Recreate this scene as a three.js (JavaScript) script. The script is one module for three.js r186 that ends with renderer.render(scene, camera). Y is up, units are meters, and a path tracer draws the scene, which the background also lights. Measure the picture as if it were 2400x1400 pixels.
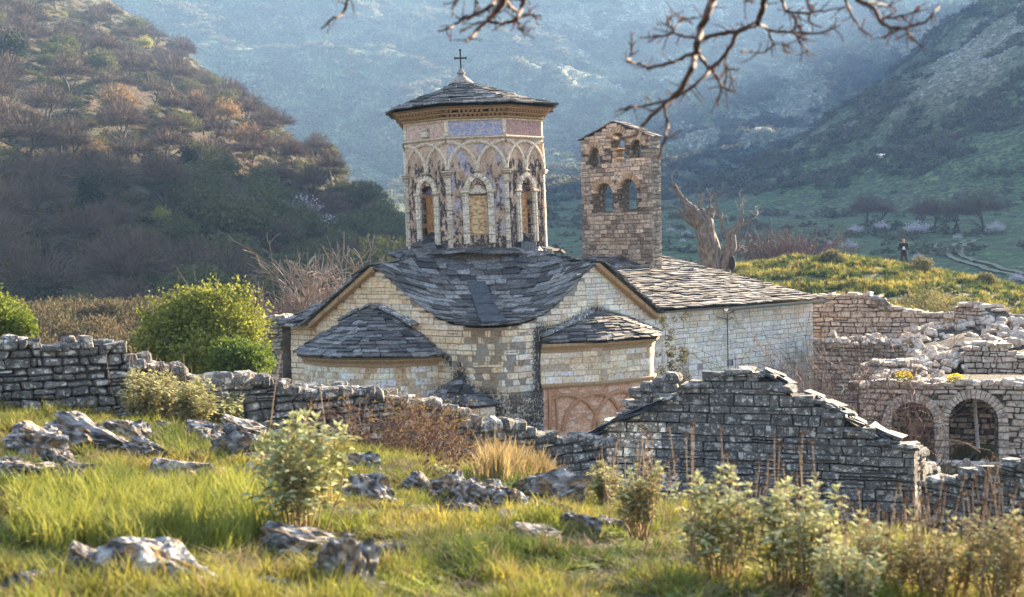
import * as THREE from 'three';
import { createNoise2D, createNoise3D } from 'simplex-noise';
import { mergeGeometries } from 'three/addons/utils/BufferGeometryUtils.js';
import { MarchingCubes } from 'three/addons/objects/MarchingCubes.js';

// ---------------------------------------------------------------- camera, sky, sun, exposure
const W = 1024, HH = 597, RAD = Math.PI / 180;
const scene = new THREE.Scene();
const camera = new THREE.PerspectiveCamera(2 * Math.atan(700 / 3400) / RAD, W / HH, 0.1, 6000);
camera.position.set(0, 6, 0);
camera.rotation.order = 'YXZ';
camera.rotation.set(-1.853 * RAD, 0, -1.0 * RAD);
camera.updateMatrixWorld(true);
camera.focus = 40; camera.userData.fStop = 3.0;

const SUN_AZ = 138.6 * RAD, SUN_EL = 16.5 * RAD;
const sunDir = new THREE.Vector3(Math.sin(SUN_AZ) * Math.cos(SUN_EL), Math.sin(SUN_EL), Math.cos(SUN_AZ) * Math.cos(SUN_EL));
{ // a clear late-afternoon sky: blue overhead, paler and hazy towards the horizon, warmer round the sun
  const w = 512, h = 256, d = new Float32Array(w * h * 4);
  for (let j = 0; j < h; j++) for (let i = 0; i < w; i++) {
    const el = ((j + .5) / h - .5) * Math.PI, az = ((i + .5) / w - .5) * 2 * Math.PI;
    const x = Math.cos(az) * Math.cos(el), y = Math.sin(el), z = Math.sin(az) * Math.cos(el);
    const c = Math.max(0, x * sunDir.x + y * sunDir.y + z * sunDir.z), up = Math.max(0, y), k = Math.pow(1 - up, 3.2);
    const g = .55 * Math.pow(c, 6) + 1.1 * Math.pow(c, 40), o = (j * w + i) * 4;
    d[o] = .145 * (.50 + .62 * k + g * 1.0); d[o + 1] = .145 * (.70 + .52 * k + g * .84); d[o + 2] = .145 * (1.08 + .28 * k + g * .58); d[o + 3] = 1;
  }
  const t = new THREE.DataTexture(d, w, h, THREE.RGBAFormat, THREE.FloatType);
  t.mapping = THREE.EquirectangularReflectionMapping; t.magFilter = THREE.LinearFilter; t.needsUpdate = true;
  scene.background = t; scene.environment = t;
}
const sun = new THREE.DirectionalLight(new THREE.Color(1, .80, .56), 5);
sun.target.position.set(0, 0, -60); sun.position.copy(sunDir).multiplyScalar(900).add(sun.target.position);
sun.castShadow = true; sun.shadow.radius = 1.4; sun.shadow.mapSize.set(4096, 4096);
Object.assign(sun.shadow.camera, { left: -260, right: 260, top: 200, bottom: -120, near: 1, far: 2500 });
scene.add(sun, sun.target);
scene.fog = new THREE.FogExp2(new THREE.Color(.37, .62, 1.0), .0003);
const renderer = new THREE.WebGLRenderer({ antialias: true });
renderer.setSize(W, HH); renderer.shadowMap.enabled = true;
renderer.toneMapping = THREE.LinearToneMapping;
renderer.toneMappingExposure = 9.2;

// ---------------------------------------------------------------- helpers
function mulberry(a) { return () => { a = (a + 0x6d2b79f5) | 0; let t = Math.imul(a ^ (a >>> 15), 1 | a); t = (t + Math.imul(t ^ (t >>> 7), 61 | t)) ^ t; return ((t ^ (t >>> 14)) >>> 0) / 4294967296; }; }
const rnd0 = mulberry(11), N2 = createNoise2D(mulberry(5)), N3 = createNoise3D(mulberry(6));
const fbm = (x, y, o = 4) => { let s = 0, a = .5; for (let i = 0; i < o; i++) { s += a * N2(x, y); x = x * 2.03 + 7.1; y = y * 2.03 - 3.7; a *= .5; } return s; };
const fbm3 = (x, y, z, o = 3) => { let s = 0, a = .5; for (let i = 0; i < o; i++) { s += a * N3(x, y, z); x = x * 2.1 + 3; y = y * 2.1 - 5; z = z * 2.1 + 9; a *= .5; } return s; };
const clamp = THREE.MathUtils.clamp, lerp = THREE.MathUtils.lerp;
const sst = (a, b, x) => { const t = clamp((x - a) / (b - a), 0, 1); return t * t * (3 - 2 * t); };
const lin = (c) => { c /= 255; return c <= .04045 ? c / 12.92 : Math.pow((c + .055) / 1.055, 2.4); };
const rgb = (r, g, b) => [lin(r), lin(g), lin(b)];
const mixc = (a, b, t) => [lerp(a[0], b[0], t), lerp(a[1], b[1], t), lerp(a[2], b[2], t)];
const range = (r, a, b) => a + (b - a) * r();
const at = (px, py, d) => new THREE.Vector3((px - 1200) / 3400 * d, -(py - 700) / 3400 * d, -d).applyMatrix4(camera.matrixWorld);
const taken = new Map();
function numbered(n) { const k = taken.get(n) || 0; taken.set(n, k + 1); return k ? n + '_' + String(k).padStart(3, '0') : n; }
function tag(o, label, category, group, kind) { o.userData.label = label; if (category) o.userData.category = category; if (group) o.userData.group = group; if (kind) o.userData.kind = kind; return o; }
function top(o, name, label, category, group, kind) { o.name = numbered(name); scene.add(o); return tag(o, label, category, group, kind); }
function thing(name, label, category, group) { return top(new THREE.Group(), name, label, category, group); }
function struct(name, mesh, label) { mesh.name = name; mesh.userData.kind = 'structure'; if (label) { mesh.userData.label = label; mesh.userData.category = name.replace(/_/g, ' '); } scene.add(mesh); return mesh; }
function part(parent, name, geo, mat, label) { const m = new THREE.Mesh(geo, mat); m.name = name; if (label) m.userData.label = label; parent.add(m); return m; }
function copyOf(o, label) { const c = o.clone(); c.name = numbered(o.name.replace(/_\d+$/, '')); c.userData = { ...o.userData }; if (label) c.userData.label = label; scene.add(c); return c; }

// a bag of triangles with uv and vertex colours
class Bag {
  constructor() { this.p = []; this.u = []; this.c = []; this.n = []; this.smooth = false; }
  tri(a, b, c, ua = [0, 0], ub = [0, 0], uc = [0, 0], col = [1, 1, 1], cb, cc) {
    this.p.push(a[0], a[1], a[2], b[0], b[1], b[2], c[0], c[1], c[2]);
    this.u.push(ua[0], ua[1], ub[0], ub[1], uc[0], uc[1]);
    cb = cb || col; cc = cc || col;
    this.c.push(col[0], col[1], col[2], cb[0], cb[1], cb[2], cc[0], cc[1], cc[2]);
  }
  quad(a, b, c, d, ua, ub, uc, ud, col) { this.tri(a, b, c, ua, ub, uc, col); this.tri(a, c, d, ua, uc, ud, col); }
  geo() {
    const g = new THREE.BufferGeometry();
    g.setAttribute('position', new THREE.Float32BufferAttribute(this.p, 3));
    g.setAttribute('uv', new THREE.Float32BufferAttribute(this.u, 2));
    g.setAttribute('color', new THREE.Float32BufferAttribute(this.c, 3));
    if (this.n.length === this.p.length) g.setAttribute('normal', new THREE.Float32BufferAttribute(this.n, 3)); else g.computeVertexNormals();
    return g;
  }
}
const sub3 = (a, b) => [a[0] - b[0], a[1] - b[1], a[2] - b[2]], add3 = (a, b, k = 1) => [a[0] + b[0] * k, a[1] + b[1] * k, a[2] + b[2] * k];
const len3 = (a) => Math.hypot(a[0], a[1], a[2]), nrm3 = (a) => { const l = len3(a) || 1; return [a[0] / l, a[1] / l, a[2] / l]; };
const cross3 = (a, b) => [a[1] * b[2] - a[2] * b[1], a[2] * b[0] - a[0] * b[2], a[0] * b[1] - a[1] * b[0]], dot3 = (a, b) => a[0] * b[0] + a[1] * b[1] + a[2] * b[2];
const mix3 = (a, b, t) => [lerp(a[0], b[0], t), lerp(a[1], b[1], t), lerp(a[2], b[2], t)];
// six-sided block with eight free corners (0-3 back, 4-7 front), edges cut back by ch; m = metric coordinates of the corners for uv
const FACES = [[4, 5, 6, 7, 0], [1, 0, 3, 2, 0], [3, 7, 6, 2, 1], [0, 1, 5, 4, 1], [1, 2, 6, 5, 2], [0, 4, 7, 3, 2]];
const EDGES = [[0, 1], [1, 2], [2, 3], [3, 0], [4, 5], [5, 6], [6, 7], [7, 4], [0, 4], [1, 5], [2, 6], [3, 7]];
function block(bag, c, m, ch, col, uo = 0, vo = 0, us = 1) {
  const mid = [0, 0, 0]; for (const p of c) for (let k = 0; k < 3; k++) mid[k] += p[k] / 8;
  const uvOf = (q, axis) => axis === 0 ? [q[0] * us + uo, q[1] * us + vo] : axis === 1 ? [q[0] * us + uo, q[2] * us + vo] : [q[2] * us + uo, q[1] * us + vo];
  const out = (a, b, d, ua, ub, ud) => { const n = cross3(sub3(b, a), sub3(d, a)), e = sub3(mix3(a, d, .5), mid); dot3(n, e) < 0 ? bag.tri(a, d, b, ua, ud, ub, col) : bag.tri(a, b, d, ua, ub, ud, col); };
  const V = FACES.map((f) => { const o = {}; for (let i = 0; i < 4; i++) { const k = f[i], n1 = f[(i + 1) % 4], n2 = f[(i + 3) % 4];
    const e1 = sub3(c[n1], c[k]), e2 = sub3(c[n2], c[k]), l1 = len3(e1) || 1, l2 = len3(e2) || 1, c1 = Math.min(ch / l1, .35), c2 = Math.min(ch / l2, .35);
    const q = add3(add3(c[k], e1, c1), e2, c2), qm = add3(add3(m[k], sub3(m[n1], m[k]), c1), sub3(m[n2], m[k]), c2);
    o[k] = [q, uvOf(qm, f[4])]; } return o; });
  FACES.forEach((f, j) => { const q = f.slice(0, 4).map((k) => V[j][k]); out(q[0][0], q[1][0], q[2][0], q[0][1], q[1][1], q[2][1]); out(q[0][0], q[2][0], q[3][0], q[0][1], q[2][1], q[3][1]); });
  if (ch <= 0) return;
  for (const [i, k] of EDGES) { const fs = [0, 1, 2, 3, 4, 5].filter((j) => FACES[j].slice(0, 4).includes(i) && FACES[j].slice(0, 4).includes(k));
    const [a, b] = [V[fs[0]][i], V[fs[0]][k]], [d, e] = [V[fs[1]][k], V[fs[1]][i]]; out(a[0], b[0], d[0], a[1], b[1], d[1]); out(a[0], d[0], e[0], a[1], d[1], e[1]); }
  for (let k = 0; k < 8; k++) { const fs = [0, 1, 2, 3, 4, 5].filter((j) => FACES[j].slice(0, 4).includes(k)); const q = fs.map((j) => V[j][k]); out(q[0][0], q[1][0], q[2][0], q[0][1], q[1][1], q[2][1]); }
}
function boxBlock(bag, x0, x1, y0, y1, z0, z1, ch = .01, col = [1, 1, 1], uo = 0, vo = 0) {
  const c = [[x0, y0, z0], [x1, y0, z0], [x1, y1, z0], [x0, y1, z0], [x0, y0, z1], [x1, y0, z1], [x1, y1, z1], [x0, y1, z1]]; block(bag, c, c, ch, col, uo, vo);
}
function boxGeo(x0, x1, y0, y1, z0, z1, ch = .01, col = [1, 1, 1], uo = 0, vo = 0) { const b = new Bag(); boxBlock(b, x0, x1, y0, y1, z0, z1, ch, col, uo, vo); return b.geo(); }
// tapered tube along points
function tube(bag, pts, rad, sides, col, uvs = 3) {
  let ref = [.31, .2, .93], prev = null, L = 0; const rings = [];
  pts.forEach((p, i) => {
    const d = nrm3(sub3(pts[Math.min(i + 1, pts.length - 1)], pts[Math.max(i - 1, 0)]));
    let u = prev ? sub3(prev, d.map((x) => x * dot3(prev, d))) : cross3(ref, d); if (len3(u) < 1e-4) u = cross3([1, 0, .3], d); u = nrm3(u); const v = cross3(d, u); prev = u;
    if (i) L += len3(sub3(p, pts[i - 1]));
    const r = typeof rad === 'function' ? rad(i / (pts.length - 1)) : rad[i], ring = [];
    for (let k = 0; k <= sides; k++) { const a = k / sides * 2 * Math.PI, n = [0, 1, 2].map((q) => u[q] * Math.cos(a) + v[q] * Math.sin(a)); ring.push([add3(p, n, r), n, [k / sides, L * uvs]]); }
    rings.push(ring);
  });
  for (let i = 0; i + 1 < rings.length; i++) for (let k = 0; k < sides; k++) {
    const a = rings[i][k], b = rings[i][k + 1], c = rings[i + 1][k + 1], d = rings[i + 1][k];
    bag.tri(a[0], b[0], c[0], a[2], b[2], c[2], col); bag.n.push(...a[1], ...b[1], ...c[1]);
    bag.tri(a[0], c[0], d[0], a[2], c[2], d[2], col); bag.n.push(...a[1], ...c[1], ...d[1]);
  }
}
function emit(parent, list, name, mat, cap = 300, restName = null) { // the largest pieces as parts, what is past the limit joined
  list.sort((a, b) => b.size - a.size);
  list.slice(0, cap).forEach((q) => part(parent, name, q.geo, mat));
  if (list.length > cap) { const m = part(parent, restName || name + '_work', mergeGeometries(list.slice(cap).map((q) => q.geo)), mat); m.userData.kind = 'stuff'; }
}

// ---------------------------------------------------------------- textures and materials
function tex(w, h, f, srgb = true, wrap = THREE.MirroredRepeatWrapping) {
  const d = new Uint8Array(w * h * 4);
  for (let j = 0; j < h; j++) for (let i = 0; i < w; i++) { const c = f((i + .5) / w, (j + .5) / h), o = (j * w + i) * 4; d[o] = clamp(c[0], 0, 255); d[o + 1] = clamp(c[1] ?? c[0], 0, 255); d[o + 2] = clamp(c[2] ?? c[0], 0, 255); d[o + 3] = 255; }
  const t = new THREE.DataTexture(d, w, h); if (srgb) t.colorSpace = THREE.SRGBColorSpace; t.wrapS = t.wrapT = wrap; t.magFilter = THREE.LinearFilter; t.needsUpdate = true; return t;
}
const scaled = (t, k) => { const c = t.clone(); c.repeat.set(k, k); c.needsUpdate = true; return c; };
const S3 = (base, k) => base.map((c) => c * k);
const std = (o) => new THREE.MeshStandardMaterial({ roughness: .95, metalness: 0, vertexColors: true, ...o });
// grey limestone with white and ochre crustose lichen, one tile = 1.6 m
const spots = (x, y, f, seed, r) => { const X = x * f, Y = y * f, ix = Math.floor(X), iy = Math.floor(Y); let best = 9; for (let a = -1; a < 2; a++) for (let b = -1; b < 2; b++) { const q = mulberry((ix + a) * 7349 + (iy + b) * 9151 + seed), cx = ix + a + q(), cy = iy + b + q(), s = r * (.3 + q() * q() * 1.2) * (q() < .6 ? 1 : 0); if (s > 0) best = Math.min(best, Math.hypot(X - cx, Y - cy) / s); } return best; };
const greyStoneT = tex(512, 512, (u, v) => {
  const x = u * 1.6, y = v * 1.6, n = fbm(x * 6, y * 6, 5), f = fbm(x * 34 + 9, y * 34, 3); let c = [118 + n * 46 + f * 34, 117 + n * 44 + f * 34, 116 + n * 40 + f * 34];
  const w = fbm(x * 9 + 40, y * 9, 3) * .5, s = spots(x + w * .08, y + w * .05, 7, 3, .46), s2 = spots(x + 3.3 + w * .05, y, 15, 8, .42);
  const k = Math.max(1 - sst(.75, 1.05, s + f * .35), .85 * (1 - sst(.7, 1.05, s2 + f * .3))), pw = sst(.02, .35, fbm(x * 3.1 + 21, y * 3.1 + 4, 3)) * sst(-.1, .25, f) * .55;
  c = c.map((q, i) => lerp(q, [226, 224, 216][i] + f * 30, Math.max(k, pw))); const o = sst(.28, .45, fbm(x * 5 - 30, y * 5 + 12, 3)) * .4; return [lerp(c[0], 150, o), lerp(c[1], 118, o), lerp(c[2], 86, o)];
});
const grainB = tex(512, 512, (u, v) => { const n = fbm(u * 9, v * 9, 6), r = 1 - Math.abs(fbm(u * 22 + 5, v * 22, 3)) * 2; return [128 + n * 120 + (r - .7) * 40]; }, false);
// pale limestone of the ruins: cream, pinkish and grey patches
const paleStoneT = tex(512, 512, (u, v) => { const x = u * 2, y = v * 2, n = fbm(x * 4, y * 4, 5), f = fbm(x * 30, y * 30, 3), k = sst(0, .4, fbm(x * 3 + 8, y * 3, 3)), g = sst(.1, .45, fbm(x * 6 - 9, y * 6, 4)); let c = [222 + n * 34 + f * 28, 208 + n * 34 + f * 28, 190 + n * 36 + f * 28]; c = c.map((q, i) => lerp(q, [196, 172, 152][i] + f * 30, k * .6)); return c.map((q, i) => lerp(q, [120, 116, 110][i] + f * 40, g * .75)); });
const slateT = tex(512, 512, (u, v) => { const x = u * 2, y = v * 2, n = fbm(x * 4, y * 7, 5), f = fbm(x * 26, y * 40, 3), k = sst(.22, .42, fbm(x * 7 + 3, y * 7, 4) + f * .15), b = sst(.15, .4, fbm(x * 5 - 8, y * 5 + 2, 4)); let c = [150 + n * 50 + f * 30, 150 + n * 50 + f * 30, 152 + n * 46 + f * 30]; c = c.map((q, i) => lerp(q, [226, 226, 224][i], k * .75)); return c.map((q, i) => lerp(q, [84, 82, 80][i], b * .55)); });
const barkT = tex(256, 256, (u, v) => { const n = fbm(u * 14, v * 3, 5), f = fbm(u * 40, v * 9, 3); return [190 + n * 80 + f * 40, 182 + n * 80 + f * 40, 172 + n * 80 + f * 40]; });
const MAT = {
  grey: std({ map: scaled(greyStoneT, .62), bumpMap: scaled(grainB, 1.6), bumpScale: .02 }),
  pale: std({ map: scaled(paleStoneT, .5), bumpMap: scaled(grainB, 1.4), bumpScale: .015 }),
  slate: std({ map: scaled(slateT, .5), bumpMap: scaled(grainB, .9), bumpScale: .006, roughness: .72 }),
  bark: std({ map: barkT, bumpMap: barkT, bumpScale: .01 }),
  plain: std({}), iron: std({ roughness: .6, metalness: .6 }),
  mortar: std({ map: scaled(paleStoneT, 1.2), bumpMap: scaled(grainB, 2), bumpScale: .02 }),
  earthCore: std({ map: scaled(greyStoneT, .9), bumpMap: scaled(grainB, 2), bumpScale: .04 }),
  leaf: new THREE.MeshPhysicalMaterial({ vertexColors: true, roughness: .9, transmission: .42, thickness: 0, side: THREE.DoubleSide, specularIntensity: .3 }),
  woolly: new THREE.MeshPhysicalMaterial({ vertexColors: true, roughness: 1, transmission: .25, thickness: 0, side: THREE.DoubleSide, specularIntensity: .2 }),
  twig: std({ roughness: .85 }),
};
// ---------------------------------------------------------------- the lie of the land (x to the right, d = distance along -z)
const GX = [-14, -8, -4, -1, 2, 5, 9, 14], GD = [-8, 0, 6, 10, 14, 18, 22, 26, 30, 36, 44];
const GT = [[5.0, 4.8, 4.6, 4.5, 4.4, 4.3, 4.2, 4.1], [4.7, 4.6, 4.5, 4.4, 4.3, 4.2, 4.1, 4.0], [4.52, 4.46, 4.40, 4.30, 4.15, 4.02, 3.85, 3.7], [4.42, 4.36, 4.25, 4.05, 3.82, 3.55, 3.25, 3.0],
  [4.30, 4.20, 4.02, 3.70, 3.28, 2.75, 2.4, 2.1], [4.15, 4.0, 3.7, 3.25, 2.6, 1.95, 1.6, 1.4], [3.9, 3.7, 3.25, 2.65, 1.95, 1.35, 1.05, .95], [3.1, 2.9, 2.5, 1.9, 1.35, .85, .7, .65], [2.0, 1.8, 1.6, 1.2, 1.0, .7, .5, .4], [.8, .7, .6, .5, .4, .3, .3, .3], [.3, .3, .3, .3, .3, .3, .3, .3]];
const cr = (a, b, c, d, t) => b + .5 * t * (c - a + t * (2 * a - 5 * b + 4 * c - d + t * (3 * (b - c) + d - a)));
function tableG(x, d) {
  const find = (A, v) => { let i = 0; while (i < A.length - 2 && v > A[i + 1]) i++; return [i, clamp((v - A[i]) / (A[i + 1] - A[i]), 0, 1)]; };
  const [i, s] = find(GX, x), [j, t] = find(GD, d), C = (k, n) => clamp(k, 0, n - 1);
  const row = (r) => { const R = GT[C(r, GD.length)]; return cr(R[C(i - 1, 8)], R[i], R[i + 1], R[C(i + 2, 8)], s); };
  return cr(row(j - 1), row(j), row(j + 1), row(j + 2), t);
}
const moundCrest = (x) => { const X = [8, 11, 14, 18.2, 21, 24, 26, 29, 32, 38, 46], Y = [1.5, 3.6, 4.75, 5.2, 5.2, 4.72, 4.25, 3.75, 2.9, 1.6, .4]; if (x <= X[0]) return Math.max(0, 1.5 - (8 - x) * .3); for (let i = 0; i + 1 < X.length; i++) if (x < X[i + 1]) return lerp(Y[i], Y[i + 1], sst(0, 1, (x - X[i]) / (X[i + 1] - X[i])) * .4 + .6 * (x - X[i]) / (X[i + 1] - X[i])); return .4; };
const hillPlane = (x, d) => {
  const q = (x + 18 + .43 * (d - 235)) / 1.0885; // beyond the crest of the spur the ground falls away
  const fall = q < -30 ? 0 : q < 30 ? .55 * (q + 30) * (q + 30) / 120 : 16.5 + .55 * (q - 30);
  return 4 + .36 * (-x - 45) + .15 * (d - 120) - fall + 4.5 * fbm(x * .013 + 3, d * .013, 4) + .8 * fbm(x * .08, d * .08, 3);
};
const smax = (a, b, k) => { const h = clamp(.5 + .5 * (a - b) / k, 0, 1); return lerp(b, a, h) + k * h * (1 - h); };
function groundH(x, z) {
  const d = -z; let y = d < 44 ? tableG(x, d) : .3;
  y += (.05 * fbm(x * .9, d * .9, 3) + .10 * fbm(x * .28 + 5, d * .28, 3)) * (d < 60 ? 1 : .6);
  const m = moundCrest(x), up = sst(58, 90, d) * .55 + .45 * clamp((d - 58) / 32, 0, 1); y += (m - .3) * (d < 90 ? up : 1 - sst(90, 130, d)) * (d > 57 ? 1 : 0);
  if (d > 57 && x > 6) y += .22 * fbm(x * .35, d * .35, 3);
  if (x < 20) y = smax(y, hillPlane(x, d), 3);
  if (x < -6 && d > 46) y += sst(-6, -22, x) * sst(46, 76, d) * (1 - sst(84, 112, d)) * (2.6 + .5 * fbm(x * .1, d * .1, 3));
  return y;
}
const RIDGES = [ // crest lines with heights, and how steeply the flanks fall
  { k: .8, p: [[450, 540, 150], [408, 574, 178], [380, 600, 203], [358, 620, 200], [325, 665, 174], [318, 770, 165], [390, 950, 200], [470, 1150, 240]] },
  { k: .52, p: [[380, 600, 195], [300, 602, 132], [215, 610, 82], [160, 590, 46], [110, 560, 20]] },
  { k: .46, p: [[-820, 1330, 380], [-560, 1380, 350], [-280, 1450, 325], [60, 1520, 318], [420, 1600, 330], [780, 1650, 345]] },
  { k: .5, p: [[-170, 1260, 230], [-70, 1080, 140], [20, 900, 62]] },
  { k: .48, p: [[420, 1540, 325], [350, 1340, 215], [240, 1130, 105]] },
  { k: .55, p: [[-560, 1300, 300], [-330, 980, 150], [-170, 760, 62]] },
];
function mountainH(x, d) {
  const far = .3 + .7 * sst(560, 1000, d), wx = x + 30 * far * fbm(x * .006, d * .006, 3), wd = d + 30 * far * fbm(x * .006 + 9, d * .006 - 4, 3);
  let y = -6 + 7 * sst(130, 200, d) + .032 * Math.max(0, d - 190) + .00007 * Math.max(0, d - 190) ** 2 + .05 * Math.max(0, x - 60) - (x < -60 ? 8 : 0);
  for (const R of RIDGES) { let best = -1e9;
    for (let i = 0; i + 1 < R.p.length; i++) {
      const [ax, ad, ay] = R.p[i], [bx, bd, by] = R.p[i + 1], ex = bx - ax, ed = bd - ad, t = clamp(((wx - ax) * ex + (wd - ad) * ed) / (ex * ex + ed * ed), 0, 1);
      const dist = Math.hypot(wx - ax - ex * t, wd - ad - ed * t); best = Math.max(best, lerp(ay, by, t) - R.k * (Math.sqrt(dist * dist + 400) - 20)); }
    y = smax(y, best, 14); }
  const am = clamp((y - 8) / 60, 0, 1); return y + am * far * (20 * fbm(x * .006, d * .006, 5) - 14 * Math.abs(fbm(x * .012 + 4, d * .012, 4))) + .5 * fbm(x * .05, d * .05, 3);
}
function sheet(xs, ds, H, colour, uvk) {
  const nx = xs.length, nd = ds.length, p = new Float32Array(nx * nd * 3), u = new Float32Array(nx * nd * 2), c = new Float32Array(nx * nd * 3), idx = [];
  for (let j = 0; j < nd; j++) for (let i = 0; i < nx; i++) { const o = j * nx + i, x = xs[i], d = ds[j], y = H(x, d); p.set([x, y, -d], o * 3); u.set([x * uvk, d * uvk], o * 2); }
  for (let j = 0; j < nd; j++) for (let i = 0; i < nx; i++) { const o = j * nx + i; c.set(colour(p[o * 3], ds[j], p[o * 3 + 1]), o * 3); if (i + 1 < nx && j + 1 < nd) idx.push(o, o + 1, o + nx + 1, o, o + nx + 1, o + nx); }
  const g = new THREE.BufferGeometry(); g.setAttribute('position', new THREE.BufferAttribute(p, 3)); g.setAttribute('uv', new THREE.BufferAttribute(u, 2)); g.setAttribute('color', new THREE.BufferAttribute(c, 3)); g.setIndex(idx); g.computeVertexNormals(); return g;
}
const steps = (a, b, n, pw = 1) => Array.from({ length: n + 1 }, (_, i) => a + (b - a) * Math.pow(i / n, pw));
// soil, turf and scrub texture
const turfT = tex(512, 512, (u, v) => { const n = fbm(u * 8, v * 8, 5), f = fbm(u * 46, v * 46, 3), k = sst(.05, .4, fbm(u * 14 + 5, v * 14, 4)); let c = [168 + n * 60 + f * 60, 172 + n * 60 + f * 60, 150 + n * 60 + f * 60]; return c.map((q, i) => lerp(q, [120, 106, 92][i] + f * 40, k * .6)); });
const turfM = std({ map: turfT, bumpMap: turfT, bumpScale: .08 });
const GREEN = rgb(96, 112, 44), DRY = rgb(150, 128, 74), SOIL = rgb(110, 92, 66), DEEP = rgb(62, 84, 38);
struct('ground', new THREE.Mesh(sheet(steps(-62, -9, 60).concat(steps(-8.8, 9, 110), steps(9.3, 62, 70)), steps(-9, 36, 190).concat(steps(36.5, 128, 150)), (x, d) => groundH(x, -d), (x, d, y) => {
  const n = fbm(x * .5, d * .5, 4), m = fbm(x * .11 + 4, d * .11, 3); let c = mixc(GREEN, DRY, clamp(.25 + n * 1.1, 0, .8)); c = mixc(c, SOIL, clamp(m * 1.3, 0, .55)); if (d > 57 && x > 5) c = mixc(c, DEEP, clamp(.35 + n, 0, .8)); return c;
}, .5), turfM), 'rough stony pasture falling from the grassy rise down to the church');
// near wooded slope on the left
const hillT = tex(512, 512, (u, v) => { const n = fbm(u * 7, v * 7, 5), f = fbm(u * 40, v * 40, 4), k = sst(-.02, .3, fbm(u * 17 + 5, v * 17, 5)); let c = [190 + n * 70 + f * 60, 186 + n * 70 + f * 60, 150 + n * 60 + f * 50]; return c.map((q, i) => lerp(q, [112, 88, 70][i] + f * 40, k * .75)); });
const hillM = std({ map: hillT, bumpMap: hillT, bumpScale: .5 });
const hillH = (x, d) => { const y = hillPlane(x, d); return y - 3.5 * (1 - sst(96, 122, d)) - 6 * sst(-30, 30, x); };
struct('hillside', new THREE.Mesh(sheet(steps(-430, -8, 220), steps(92, 640, 260), hillH, (x, d) => { const n = fbm(x * .03, d * .03, 4), m = fbm(x * .12 + 7, d * .12, 3); let c = mixc(rgb(88, 84, 38), rgb(98, 72, 46), clamp(.45 + n * 1.6, 0, 1)); return mixc(c, rgb(70, 88, 36), clamp(m * 1.5 - .05, 0, .7)); }, .06), hillM), 'near hillside of thin grass and scrub rising to the left');
// far mountain flanks and the valley floor
const scrubT = tex(1024, 1024, (u, v) => { const n = fbm(u * 9, v * 9, 6), f = fbm(u * 60, v * 60, 4), k = sst(.0, .22, fbm(u * 30 + 5, v * 30, 5)), r = sst(.3, .42, fbm(u * 12 - 5, v * 12 + 3, 6) + f * .18); let c = [170 + n * 60 + f * 50, 176 + n * 60 + f * 50, 150 + n * 50 + f * 50]; c = c.map((q, i) => lerp(q, [84, 86, 78][i] + f * 30, k * .7)); return c.map((q, i) => lerp(q, [250, 246, 238][i], r * .8)); });
const mountM = std({ map: scrubT, bumpMap: scrubT, bumpScale: 1.2 });
const rockAt = (x, d, y) => sst(.02, .26, fbm(x * .008 + 2, d * .008 - 5, 5) + .25 * fbm(x * .05, d * .05, 3)) * sst(30, 90, y) * sst(-.3, .12, (x - .04 * d) * .004);
struct('mountain', new THREE.Mesh(sheet(steps(-840, -170, 100).concat(steps(-165, 480, 200), steps(486, 800, 30)), steps(112, 620, 170).concat(steps(626, 1720, 190)), mountainH, (x, d, y) => {
  const n = fbm(x * .009, d * .009, 4), m = fbm(x * .04 + 7, d * .04, 3); let c = mixc(rgb(122, 136, 92), rgb(142, 134, 108), clamp(.35 + n * 1.5, 0, 1)); c = mixc(c, rgb(92, 128, 66), clamp((1 - y / 45) * .9 + m * .3, 0, .9)); return mixc(c, rgb(214, 206, 196), rockAt(x, d, y) * clamp(.5 + m, .2, .95));
}, .011), mountM), 'hazy far mountainside of scrub and pale scree behind the church');
// where a line of sight meets a surface
function hit(px, py, H, d0 = 4, d1 = 130, st = .05) {
  const dir = at(px, py, 1).sub(camera.position); let last = d0;
  for (let t = d0; t < d1; t += st) { const x = dir.x * t, y = 6 + dir.y * t, d = -dir.z * t; if (y < H(x, d)) { let a = last, b = t; for (let i = 0; i < 12; i++) { const m = (a + b) / 2; 6 + dir.y * m < H(dir.x * m, -dir.z * m) ? b = m : a = m; } const x2 = dir.x * b, d2 = -dir.z * b; return { x: x2, z: -d2, y: H(x2, d2), d: d2, t: b }; } last = t; }
  return null;
}
const gHit = (px, py) => hit(px, py, (x, d) => groundH(x, -d), 4, 60);
const gd = (x, z) => groundH(x, z);
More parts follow.
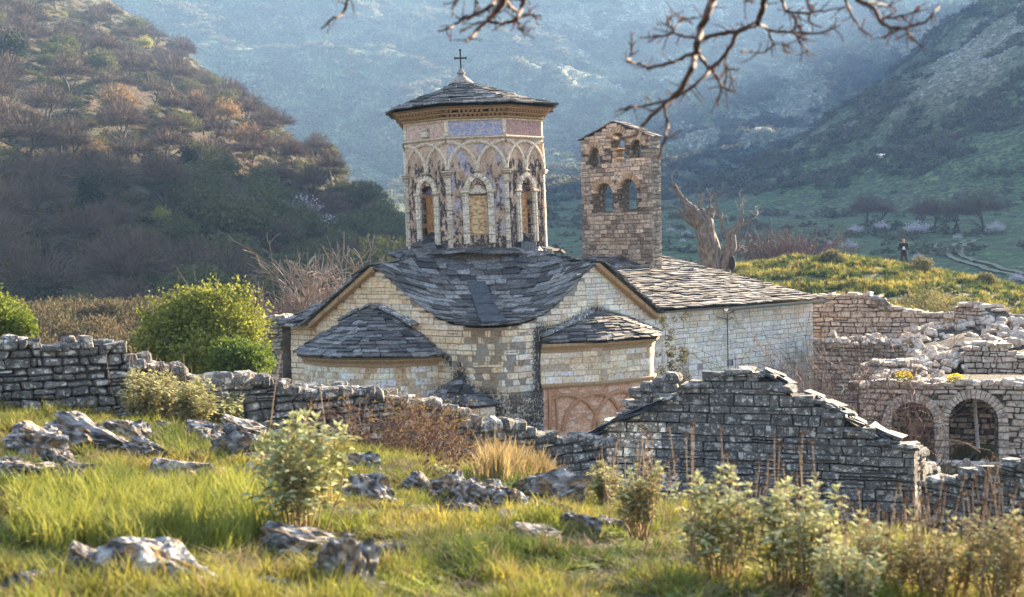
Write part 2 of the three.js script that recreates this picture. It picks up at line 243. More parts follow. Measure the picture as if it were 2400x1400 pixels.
// ---------------------------------------------------------------- masonry and slate generators
// map(s, y, w): point of the wall at s along it, height y, w out from its face
function masonry(o) {
  const r = mulberry(o.seed || 1), list = [], uv = o.uv || 'random';
  let y = o.y0, k = 0; const wob = (s, k) => (o.wave ?? .02) * N2(s * (o.waveF ?? 1.1) + k * 7.7 + (o.seed || 0), k * 3.3), ends = o.s1;
  while (y < o.y1) {
    const h = range(r, o.h[0], o.h[1]); let s = o.s0 - (k % 2) * o.l[0] * .4 * r() - r() * .08, sl = 0; const edge = o.flushEnds;
    while (s < ends) {
      let l = range(r, o.l[0], o.l[1]) * (r() < .18 ? .55 : 1) * (h < o.h[0] * 1.25 ? 1.1 : 1); if (ends - (s + l) < o.l[0] * .45) l = ends - s;
      const sl2 = (r() - .5) * (o.slant ?? .04), a0 = Math.max(s, o.s0), b0 = Math.min(s + l, ends), sc = (a0 + b0) / 2, yc = y + h / 2;
      const topY = o.top ? o.top(sc) : o.y1, g = o.gap ?? .012;
      if (b0 - a0 > .05 && yc < topY + (o.ragged ? (r() - .5) * o.ragged : 0) && !(o.skip && o.skip(sc, yc, a0, b0, y, y + h))) {
        const rows = (o.split && r() < o.split && h > o.h[0]) ? [[0, .45], [.45, 1]] : [[0, 1]];
        for (const [f0, f1] of rows) {
          const ya = y + h * f0, yb = Math.min(y + h * f1, o.clip ? Math.max(y + .04, o.clip(sc)) : 1e9), pr = (r() - .35) * (o.proud ?? .02), dp = o.depth ?? .14;
          const A = (s_, top_) => [s_ + (top_ ? 1 : -1) * 0, 0];
          const L = [a0 + g / 2 - sl * .5, a0 + g / 2 + sl * .5], R = [b0 - g / 2 - sl2 * .5, b0 - g / 2 + sl2 * .5], jt = () => (r() - .5) * (o.jit ?? .012);
          const yy = (s_, e) => (e ? yb - g / 2 : ya + g / 2) + (f0 === 0 && !e || f1 === 1 && e ? wob(s_, e ? k + 1 : k) : 0);
          const P = (s_, e, w) => o.map(s_ + jt(), yy(s_, e) + jt(), w + (w > -.01 ? jt() : 0));
          const q = [[L[0], 0], [R[0], 0], [R[1], 1], [L[1], 1]], c = [...q.map(([s_, e]) => P(s_, e, -dp)), ...q.map(([s_, e]) => P(s_, e, pr))];
          const m = [...q.map(([s_, e]) => [s_, yy(s_, e), 0]), ...q.map(([s_, e]) => [s_, yy(s_, e), dp])];
          const bag = new Bag(), col = o.color ? o.color(sc, yc, r) : [1, 1, 1];
          if (uv === 'wall') block(bag, c, m.map((t) => [t[0] * o.us + o.u0, t[1] * o.vs + (o.v0 || 0), t[2] * .1]), o.ch ?? .012, col); else block(bag, c, m, o.ch ?? .02, col, r() * 9, r() * 9);
          list.push({ geo: bag.geo(), size: (b0 - a0) * (yb - ya) * (o.weight ? o.weight(sc, yc) : 1), s: sc, y: yc });
        }
      }
      s += l; sl = sl2;
    }
    y += h; k++;
  }
  return list;
}
// surf(u, t): a point of the roof, u along the row 0..1, t up the slope 0..1
function slates(o) {
  const r = mulberry(o.seed || 1), list = [];
  for (let k = 0; k < o.rows; k++) {
    const t = k / o.rows, dt = 1 / o.rows, e = .01; let L = 0, q = o.surf(0, t); for (let i = 1; i <= 12; i++) { const n = o.surf(i / 12, t); L += len3(sub3(n, q)); q = n; }
    if (L < .12) continue; let u = -r() * .25 / L;
    while (u < 1) {
      const w = range(r, o.w[0], o.w[1]) * (r() < .15 ? 1.5 : 1) / L, u0 = Math.max(0, u), u1 = Math.min(1, u + w), uc = (u0 + u1) / 2; u += w; if (u1 - u0 < .05 / L) continue;
      if (o.keep && !o.keep(uc, t, o.surf(uc, t))) continue;
      const t0 = t - dt * range(r, .05, .3), t1 = Math.min(1, t + dt * range(r, 1.25, 1.7)), th = range(r, o.th ? o.th[0] : .025, o.th ? o.th[1] : .055), lift = range(r, .3, 1.1) * (o.lift ?? .035);
      const pc = o.surf(uc, t + dt * .5), du = sub3(o.surf(Math.min(1, uc + e), t + dt * .5), o.surf(Math.max(0, uc - e), t + dt * .5)), dv = sub3(o.surf(uc, Math.min(1, t + dt * .5 + e)), o.surf(uc, Math.max(0, t + dt * .5 - e)));
      let n = nrm3(cross3(du, dv)); if (n[1] < 0) n = n.map((x) => -x); const j = () => (r() - .5) * .5 * w, jt = () => (r() - .5) * .35 * dt, g = .006 / L, tw = (r() - .5) * .03;
      const P = (uu, tt, k2) => { const p = tt < 0 ? add3(o.surf(clamp(uu, 0, 1), 0), sub3(o.surf(clamp(uu, 0, 1), 0), o.surf(clamp(uu, 0, 1), dt)), -tt / dt) : o.surf(clamp(uu, 0, 1), Math.min(tt, 1)); return add3(p, n, k2); };
      const a = [u0 + g + j() * .25, t0 + jt()], b = [u1 - g + j() * .25, t0 + jt()], c2 = [u1 - g + j() * .2, t1], d = [u0 + g + j() * .2, t1];
      const low = .012 + lift, hi = .004;
      const c = [P(a[0], a[1], low - th * .0 + tw), P(b[0], b[1], low - tw), P(c2[0], c2[1], hi), P(d[0], d[1], hi), P(a[0], a[1], low + th + tw), P(b[0], b[1], low + th - tw), P(c2[0], c2[1], hi + th * .8), P(d[0], d[1], hi + th * .8)];
      const ww = w * L, hh = .5, m = [[0, 0, 0], [ww, 0, 0], [ww, hh, 0], [0, hh, 0], [0, 0, th], [ww, 0, th], [ww, hh, th], [0, hh, th]];
      const v = range(r, .55, 1.3), tint = r(), col = mixc(mixc(o.col || rgb(182, 178, 170), rgb(190, 176, 160), tint * tint * .8), rgb(88, 84, 94), r() < .14 ? .7 : 0).map((x) => x * v * v);
      const bag = new Bag(); block(bag, c, m, 0, col, r() * 9, r() * 9);
      list.push({ geo: bag.geo(), size: ww * len3(sub3(c[0], c[3])) * (o.weight ?? 1) * (.8 + .4 * r()) });
    }
  }
  return list;
}
function pathMap(pts, closed = false) { // arc length along a plan polyline -> position and outward normal (to the right of travel)
  const L = [0]; for (let i = 1; i < pts.length; i++) L.push(L[i - 1] + Math.hypot(pts[i][0] - pts[i - 1][0], pts[i][1] - pts[i - 1][1]));
  const f = (s) => { let i = 0; while (i < pts.length - 2 && s > L[i + 1]) i++; const t = (s - L[i]) / (L[i + 1] - L[i]), a = pts[i], b = pts[i + 1], l = L[i + 1] - L[i], n = [-(b[1] - a[1]) / l, (b[0] - a[0]) / l]; return { x: lerp(a[0], b[0], t), z: lerp(a[1], b[1], t), nx: n[0], nz: n[1] }; };
  f.length_ = L[L.length - 1]; return f;
}
function ribbon(bag, f, s0, s1, n, prof, col, us = 1) { // sweep a profile [[w, y], ...] along a plan path
  let prev = null; for (let i = 0; i <= n; i++) { const s = lerp(s0, s1, i / n), q = f(s), pts = prof.map(([w, y]) => [q.x + q.nx * w, typeof y === 'function' ? y(s) : y, q.z + q.nz * w]);
    if (prev) for (let k = 0; k + 1 < pts.length; k++) bag.quad(prev.pts[k], pts[k], pts[k + 1], prev.pts[k + 1], [prev.s * us, k * .3], [s * us, k * .3], [s * us, k * .3 + .3], [prev.s * us, k * .3 + .3], col);
    prev = { pts, s }; }
}

// ---------------------------------------------------------------- the church
// church axes: X along the flank that runs back to the right, Z out of that flank; the near corner is at (-CX, CZ)
const CH = { x: -1.036, z: -44.02, turn: 48 * RAD }, CX = 4.35, CZ = 4.55, RC = 1.25;
const church = thing('stone_church', 'cream limestone church with slate roofs, arcaded octagonal drum and cross', 'church');
church.position.set(CH.x, 0, CH.z); church.rotation.y = CH.turn;
// wall faces: warm limestone with ochre wash, white patches and black algae crusts; s runs round the building, s = 0 at the near corner
const U0 = 10, UL = 27, UH = 6.2;
const wallTone = (s, y) => {
  const n = fbm(s * .9, y * .9, 4), f = fbm(s * 9, y * 9, 4), g = fbm(s * 26, y * 26, 3);
  const warm = clamp(.78 - sst(-.4, 1.6, s) * .62 + n * .55 + (y > 3.6 ? .25 : 0) - sst(2, 5, s) * .12, 0, 1);
  let c = [lerp(234, 232, warm), lerp(233, 203, warm), lerp(222, 164, warm)].map((q) => q + f * 34 + g * 22);
  const och = sst(.12, .42, fbm(s * 1.7 + 30, y * 2.3, 4)) * .5; c = c.map((q, i) => lerp(q, [204, 158, 112][i] + g * 30, och * (s < 3 ? 1 : .45)));
  const st = (cs, cy, rs, ry, a) => a * Math.exp(-(((s - cs) / rs) ** 2 + ((y - cy) / ry) ** 2));
  let k = st(-.95, 1.9, 1.5, .55, 1.25) + st(-.9, 2.65, .3, .45, .8) + st(1.65, 2.9, .3, 1.2, 1.0) + st(1.3, 1.0, .7, 1.2, .75) + st(1.95, 3.6, .5, .35, .7) + st(8.3, 1.8, .5, 1.0, .6);
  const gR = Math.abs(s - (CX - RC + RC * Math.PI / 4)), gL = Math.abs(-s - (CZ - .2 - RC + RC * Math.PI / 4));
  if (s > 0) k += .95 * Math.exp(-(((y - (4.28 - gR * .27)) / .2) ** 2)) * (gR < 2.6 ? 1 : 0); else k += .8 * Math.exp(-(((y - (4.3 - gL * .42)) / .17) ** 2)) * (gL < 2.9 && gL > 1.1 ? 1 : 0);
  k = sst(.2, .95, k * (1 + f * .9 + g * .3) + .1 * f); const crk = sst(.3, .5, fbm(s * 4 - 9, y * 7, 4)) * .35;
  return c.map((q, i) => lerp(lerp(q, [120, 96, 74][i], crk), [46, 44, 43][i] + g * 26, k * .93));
};
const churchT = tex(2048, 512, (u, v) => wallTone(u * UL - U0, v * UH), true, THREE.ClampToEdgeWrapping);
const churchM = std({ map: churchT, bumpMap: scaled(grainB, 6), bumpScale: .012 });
const jointT = tex(1024, 256, (u, v) => { const s = u * UL - U0, y = v * UH, c = wallTone(s, y), g = fbm(s * 20, y * 20, 3), k = sst(10.9, 11.1, s); return c.map((q, i) => lerp(q * .66 + g * 20, [74, 74, 76][i] + g * 40, k * sst(.2, .5, .55 - (y - 2.6) * .35 + g * .3))); }, true, THREE.ClampToEdgeWrapping);
const jointM = std({ map: jointT, bumpMap: scaled(grainB, 8), bumpScale: .02 });
// round the near corner: left flank (X = -CX), rounded corner, right flank (Z = CZ)
const cornerPts = []; for (let i = 0; i <= 14; i++) { const a = i / 14 * Math.PI / 2; cornerPts.push([-CX + RC - RC * Math.cos(a), CZ - RC + RC * Math.sin(a)]); }
const LFLANK = CZ - RC + 2.42, perimPts = [[-CX, CZ - RC - LFLANK], ...cornerPts, [11.95, CZ]];
const perimF = pathMap(perimPts), S_ZERO = LFLANK + RC * Math.PI / 4, S_END = perimF.length_ - S_ZERO;
const perim = (s) => { const q = perimF(s + S_ZERO); const a = clamp((s / (RC * Math.PI / 4) + 1) / 2, 0, 1) * Math.PI / 2; return { x: q.x, z: q.z, nx: -Math.cos(a), nz: Math.sin(a) }; };
const wallMap = (s, y, w) => { const q = perim(s); return [q.x + q.nx * w, y, q.z + q.nz * w]; };
const sOfX = (x) => x + CX - RC + RC * Math.PI / 4, sOfZ = (z) => -(CZ - RC - z) - RC * Math.PI / 4; // right flank, left flank
const inner = (r) => .1 * clamp(4.5 - r, 0, 2.2), rfS = (X, Z = 4.5) => 5.64 - Math.abs(X) * (X < 0 ? .67 : .57) + inner(Math.abs(Z)), rfE = (Z, X = -4.4) => 5.64 - Math.abs(Z - .18) * (Z > .18 ? .64 : .6) + inner(Math.abs(X)), rfN = (Z) => 5.74 - Math.abs(Z) * .325, rfC = (X, Z) => { const T = Math.max(0, ((CZ - Math.abs(Z)) + (X + CX)) / 1.414); return 4.0 + .125 * Math.pow(T, 1.92); }, rfH = (X) => 4.12 + (12.15 - X) * .56;
const roofH = (X, Z) => { if (X < 0) { let h = rfE(Z, X); if (Z > 0 || Z < -0) h = Math.max(smax(h, rfC(X, Z), .3), X > -CX ? smax(rfS(X, Z), rfC(X, Z), .3) : 0); return Math.max(h, Z < -2.2 && X < -2 ? 3.95 + .2 * (X + 4.4) : 0); } return Math.max(Math.min(rfN(Z), rfH(X)), Math.abs(Z) < 5 ? rfS(X, Z) : 0); };
const gable = (v, half) => (Math.abs(v) < half ? 4.12 + (1 - Math.abs(v) / half) * 1.42 : 0);
const wallTop = (s) => { const e = RC * Math.PI / 4, q = perim(s), r = q.x < 0 && q.z > -.1 ? roofH(Math.min(-.01, q.x + .02), q.z - .02) - .05 : 0; if (s > sOfX(0)) return Math.max(4.14, gable(s - sOfX(0), 2.62)); if (s < sOfZ(.18)) return Math.max(4.0, gable(s - sOfZ(.18), 2.5)); return Math.max(3.98, r); };
const HOLES = [[sOfX(-3.05), 2.98, .1, .11], [sOfX(-3.0), 2.2, .09, .12], [sOfX(-3.15), 1.55, .08, .12], [-.95, 2.98, .1, .1], [sOfX(5.2), 2.3, .09, .1], [sOfX(6.8), 2.42, .1, .1], [sOfX(6.0), 1.72, .16, .1]];
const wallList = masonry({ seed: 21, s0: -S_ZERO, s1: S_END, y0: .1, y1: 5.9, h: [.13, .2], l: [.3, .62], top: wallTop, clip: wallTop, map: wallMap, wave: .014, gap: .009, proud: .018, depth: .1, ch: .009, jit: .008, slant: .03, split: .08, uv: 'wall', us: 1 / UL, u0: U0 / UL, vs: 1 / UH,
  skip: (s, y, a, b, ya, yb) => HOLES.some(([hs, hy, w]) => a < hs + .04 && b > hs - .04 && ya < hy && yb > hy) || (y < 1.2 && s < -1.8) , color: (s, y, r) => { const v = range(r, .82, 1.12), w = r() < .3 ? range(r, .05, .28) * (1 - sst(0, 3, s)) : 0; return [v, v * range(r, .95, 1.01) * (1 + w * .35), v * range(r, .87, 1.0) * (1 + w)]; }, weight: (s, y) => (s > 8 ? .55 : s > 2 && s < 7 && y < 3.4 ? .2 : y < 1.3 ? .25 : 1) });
{ // the mortar core a little behind the faces
  const bag = new Bag(), N = 150; for (let i = 0; i < N; i++) { const a = lerp(-S_ZERO, S_END, i / N), b = lerp(-S_ZERO, S_END, (i + 1) / N);
    for (let j = 0; j < 10; j++) { const ya = (s) => wallTop(s) * j / 10, yb = (s) => wallTop(s) * (j + 1) / 10, w = -.009, uv = (s, y) => [(s + U0) / UL, y / UH]; bag.quad(wallMap(a, ya(a), w), wallMap(b, ya(b), w), wallMap(b, yb(b), w), wallMap(a, yb(a), w), uv(a, ya(a)), uv(b, ya(b)), uv(b, yb(b)), uv(a, yb(a))); } }
  // back of the shell
  const wall = (x0, z0, x1, z1, h) => bag.quad([x0, 0, z0], [x1, 0, z1], [x1, h, z1], [x0, h, z0], [.1, 0], [.4, 0], [.4, .6], [.1, .6]);
  wall(11.93, CZ, 11.93, -CZ, 4.1); wall(11.93, -CZ, -3.9, -CZ, 4.1);
  part(church, 'wall_core', bag.geo(), jointM);
  const hb = new Bag(); for (const [hs, hy, w, h] of HOLES) { const q = perim(hs), t = [q.nz, -q.nx]; for (let e = 0; e < 1; e++) { const P = (du, y, dw) => [q.x + t[0] * du + q.nx * dw, y, q.z + t[1] * du + q.nz * dw]; hb.quad(P(-w, hy - h, -.012), P(w, hy - h, -.012), P(w, hy + h, -.012), P(-w, hy + h, -.012), [0, 0], [1, 0], [1, 1], [0, 1], rgb(46, 38, 30)); } }
  part(church, 'putlog_hole', hb.geo(), MAT.plain).userData.kind = 'stuff';
}
// the set-back bay at the far end of the left flank
const bayF = pathMap([[-3.95, -4.1], [-3.95, -2.4]]);
const bayList = masonry({ seed: 31, s0: 0, s1: 1.72, y0: .8, y1: 3.86, h: [.14, .2], l: [.3, .6], map: (s, y, w) => { const q = bayF(s); return [q.x + q.nx * w, y, q.z + q.nz * w]; }, uv: 'wall', us: 1 / UL, u0: .03, vs: 1 / UH, gap: .012, ch: .014, depth: .1, wave: .012 });
part(church, 'bay_core', boxGeo(-3.94 + .02, -1, 0, 3.86, -4.08, -2.2, 0, rgb(214, 176, 136)), MAT.mortar);
part(church, 'wall_return', boxGeo(-4.33, -3.9, 0, 4.2, -2.42, -2.36, .01, rgb(226, 190, 150)), MAT.mortar);
// apses
const lApse = (grow) => { const p = []; for (let i = 0; i <= 28; i++) { const a = -Math.PI / 2 + i / 28 * Math.PI; p.push([-CX - (1.85 + grow) * Math.cos(a), .22 + (2.36 + grow) * Math.sin(a)]); } return p; };
const rApse = (g) => [[-2.4 - g * .4, CZ], [-.82 - g * .25, 5.4 + g], [1.2 + g * .55, 5.6 + g], [2.86 + g * 1.3, CZ]];
const apseT = tex(1024, 512, (u, v) => { const s = u * 8, y = v * 4, n = fbm(s * .8 + 50, y * .8, 4), f = fbm(s * 8, y * 8, 4), g = fbm(s * 24, y * 24, 3), warm = clamp(.5 + n * .9 + (y > 2.9 ? .25 : 0) - s * .03, 0, 1); const c = [lerp(238, 230, warm), lerp(231, 202, warm), lerp(214, 164, warm)].map((q) => q + f * 40 + g * 24), k = sst(.3, .5, fbm(s * 3 - 9, y * 6, 4)) * .4; return c.map((q, i) => lerp(q, [130, 96, 68][i], k)); }, true, THREE.ClampToEdgeWrapping);
const apseM = std({ map: apseT, bumpMap: scaled(grainB, 3), bumpScale: .012 });
const lF = pathMap(lApse(0)), rF = pathMap(rApse(0)), pm = (F) => (s, y, w) => { const q = F(clamp(s, 0, F.length_)); return [q.x + q.nx * w, y, q.z + q.nz * w]; };
const apseOpt = { h: [.13, .2], l: [.32, .62], gap: .009, ch: .009, depth: .08, wave: .012, proud: .014, jit: .008, slant: .03, uv: 'wall', us: 1 / 8, vs: 1 / 4, u0: 0, color: (s, y, r) => { const v = range(r, .82, 1.12), w = r() < .35 ? range(r, .05, .3) : 0; return [v, v * range(r, .95, 1.02) * (1 + w * .35), v * range(r, .86, 1.04) * (1 + w)]; } };
const holeAt = (hs, hy) => (s, y, a, b, ya, yb) => a < hs + .05 && b > hs - .05 && ya < hy && yb > hy;
const hl = holeAt(lF.length_ * .66, 2.62), hr1 = holeAt(.25, 2.78), hr2 = holeAt(3.35, 2.98);
const lList = masonry({ ...apseOpt, seed: 41, s0: 0, s1: lF.length_, y0: .4, y1: 2.98, map: pm(lF), skip: hl, weight: (s, y) => y > 1.7 ? 1.2 : .3 });
const rList = masonry({ ...apseOpt, seed: 43, s0: 0, s1: rF.length_, y0: 2.38, y1: 3.2, map: pm(rF), skip: (...a) => hr1(...a) || hr2(...a), weight: () => 1.3 });
{ const all = [...wallList.map((q) => ({ ...q, m: churchM })), ...bayList.map((q) => ({ ...q, m: churchM })), ...lList.map((q) => ({ ...q, m: apseM })), ...rList.map((q) => ({ ...q, m: apseM }))].sort((a, b) => b.size - a.size);
  all.slice(0, 300).forEach((q) => part(church, 'stone_block', q.geo, q.m));
  for (const [m, n] of [[churchM, 'flank_stonework'], [apseM, 'apse_stonework']]) part(church, n, mergeGeometries(all.slice(300).filter((q) => q.m === m).map((q) => q.geo)), m).userData.kind = 'stuff'; }
{ const apseCore = (F, w, y0, y1, name, m, col) => { const b = new Bag(); const n = 60; for (let i = 0; i < n; i++) { const a = F.length_ * i / n, c = F.length_ * (i + 1) / n, M = pm(F); b.quad(M(a, y0, w), M(c, y0, w), M(c, y1, w), M(a, y1, w), [a / 8, y0 / 4], [c / 8, y0 / 4], [c / 8, y1 / 4], [a / 8, y1 / 4], col); } part(church, name, b.geo(), m); };
  apseCore(lF, -.008, 0, 3.32, 'apse_core', apseM, [.66, .57, .48]); apseCore(rF, -.008, 2.3, 3.5, 'apse_core', apseM, [.62, .56, .5]);
  // cornices of dressed stone
  const cb = new Bag(), cc = rgb(250, 226, 190);
  const corn = (F, y, p, n) => ribbon(cb, F, 0, F.length_, n, [[-.05, y], [.03, y], [.035, y + .05], [.02, y + .06], [.05, y + .1], [p, y + .17], [p + .01, y + .24], [-.05, y + .24]], cc, .6);
  corn(lF, 2.99, .17, 56); corn(rF, 3.24, .15, 3); ribbon(cb, lF, 0, lF.length_, 56, [[-.05, 1.5], [.05, 1.5], [.07, 1.56], [.05, 1.62], [-.05, 1.63]], cc, .6);
  ribbon(cb, rF, 0, rF.length_, 3, [[-.05, 2.28], [.04, 2.28], [.075, 2.33], [.075, 2.38], [.04, 2.4], [-.05, 2.4]], cc, .6);
  part(church, 'apse_cornice', cb.geo(), MAT.mortar);
}
// reddish plaster with worn stone showing on the lower wall of the right apse, and its interlaced blind arches
const redT = tex(1024, 512, (u, v) => { const s = u * 8, y = v * 4, n = fbm(s * 1.3, y * 1.3, 4), f = fbm(s * 10, y * 10, 4), g = fbm(s * 30, y * 30, 3), k = sst(.0, .4, fbm(s * 2.4 + 4, y * 6, 4) + f * .2); const c = [206 + n * 30 + f * 40, 160 + n * 36 + f * 36, 130 + n * 36 + f * 34]; return c.map((q, i) => lerp(q, [222, 206, 184][i] + g * 30, k * .8)); }, true, THREE.ClampToEdgeWrapping);
const redM = std({ map: redT, bumpMap: scaled(redT, 1), bumpScale: .02 });
{ const b = new Bag(), M = pm(rF), n = 40; for (let i = 0; i < n; i++) { const a = rF.length_ * i / n, c = rF.length_ * (i + 1) / n; b.quad(M(a, .2, -.05), M(c, .2, -.05), M(c, 2.3, -.05), M(a, 2.3, -.05), [a / 8, .05], [c / 8, .05], [c / 8, .58], [a / 8, .58]); }
  part(church, 'red_plaster', b.geo(), redM);
  const rib = (pts, w) => { const q = new Bag(); for (let i = 0; i + 1 < pts.length; i++) { const [s0, y0] = pts[i], [s1, y1] = pts[i + 1], l = Math.hypot(s1 - s0, y1 - y0), nx = -(y1 - y0) / l * w, ny = (s1 - s0) / l * w; const F = (s, y, o, d) => M(s + nx * o, y + ny * o, d); const A = [-.06, .012, .03, .012, -.06], O = [-1, -.8, 0, .8, 1];
      for (let k = 0; k < 4; k++) q.quad(F(s0, y0, O[k], A[k]), F(s1, y1, O[k], A[k]), F(s1, y1, O[k + 1], A[k + 1]), F(s0, y0, O[k + 1], A[k + 1]), [i * .1, k * .1], [i * .1 + .1, k * .1], [i * .1 + .1, k * .1 + .1], [i * .1, k * .1 + .1], rgb(244, 200, 166)); } part(church, 'blind_arch', q.geo(), MAT.mortar); };
  const arc = (c, r, a0, a1) => { const p = []; for (let i = 0; i <= 14; i++) { const a = lerp(a0, a1, i / 14); p.push([c + r * Math.cos(a), 1.08 + r * Math.sin(a)]); } return p; };
  for (const c of [.72, 1.62, 2.52, 3.42]) { rib(arc(c, .98, Math.PI * .5, Math.PI * (c < 1 ? .66 : 1)), .06); rib(arc(c, .98, 0, Math.PI * .5), .06); }
  rib([[.26, .25], [.26, 2.25]], .05); rib([[.46, .5], [.46, 2.1]], .035); rib([[.2, 2.2], [rF.length_ - .2, 2.2]], .05);
  const h = new Bag(); for (const [s, y, w] of [[.25, 2.78, .13], [3.35, 2.98, .09]]) h.quad(M(s - w, y - .1, -.01), M(s + w, y - .1, -.01), M(s + w, y + .1, -.01), M(s - w, y + .1, -.01), [0, 0], [1, 0], [1, 1], [0, 1], rgb(60, 48, 36)); { const M2 = pm(lF), s = lF.length_ * .66; h.quad(M2(s - .12, 2.5, -.01), M2(s + .12, 2.5, -.01), M2(s + .12, 2.72, -.01), M2(s - .12, 2.72, -.01), [0, 0], [1, 0], [1, 1], [0, 1], rgb(60, 46, 34)); } part(church, 'putlog_hole', h.geo(), MAT.plain).userData.kind = 'stuff'; }
// roof shape
{ const bag = new Bag(), nx = 66, nz = 42, X = (i) => lerp(-4.3, 12.05, i / nx), Z = (j) => lerp(-4.7, 4.5, j / nz); const P = (i, j) => [X(i), roofH(X(i), Z(j)) - .04, Z(j)], out = (i, j) => { const x = X(i), z = Z(j); return x < -CX + RC && z > CZ - RC && Math.hypot(x + CX - RC, z - CZ + RC) > RC - .1; };
  for (let i = 0; i < nx; i++) for (let j = 0; j < nz; j++) { if (out(i, j + 1) || out(i, j) || out(i + 1, j + 1)) continue; bag.quad(P(i, j), P(i + 1, j), P(i + 1, j + 1), P(i, j + 1), [i * .2, j * .2], [i * .2 + .2, j * .2], [i * .2 + .2, j * .2 + .2], [i * .2, j * .2 + .2], rgb(58, 56, 56)); }
  part(church, 'roof_bed', bag.geo(), MAT.slate); }
const roofList = [];
{ // quarter between the two gables: rows across the view, lowest at the rounded corner
  const cs = 1 / Math.SQRT2, T0 = RC * (Math.SQRT2 - 1) - .22, T1 = 6.3, ov = .1;
  roofList.push(...slates({ seed: 51, rows: 29, w: [.22, .6], lift: .05, weight: 1.5, surf: (u, t) => { const T = lerp(T0, T1, t), half = Math.min(T + ov * 1.4, .75 + (T - T0) * 1.15); const s = lerp(-half, half, u); let X = -CX + (T + s) * cs, Z = CZ + (s - T) * cs; X = Math.max(X, -CX - ov); Z = Math.min(Z, CZ + ov); return [X, roofH(Math.max(X, -CX), Math.min(Z, CZ)) + .02, Z]; },
    keep: (u, t, p) => Math.hypot(p[0], p[2]) > 2.45 && p[0] < .25 && p[2] > -.1 }));
  // slope of the nave over the right flank
  roofList.push(...slates({ seed: 52, rows: 25, w: [.24, .6], lift: .05, weight: 1, surf: (u, t) => { const Z = lerp(CZ + .3, 0, t), x0 = Math.max(.3, .54 * Z - .1), x1 = 12.2 - (rfN(Z) - 4.12) / .56; const X = lerp(x0, x1, u); return [X, Math.min(rfN(Z), rfH(X) + .02) + .02, Z]; } }));
  // far hip of the nave
  roofList.push(...slates({ seed: 53, rows: 8, w: [.4, .8], weight: .1, surf: (u, t) => { const X = lerp(12.2, 9.2, t), zz = Math.min(4.85, (5.74 - rfH(X)) / .325); return [X, rfH(X) + .02, lerp(zz, -zz, u)]; } }));
  // the gable arms' outer slopes, seen on edge along the overhanging rakes
  roofList.push(...slates({ seed: 54, rows: 10, w: [.3, .6], lift: .06, th: [.04, .07], weight: .8, surf: (u, t) => { const X = lerp(2.85, 0, t); const Z = lerp(4.86, Math.max(1.2, X * 1.2), u); return [X, rfS(X, Z) + .05, Z]; } }));
  roofList.push(...slates({ seed: 55, rows: 10, w: [.3, .6], lift: .06, th: [.04, .07], weight: .8, surf: (u, t) => { const Z = lerp(-2.7, .18, t); const X = lerp(-4.66, -1.6, u); return [X, rfE(Z, X) + .05, Z]; } }));
  roofList.push(...slates({ seed: 56, rows: 5, w: [.3, .6], weight: .9, surf: (u, t) => [lerp(-4.3, -2.6, t), lerp(3.9, 4.5, t), lerp(-4.3, -2.3, u)] }));
  // rest of the cross seen only from elsewhere
  // apse cones
  const cone = (pts, apexA, apexB, y0, y1, rows, seed, wt) => { const F = pathMap(pts), n = F.length_; roofList.push(...slates({ seed, rows, w: [.22, .56], lift: .045, weight: wt, surf: (u, t) => { const q = F(u * n * .9999), A = mix3([apexA[0], 0, apexA[1]], [apexB[0], 0, apexB[1]], u), tt = t; return [lerp(q.x, A[0], tt), lerp(y0, y1, Math.pow(tt, .92)) + (1 - tt) * .0, lerp(q.z, A[2], tt)]; } })); };
  cone(lApse(.24), [-4.4, -.25], [-4.4, .65], 3.24, 4.46, 14, 57, 1.4);
  cone(rApse(.2), [-.45, 4.62], [.55, 4.62], 3.5, 4.24, 11, 58, 1.4);
  const skirt = (r0, r1, y0, y1, rows, seed, w) => roofList.push(...slates({ seed, rows, w: w || [.35, .7], lift: .02, weight: .9, surf: (u, t) => { const a = u * 2 * Math.PI, r = lerp(r0, r1, t), wv = .05 * Math.sin(a * 5 + 1) + .03 * Math.sin(a * 11); return [r * Math.cos(a), lerp(y0, y1, t) + wv * (1 - t), r * Math.sin(a)]; } }));
  skirt(2.68, 2.05, 5.93, 6.12, 3, 59);
}
{ // cone beds under the apse slates
  const b = new Bag(), bed = (pts, A, B, y0, y1) => { for (let i = 0; i + 1 < pts.length; i++) { const a = pts[i], c = pts[i + 1], u0 = i / (pts.length - 1), u1 = (i + 1) / (pts.length - 1), P = mix3([A[0], y1, A[1]], [B[0], y1, B[1]], u0), Q = mix3([A[0], y1, A[1]], [B[0], y1, B[1]], u1); b.quad([a[0], y0, a[1]], [c[0], y0, c[1]], Q, P, [0, 0], [1, 0], [1, 1], [0, 1], rgb(54, 52, 52)); } };
  bed(lApse(.2), [-4.4, -.25], [-4.4, .65], 3.2, 4.4); bed(rApse(.16), [-.45, 4.6], [.55, 4.6], 3.46, 4.18); part(church, 'roof_bed', b.geo(), MAT.slate); }
// valley slabs down the middle of the near roof
{ const cs = 1 / Math.SQRT2, r = mulberry(77); let T = .38; for (let k = 0; k < 4; k++) { const l = [.85, .8, .62, .55][k], w = [.34, .3, .27, .26][k], sh = .12 + -.1 * k, bag = new Bag(); const P = (t, s, e) => { const X = -CX + (t + s) * cs, Z = CZ + (s - t) * cs; return [X, roofH(X, Z) + .1 + e, Z]; }; const c = [P(T, sh - w, 0), P(T, sh + w, 0), P(T + l, sh - .1 + w, -.03), P(T + l, sh - .1 - w, -.03)]; block(bag, [...c, ...c.map((p) => add3(p, [0, 1, 0], .07))], [[0, 0, 0], [w, 0, 0], [w, l, 0], [0, l, 0], [0, 0, .1], [w, 0, .1], [w, l, .1], [0, l, .1]], .01, rgb(112, 116, 120), r() * 5, r() * 5); part(church, 'valley_slab', bag.geo(), MAT.slate); T += l * .93; } }
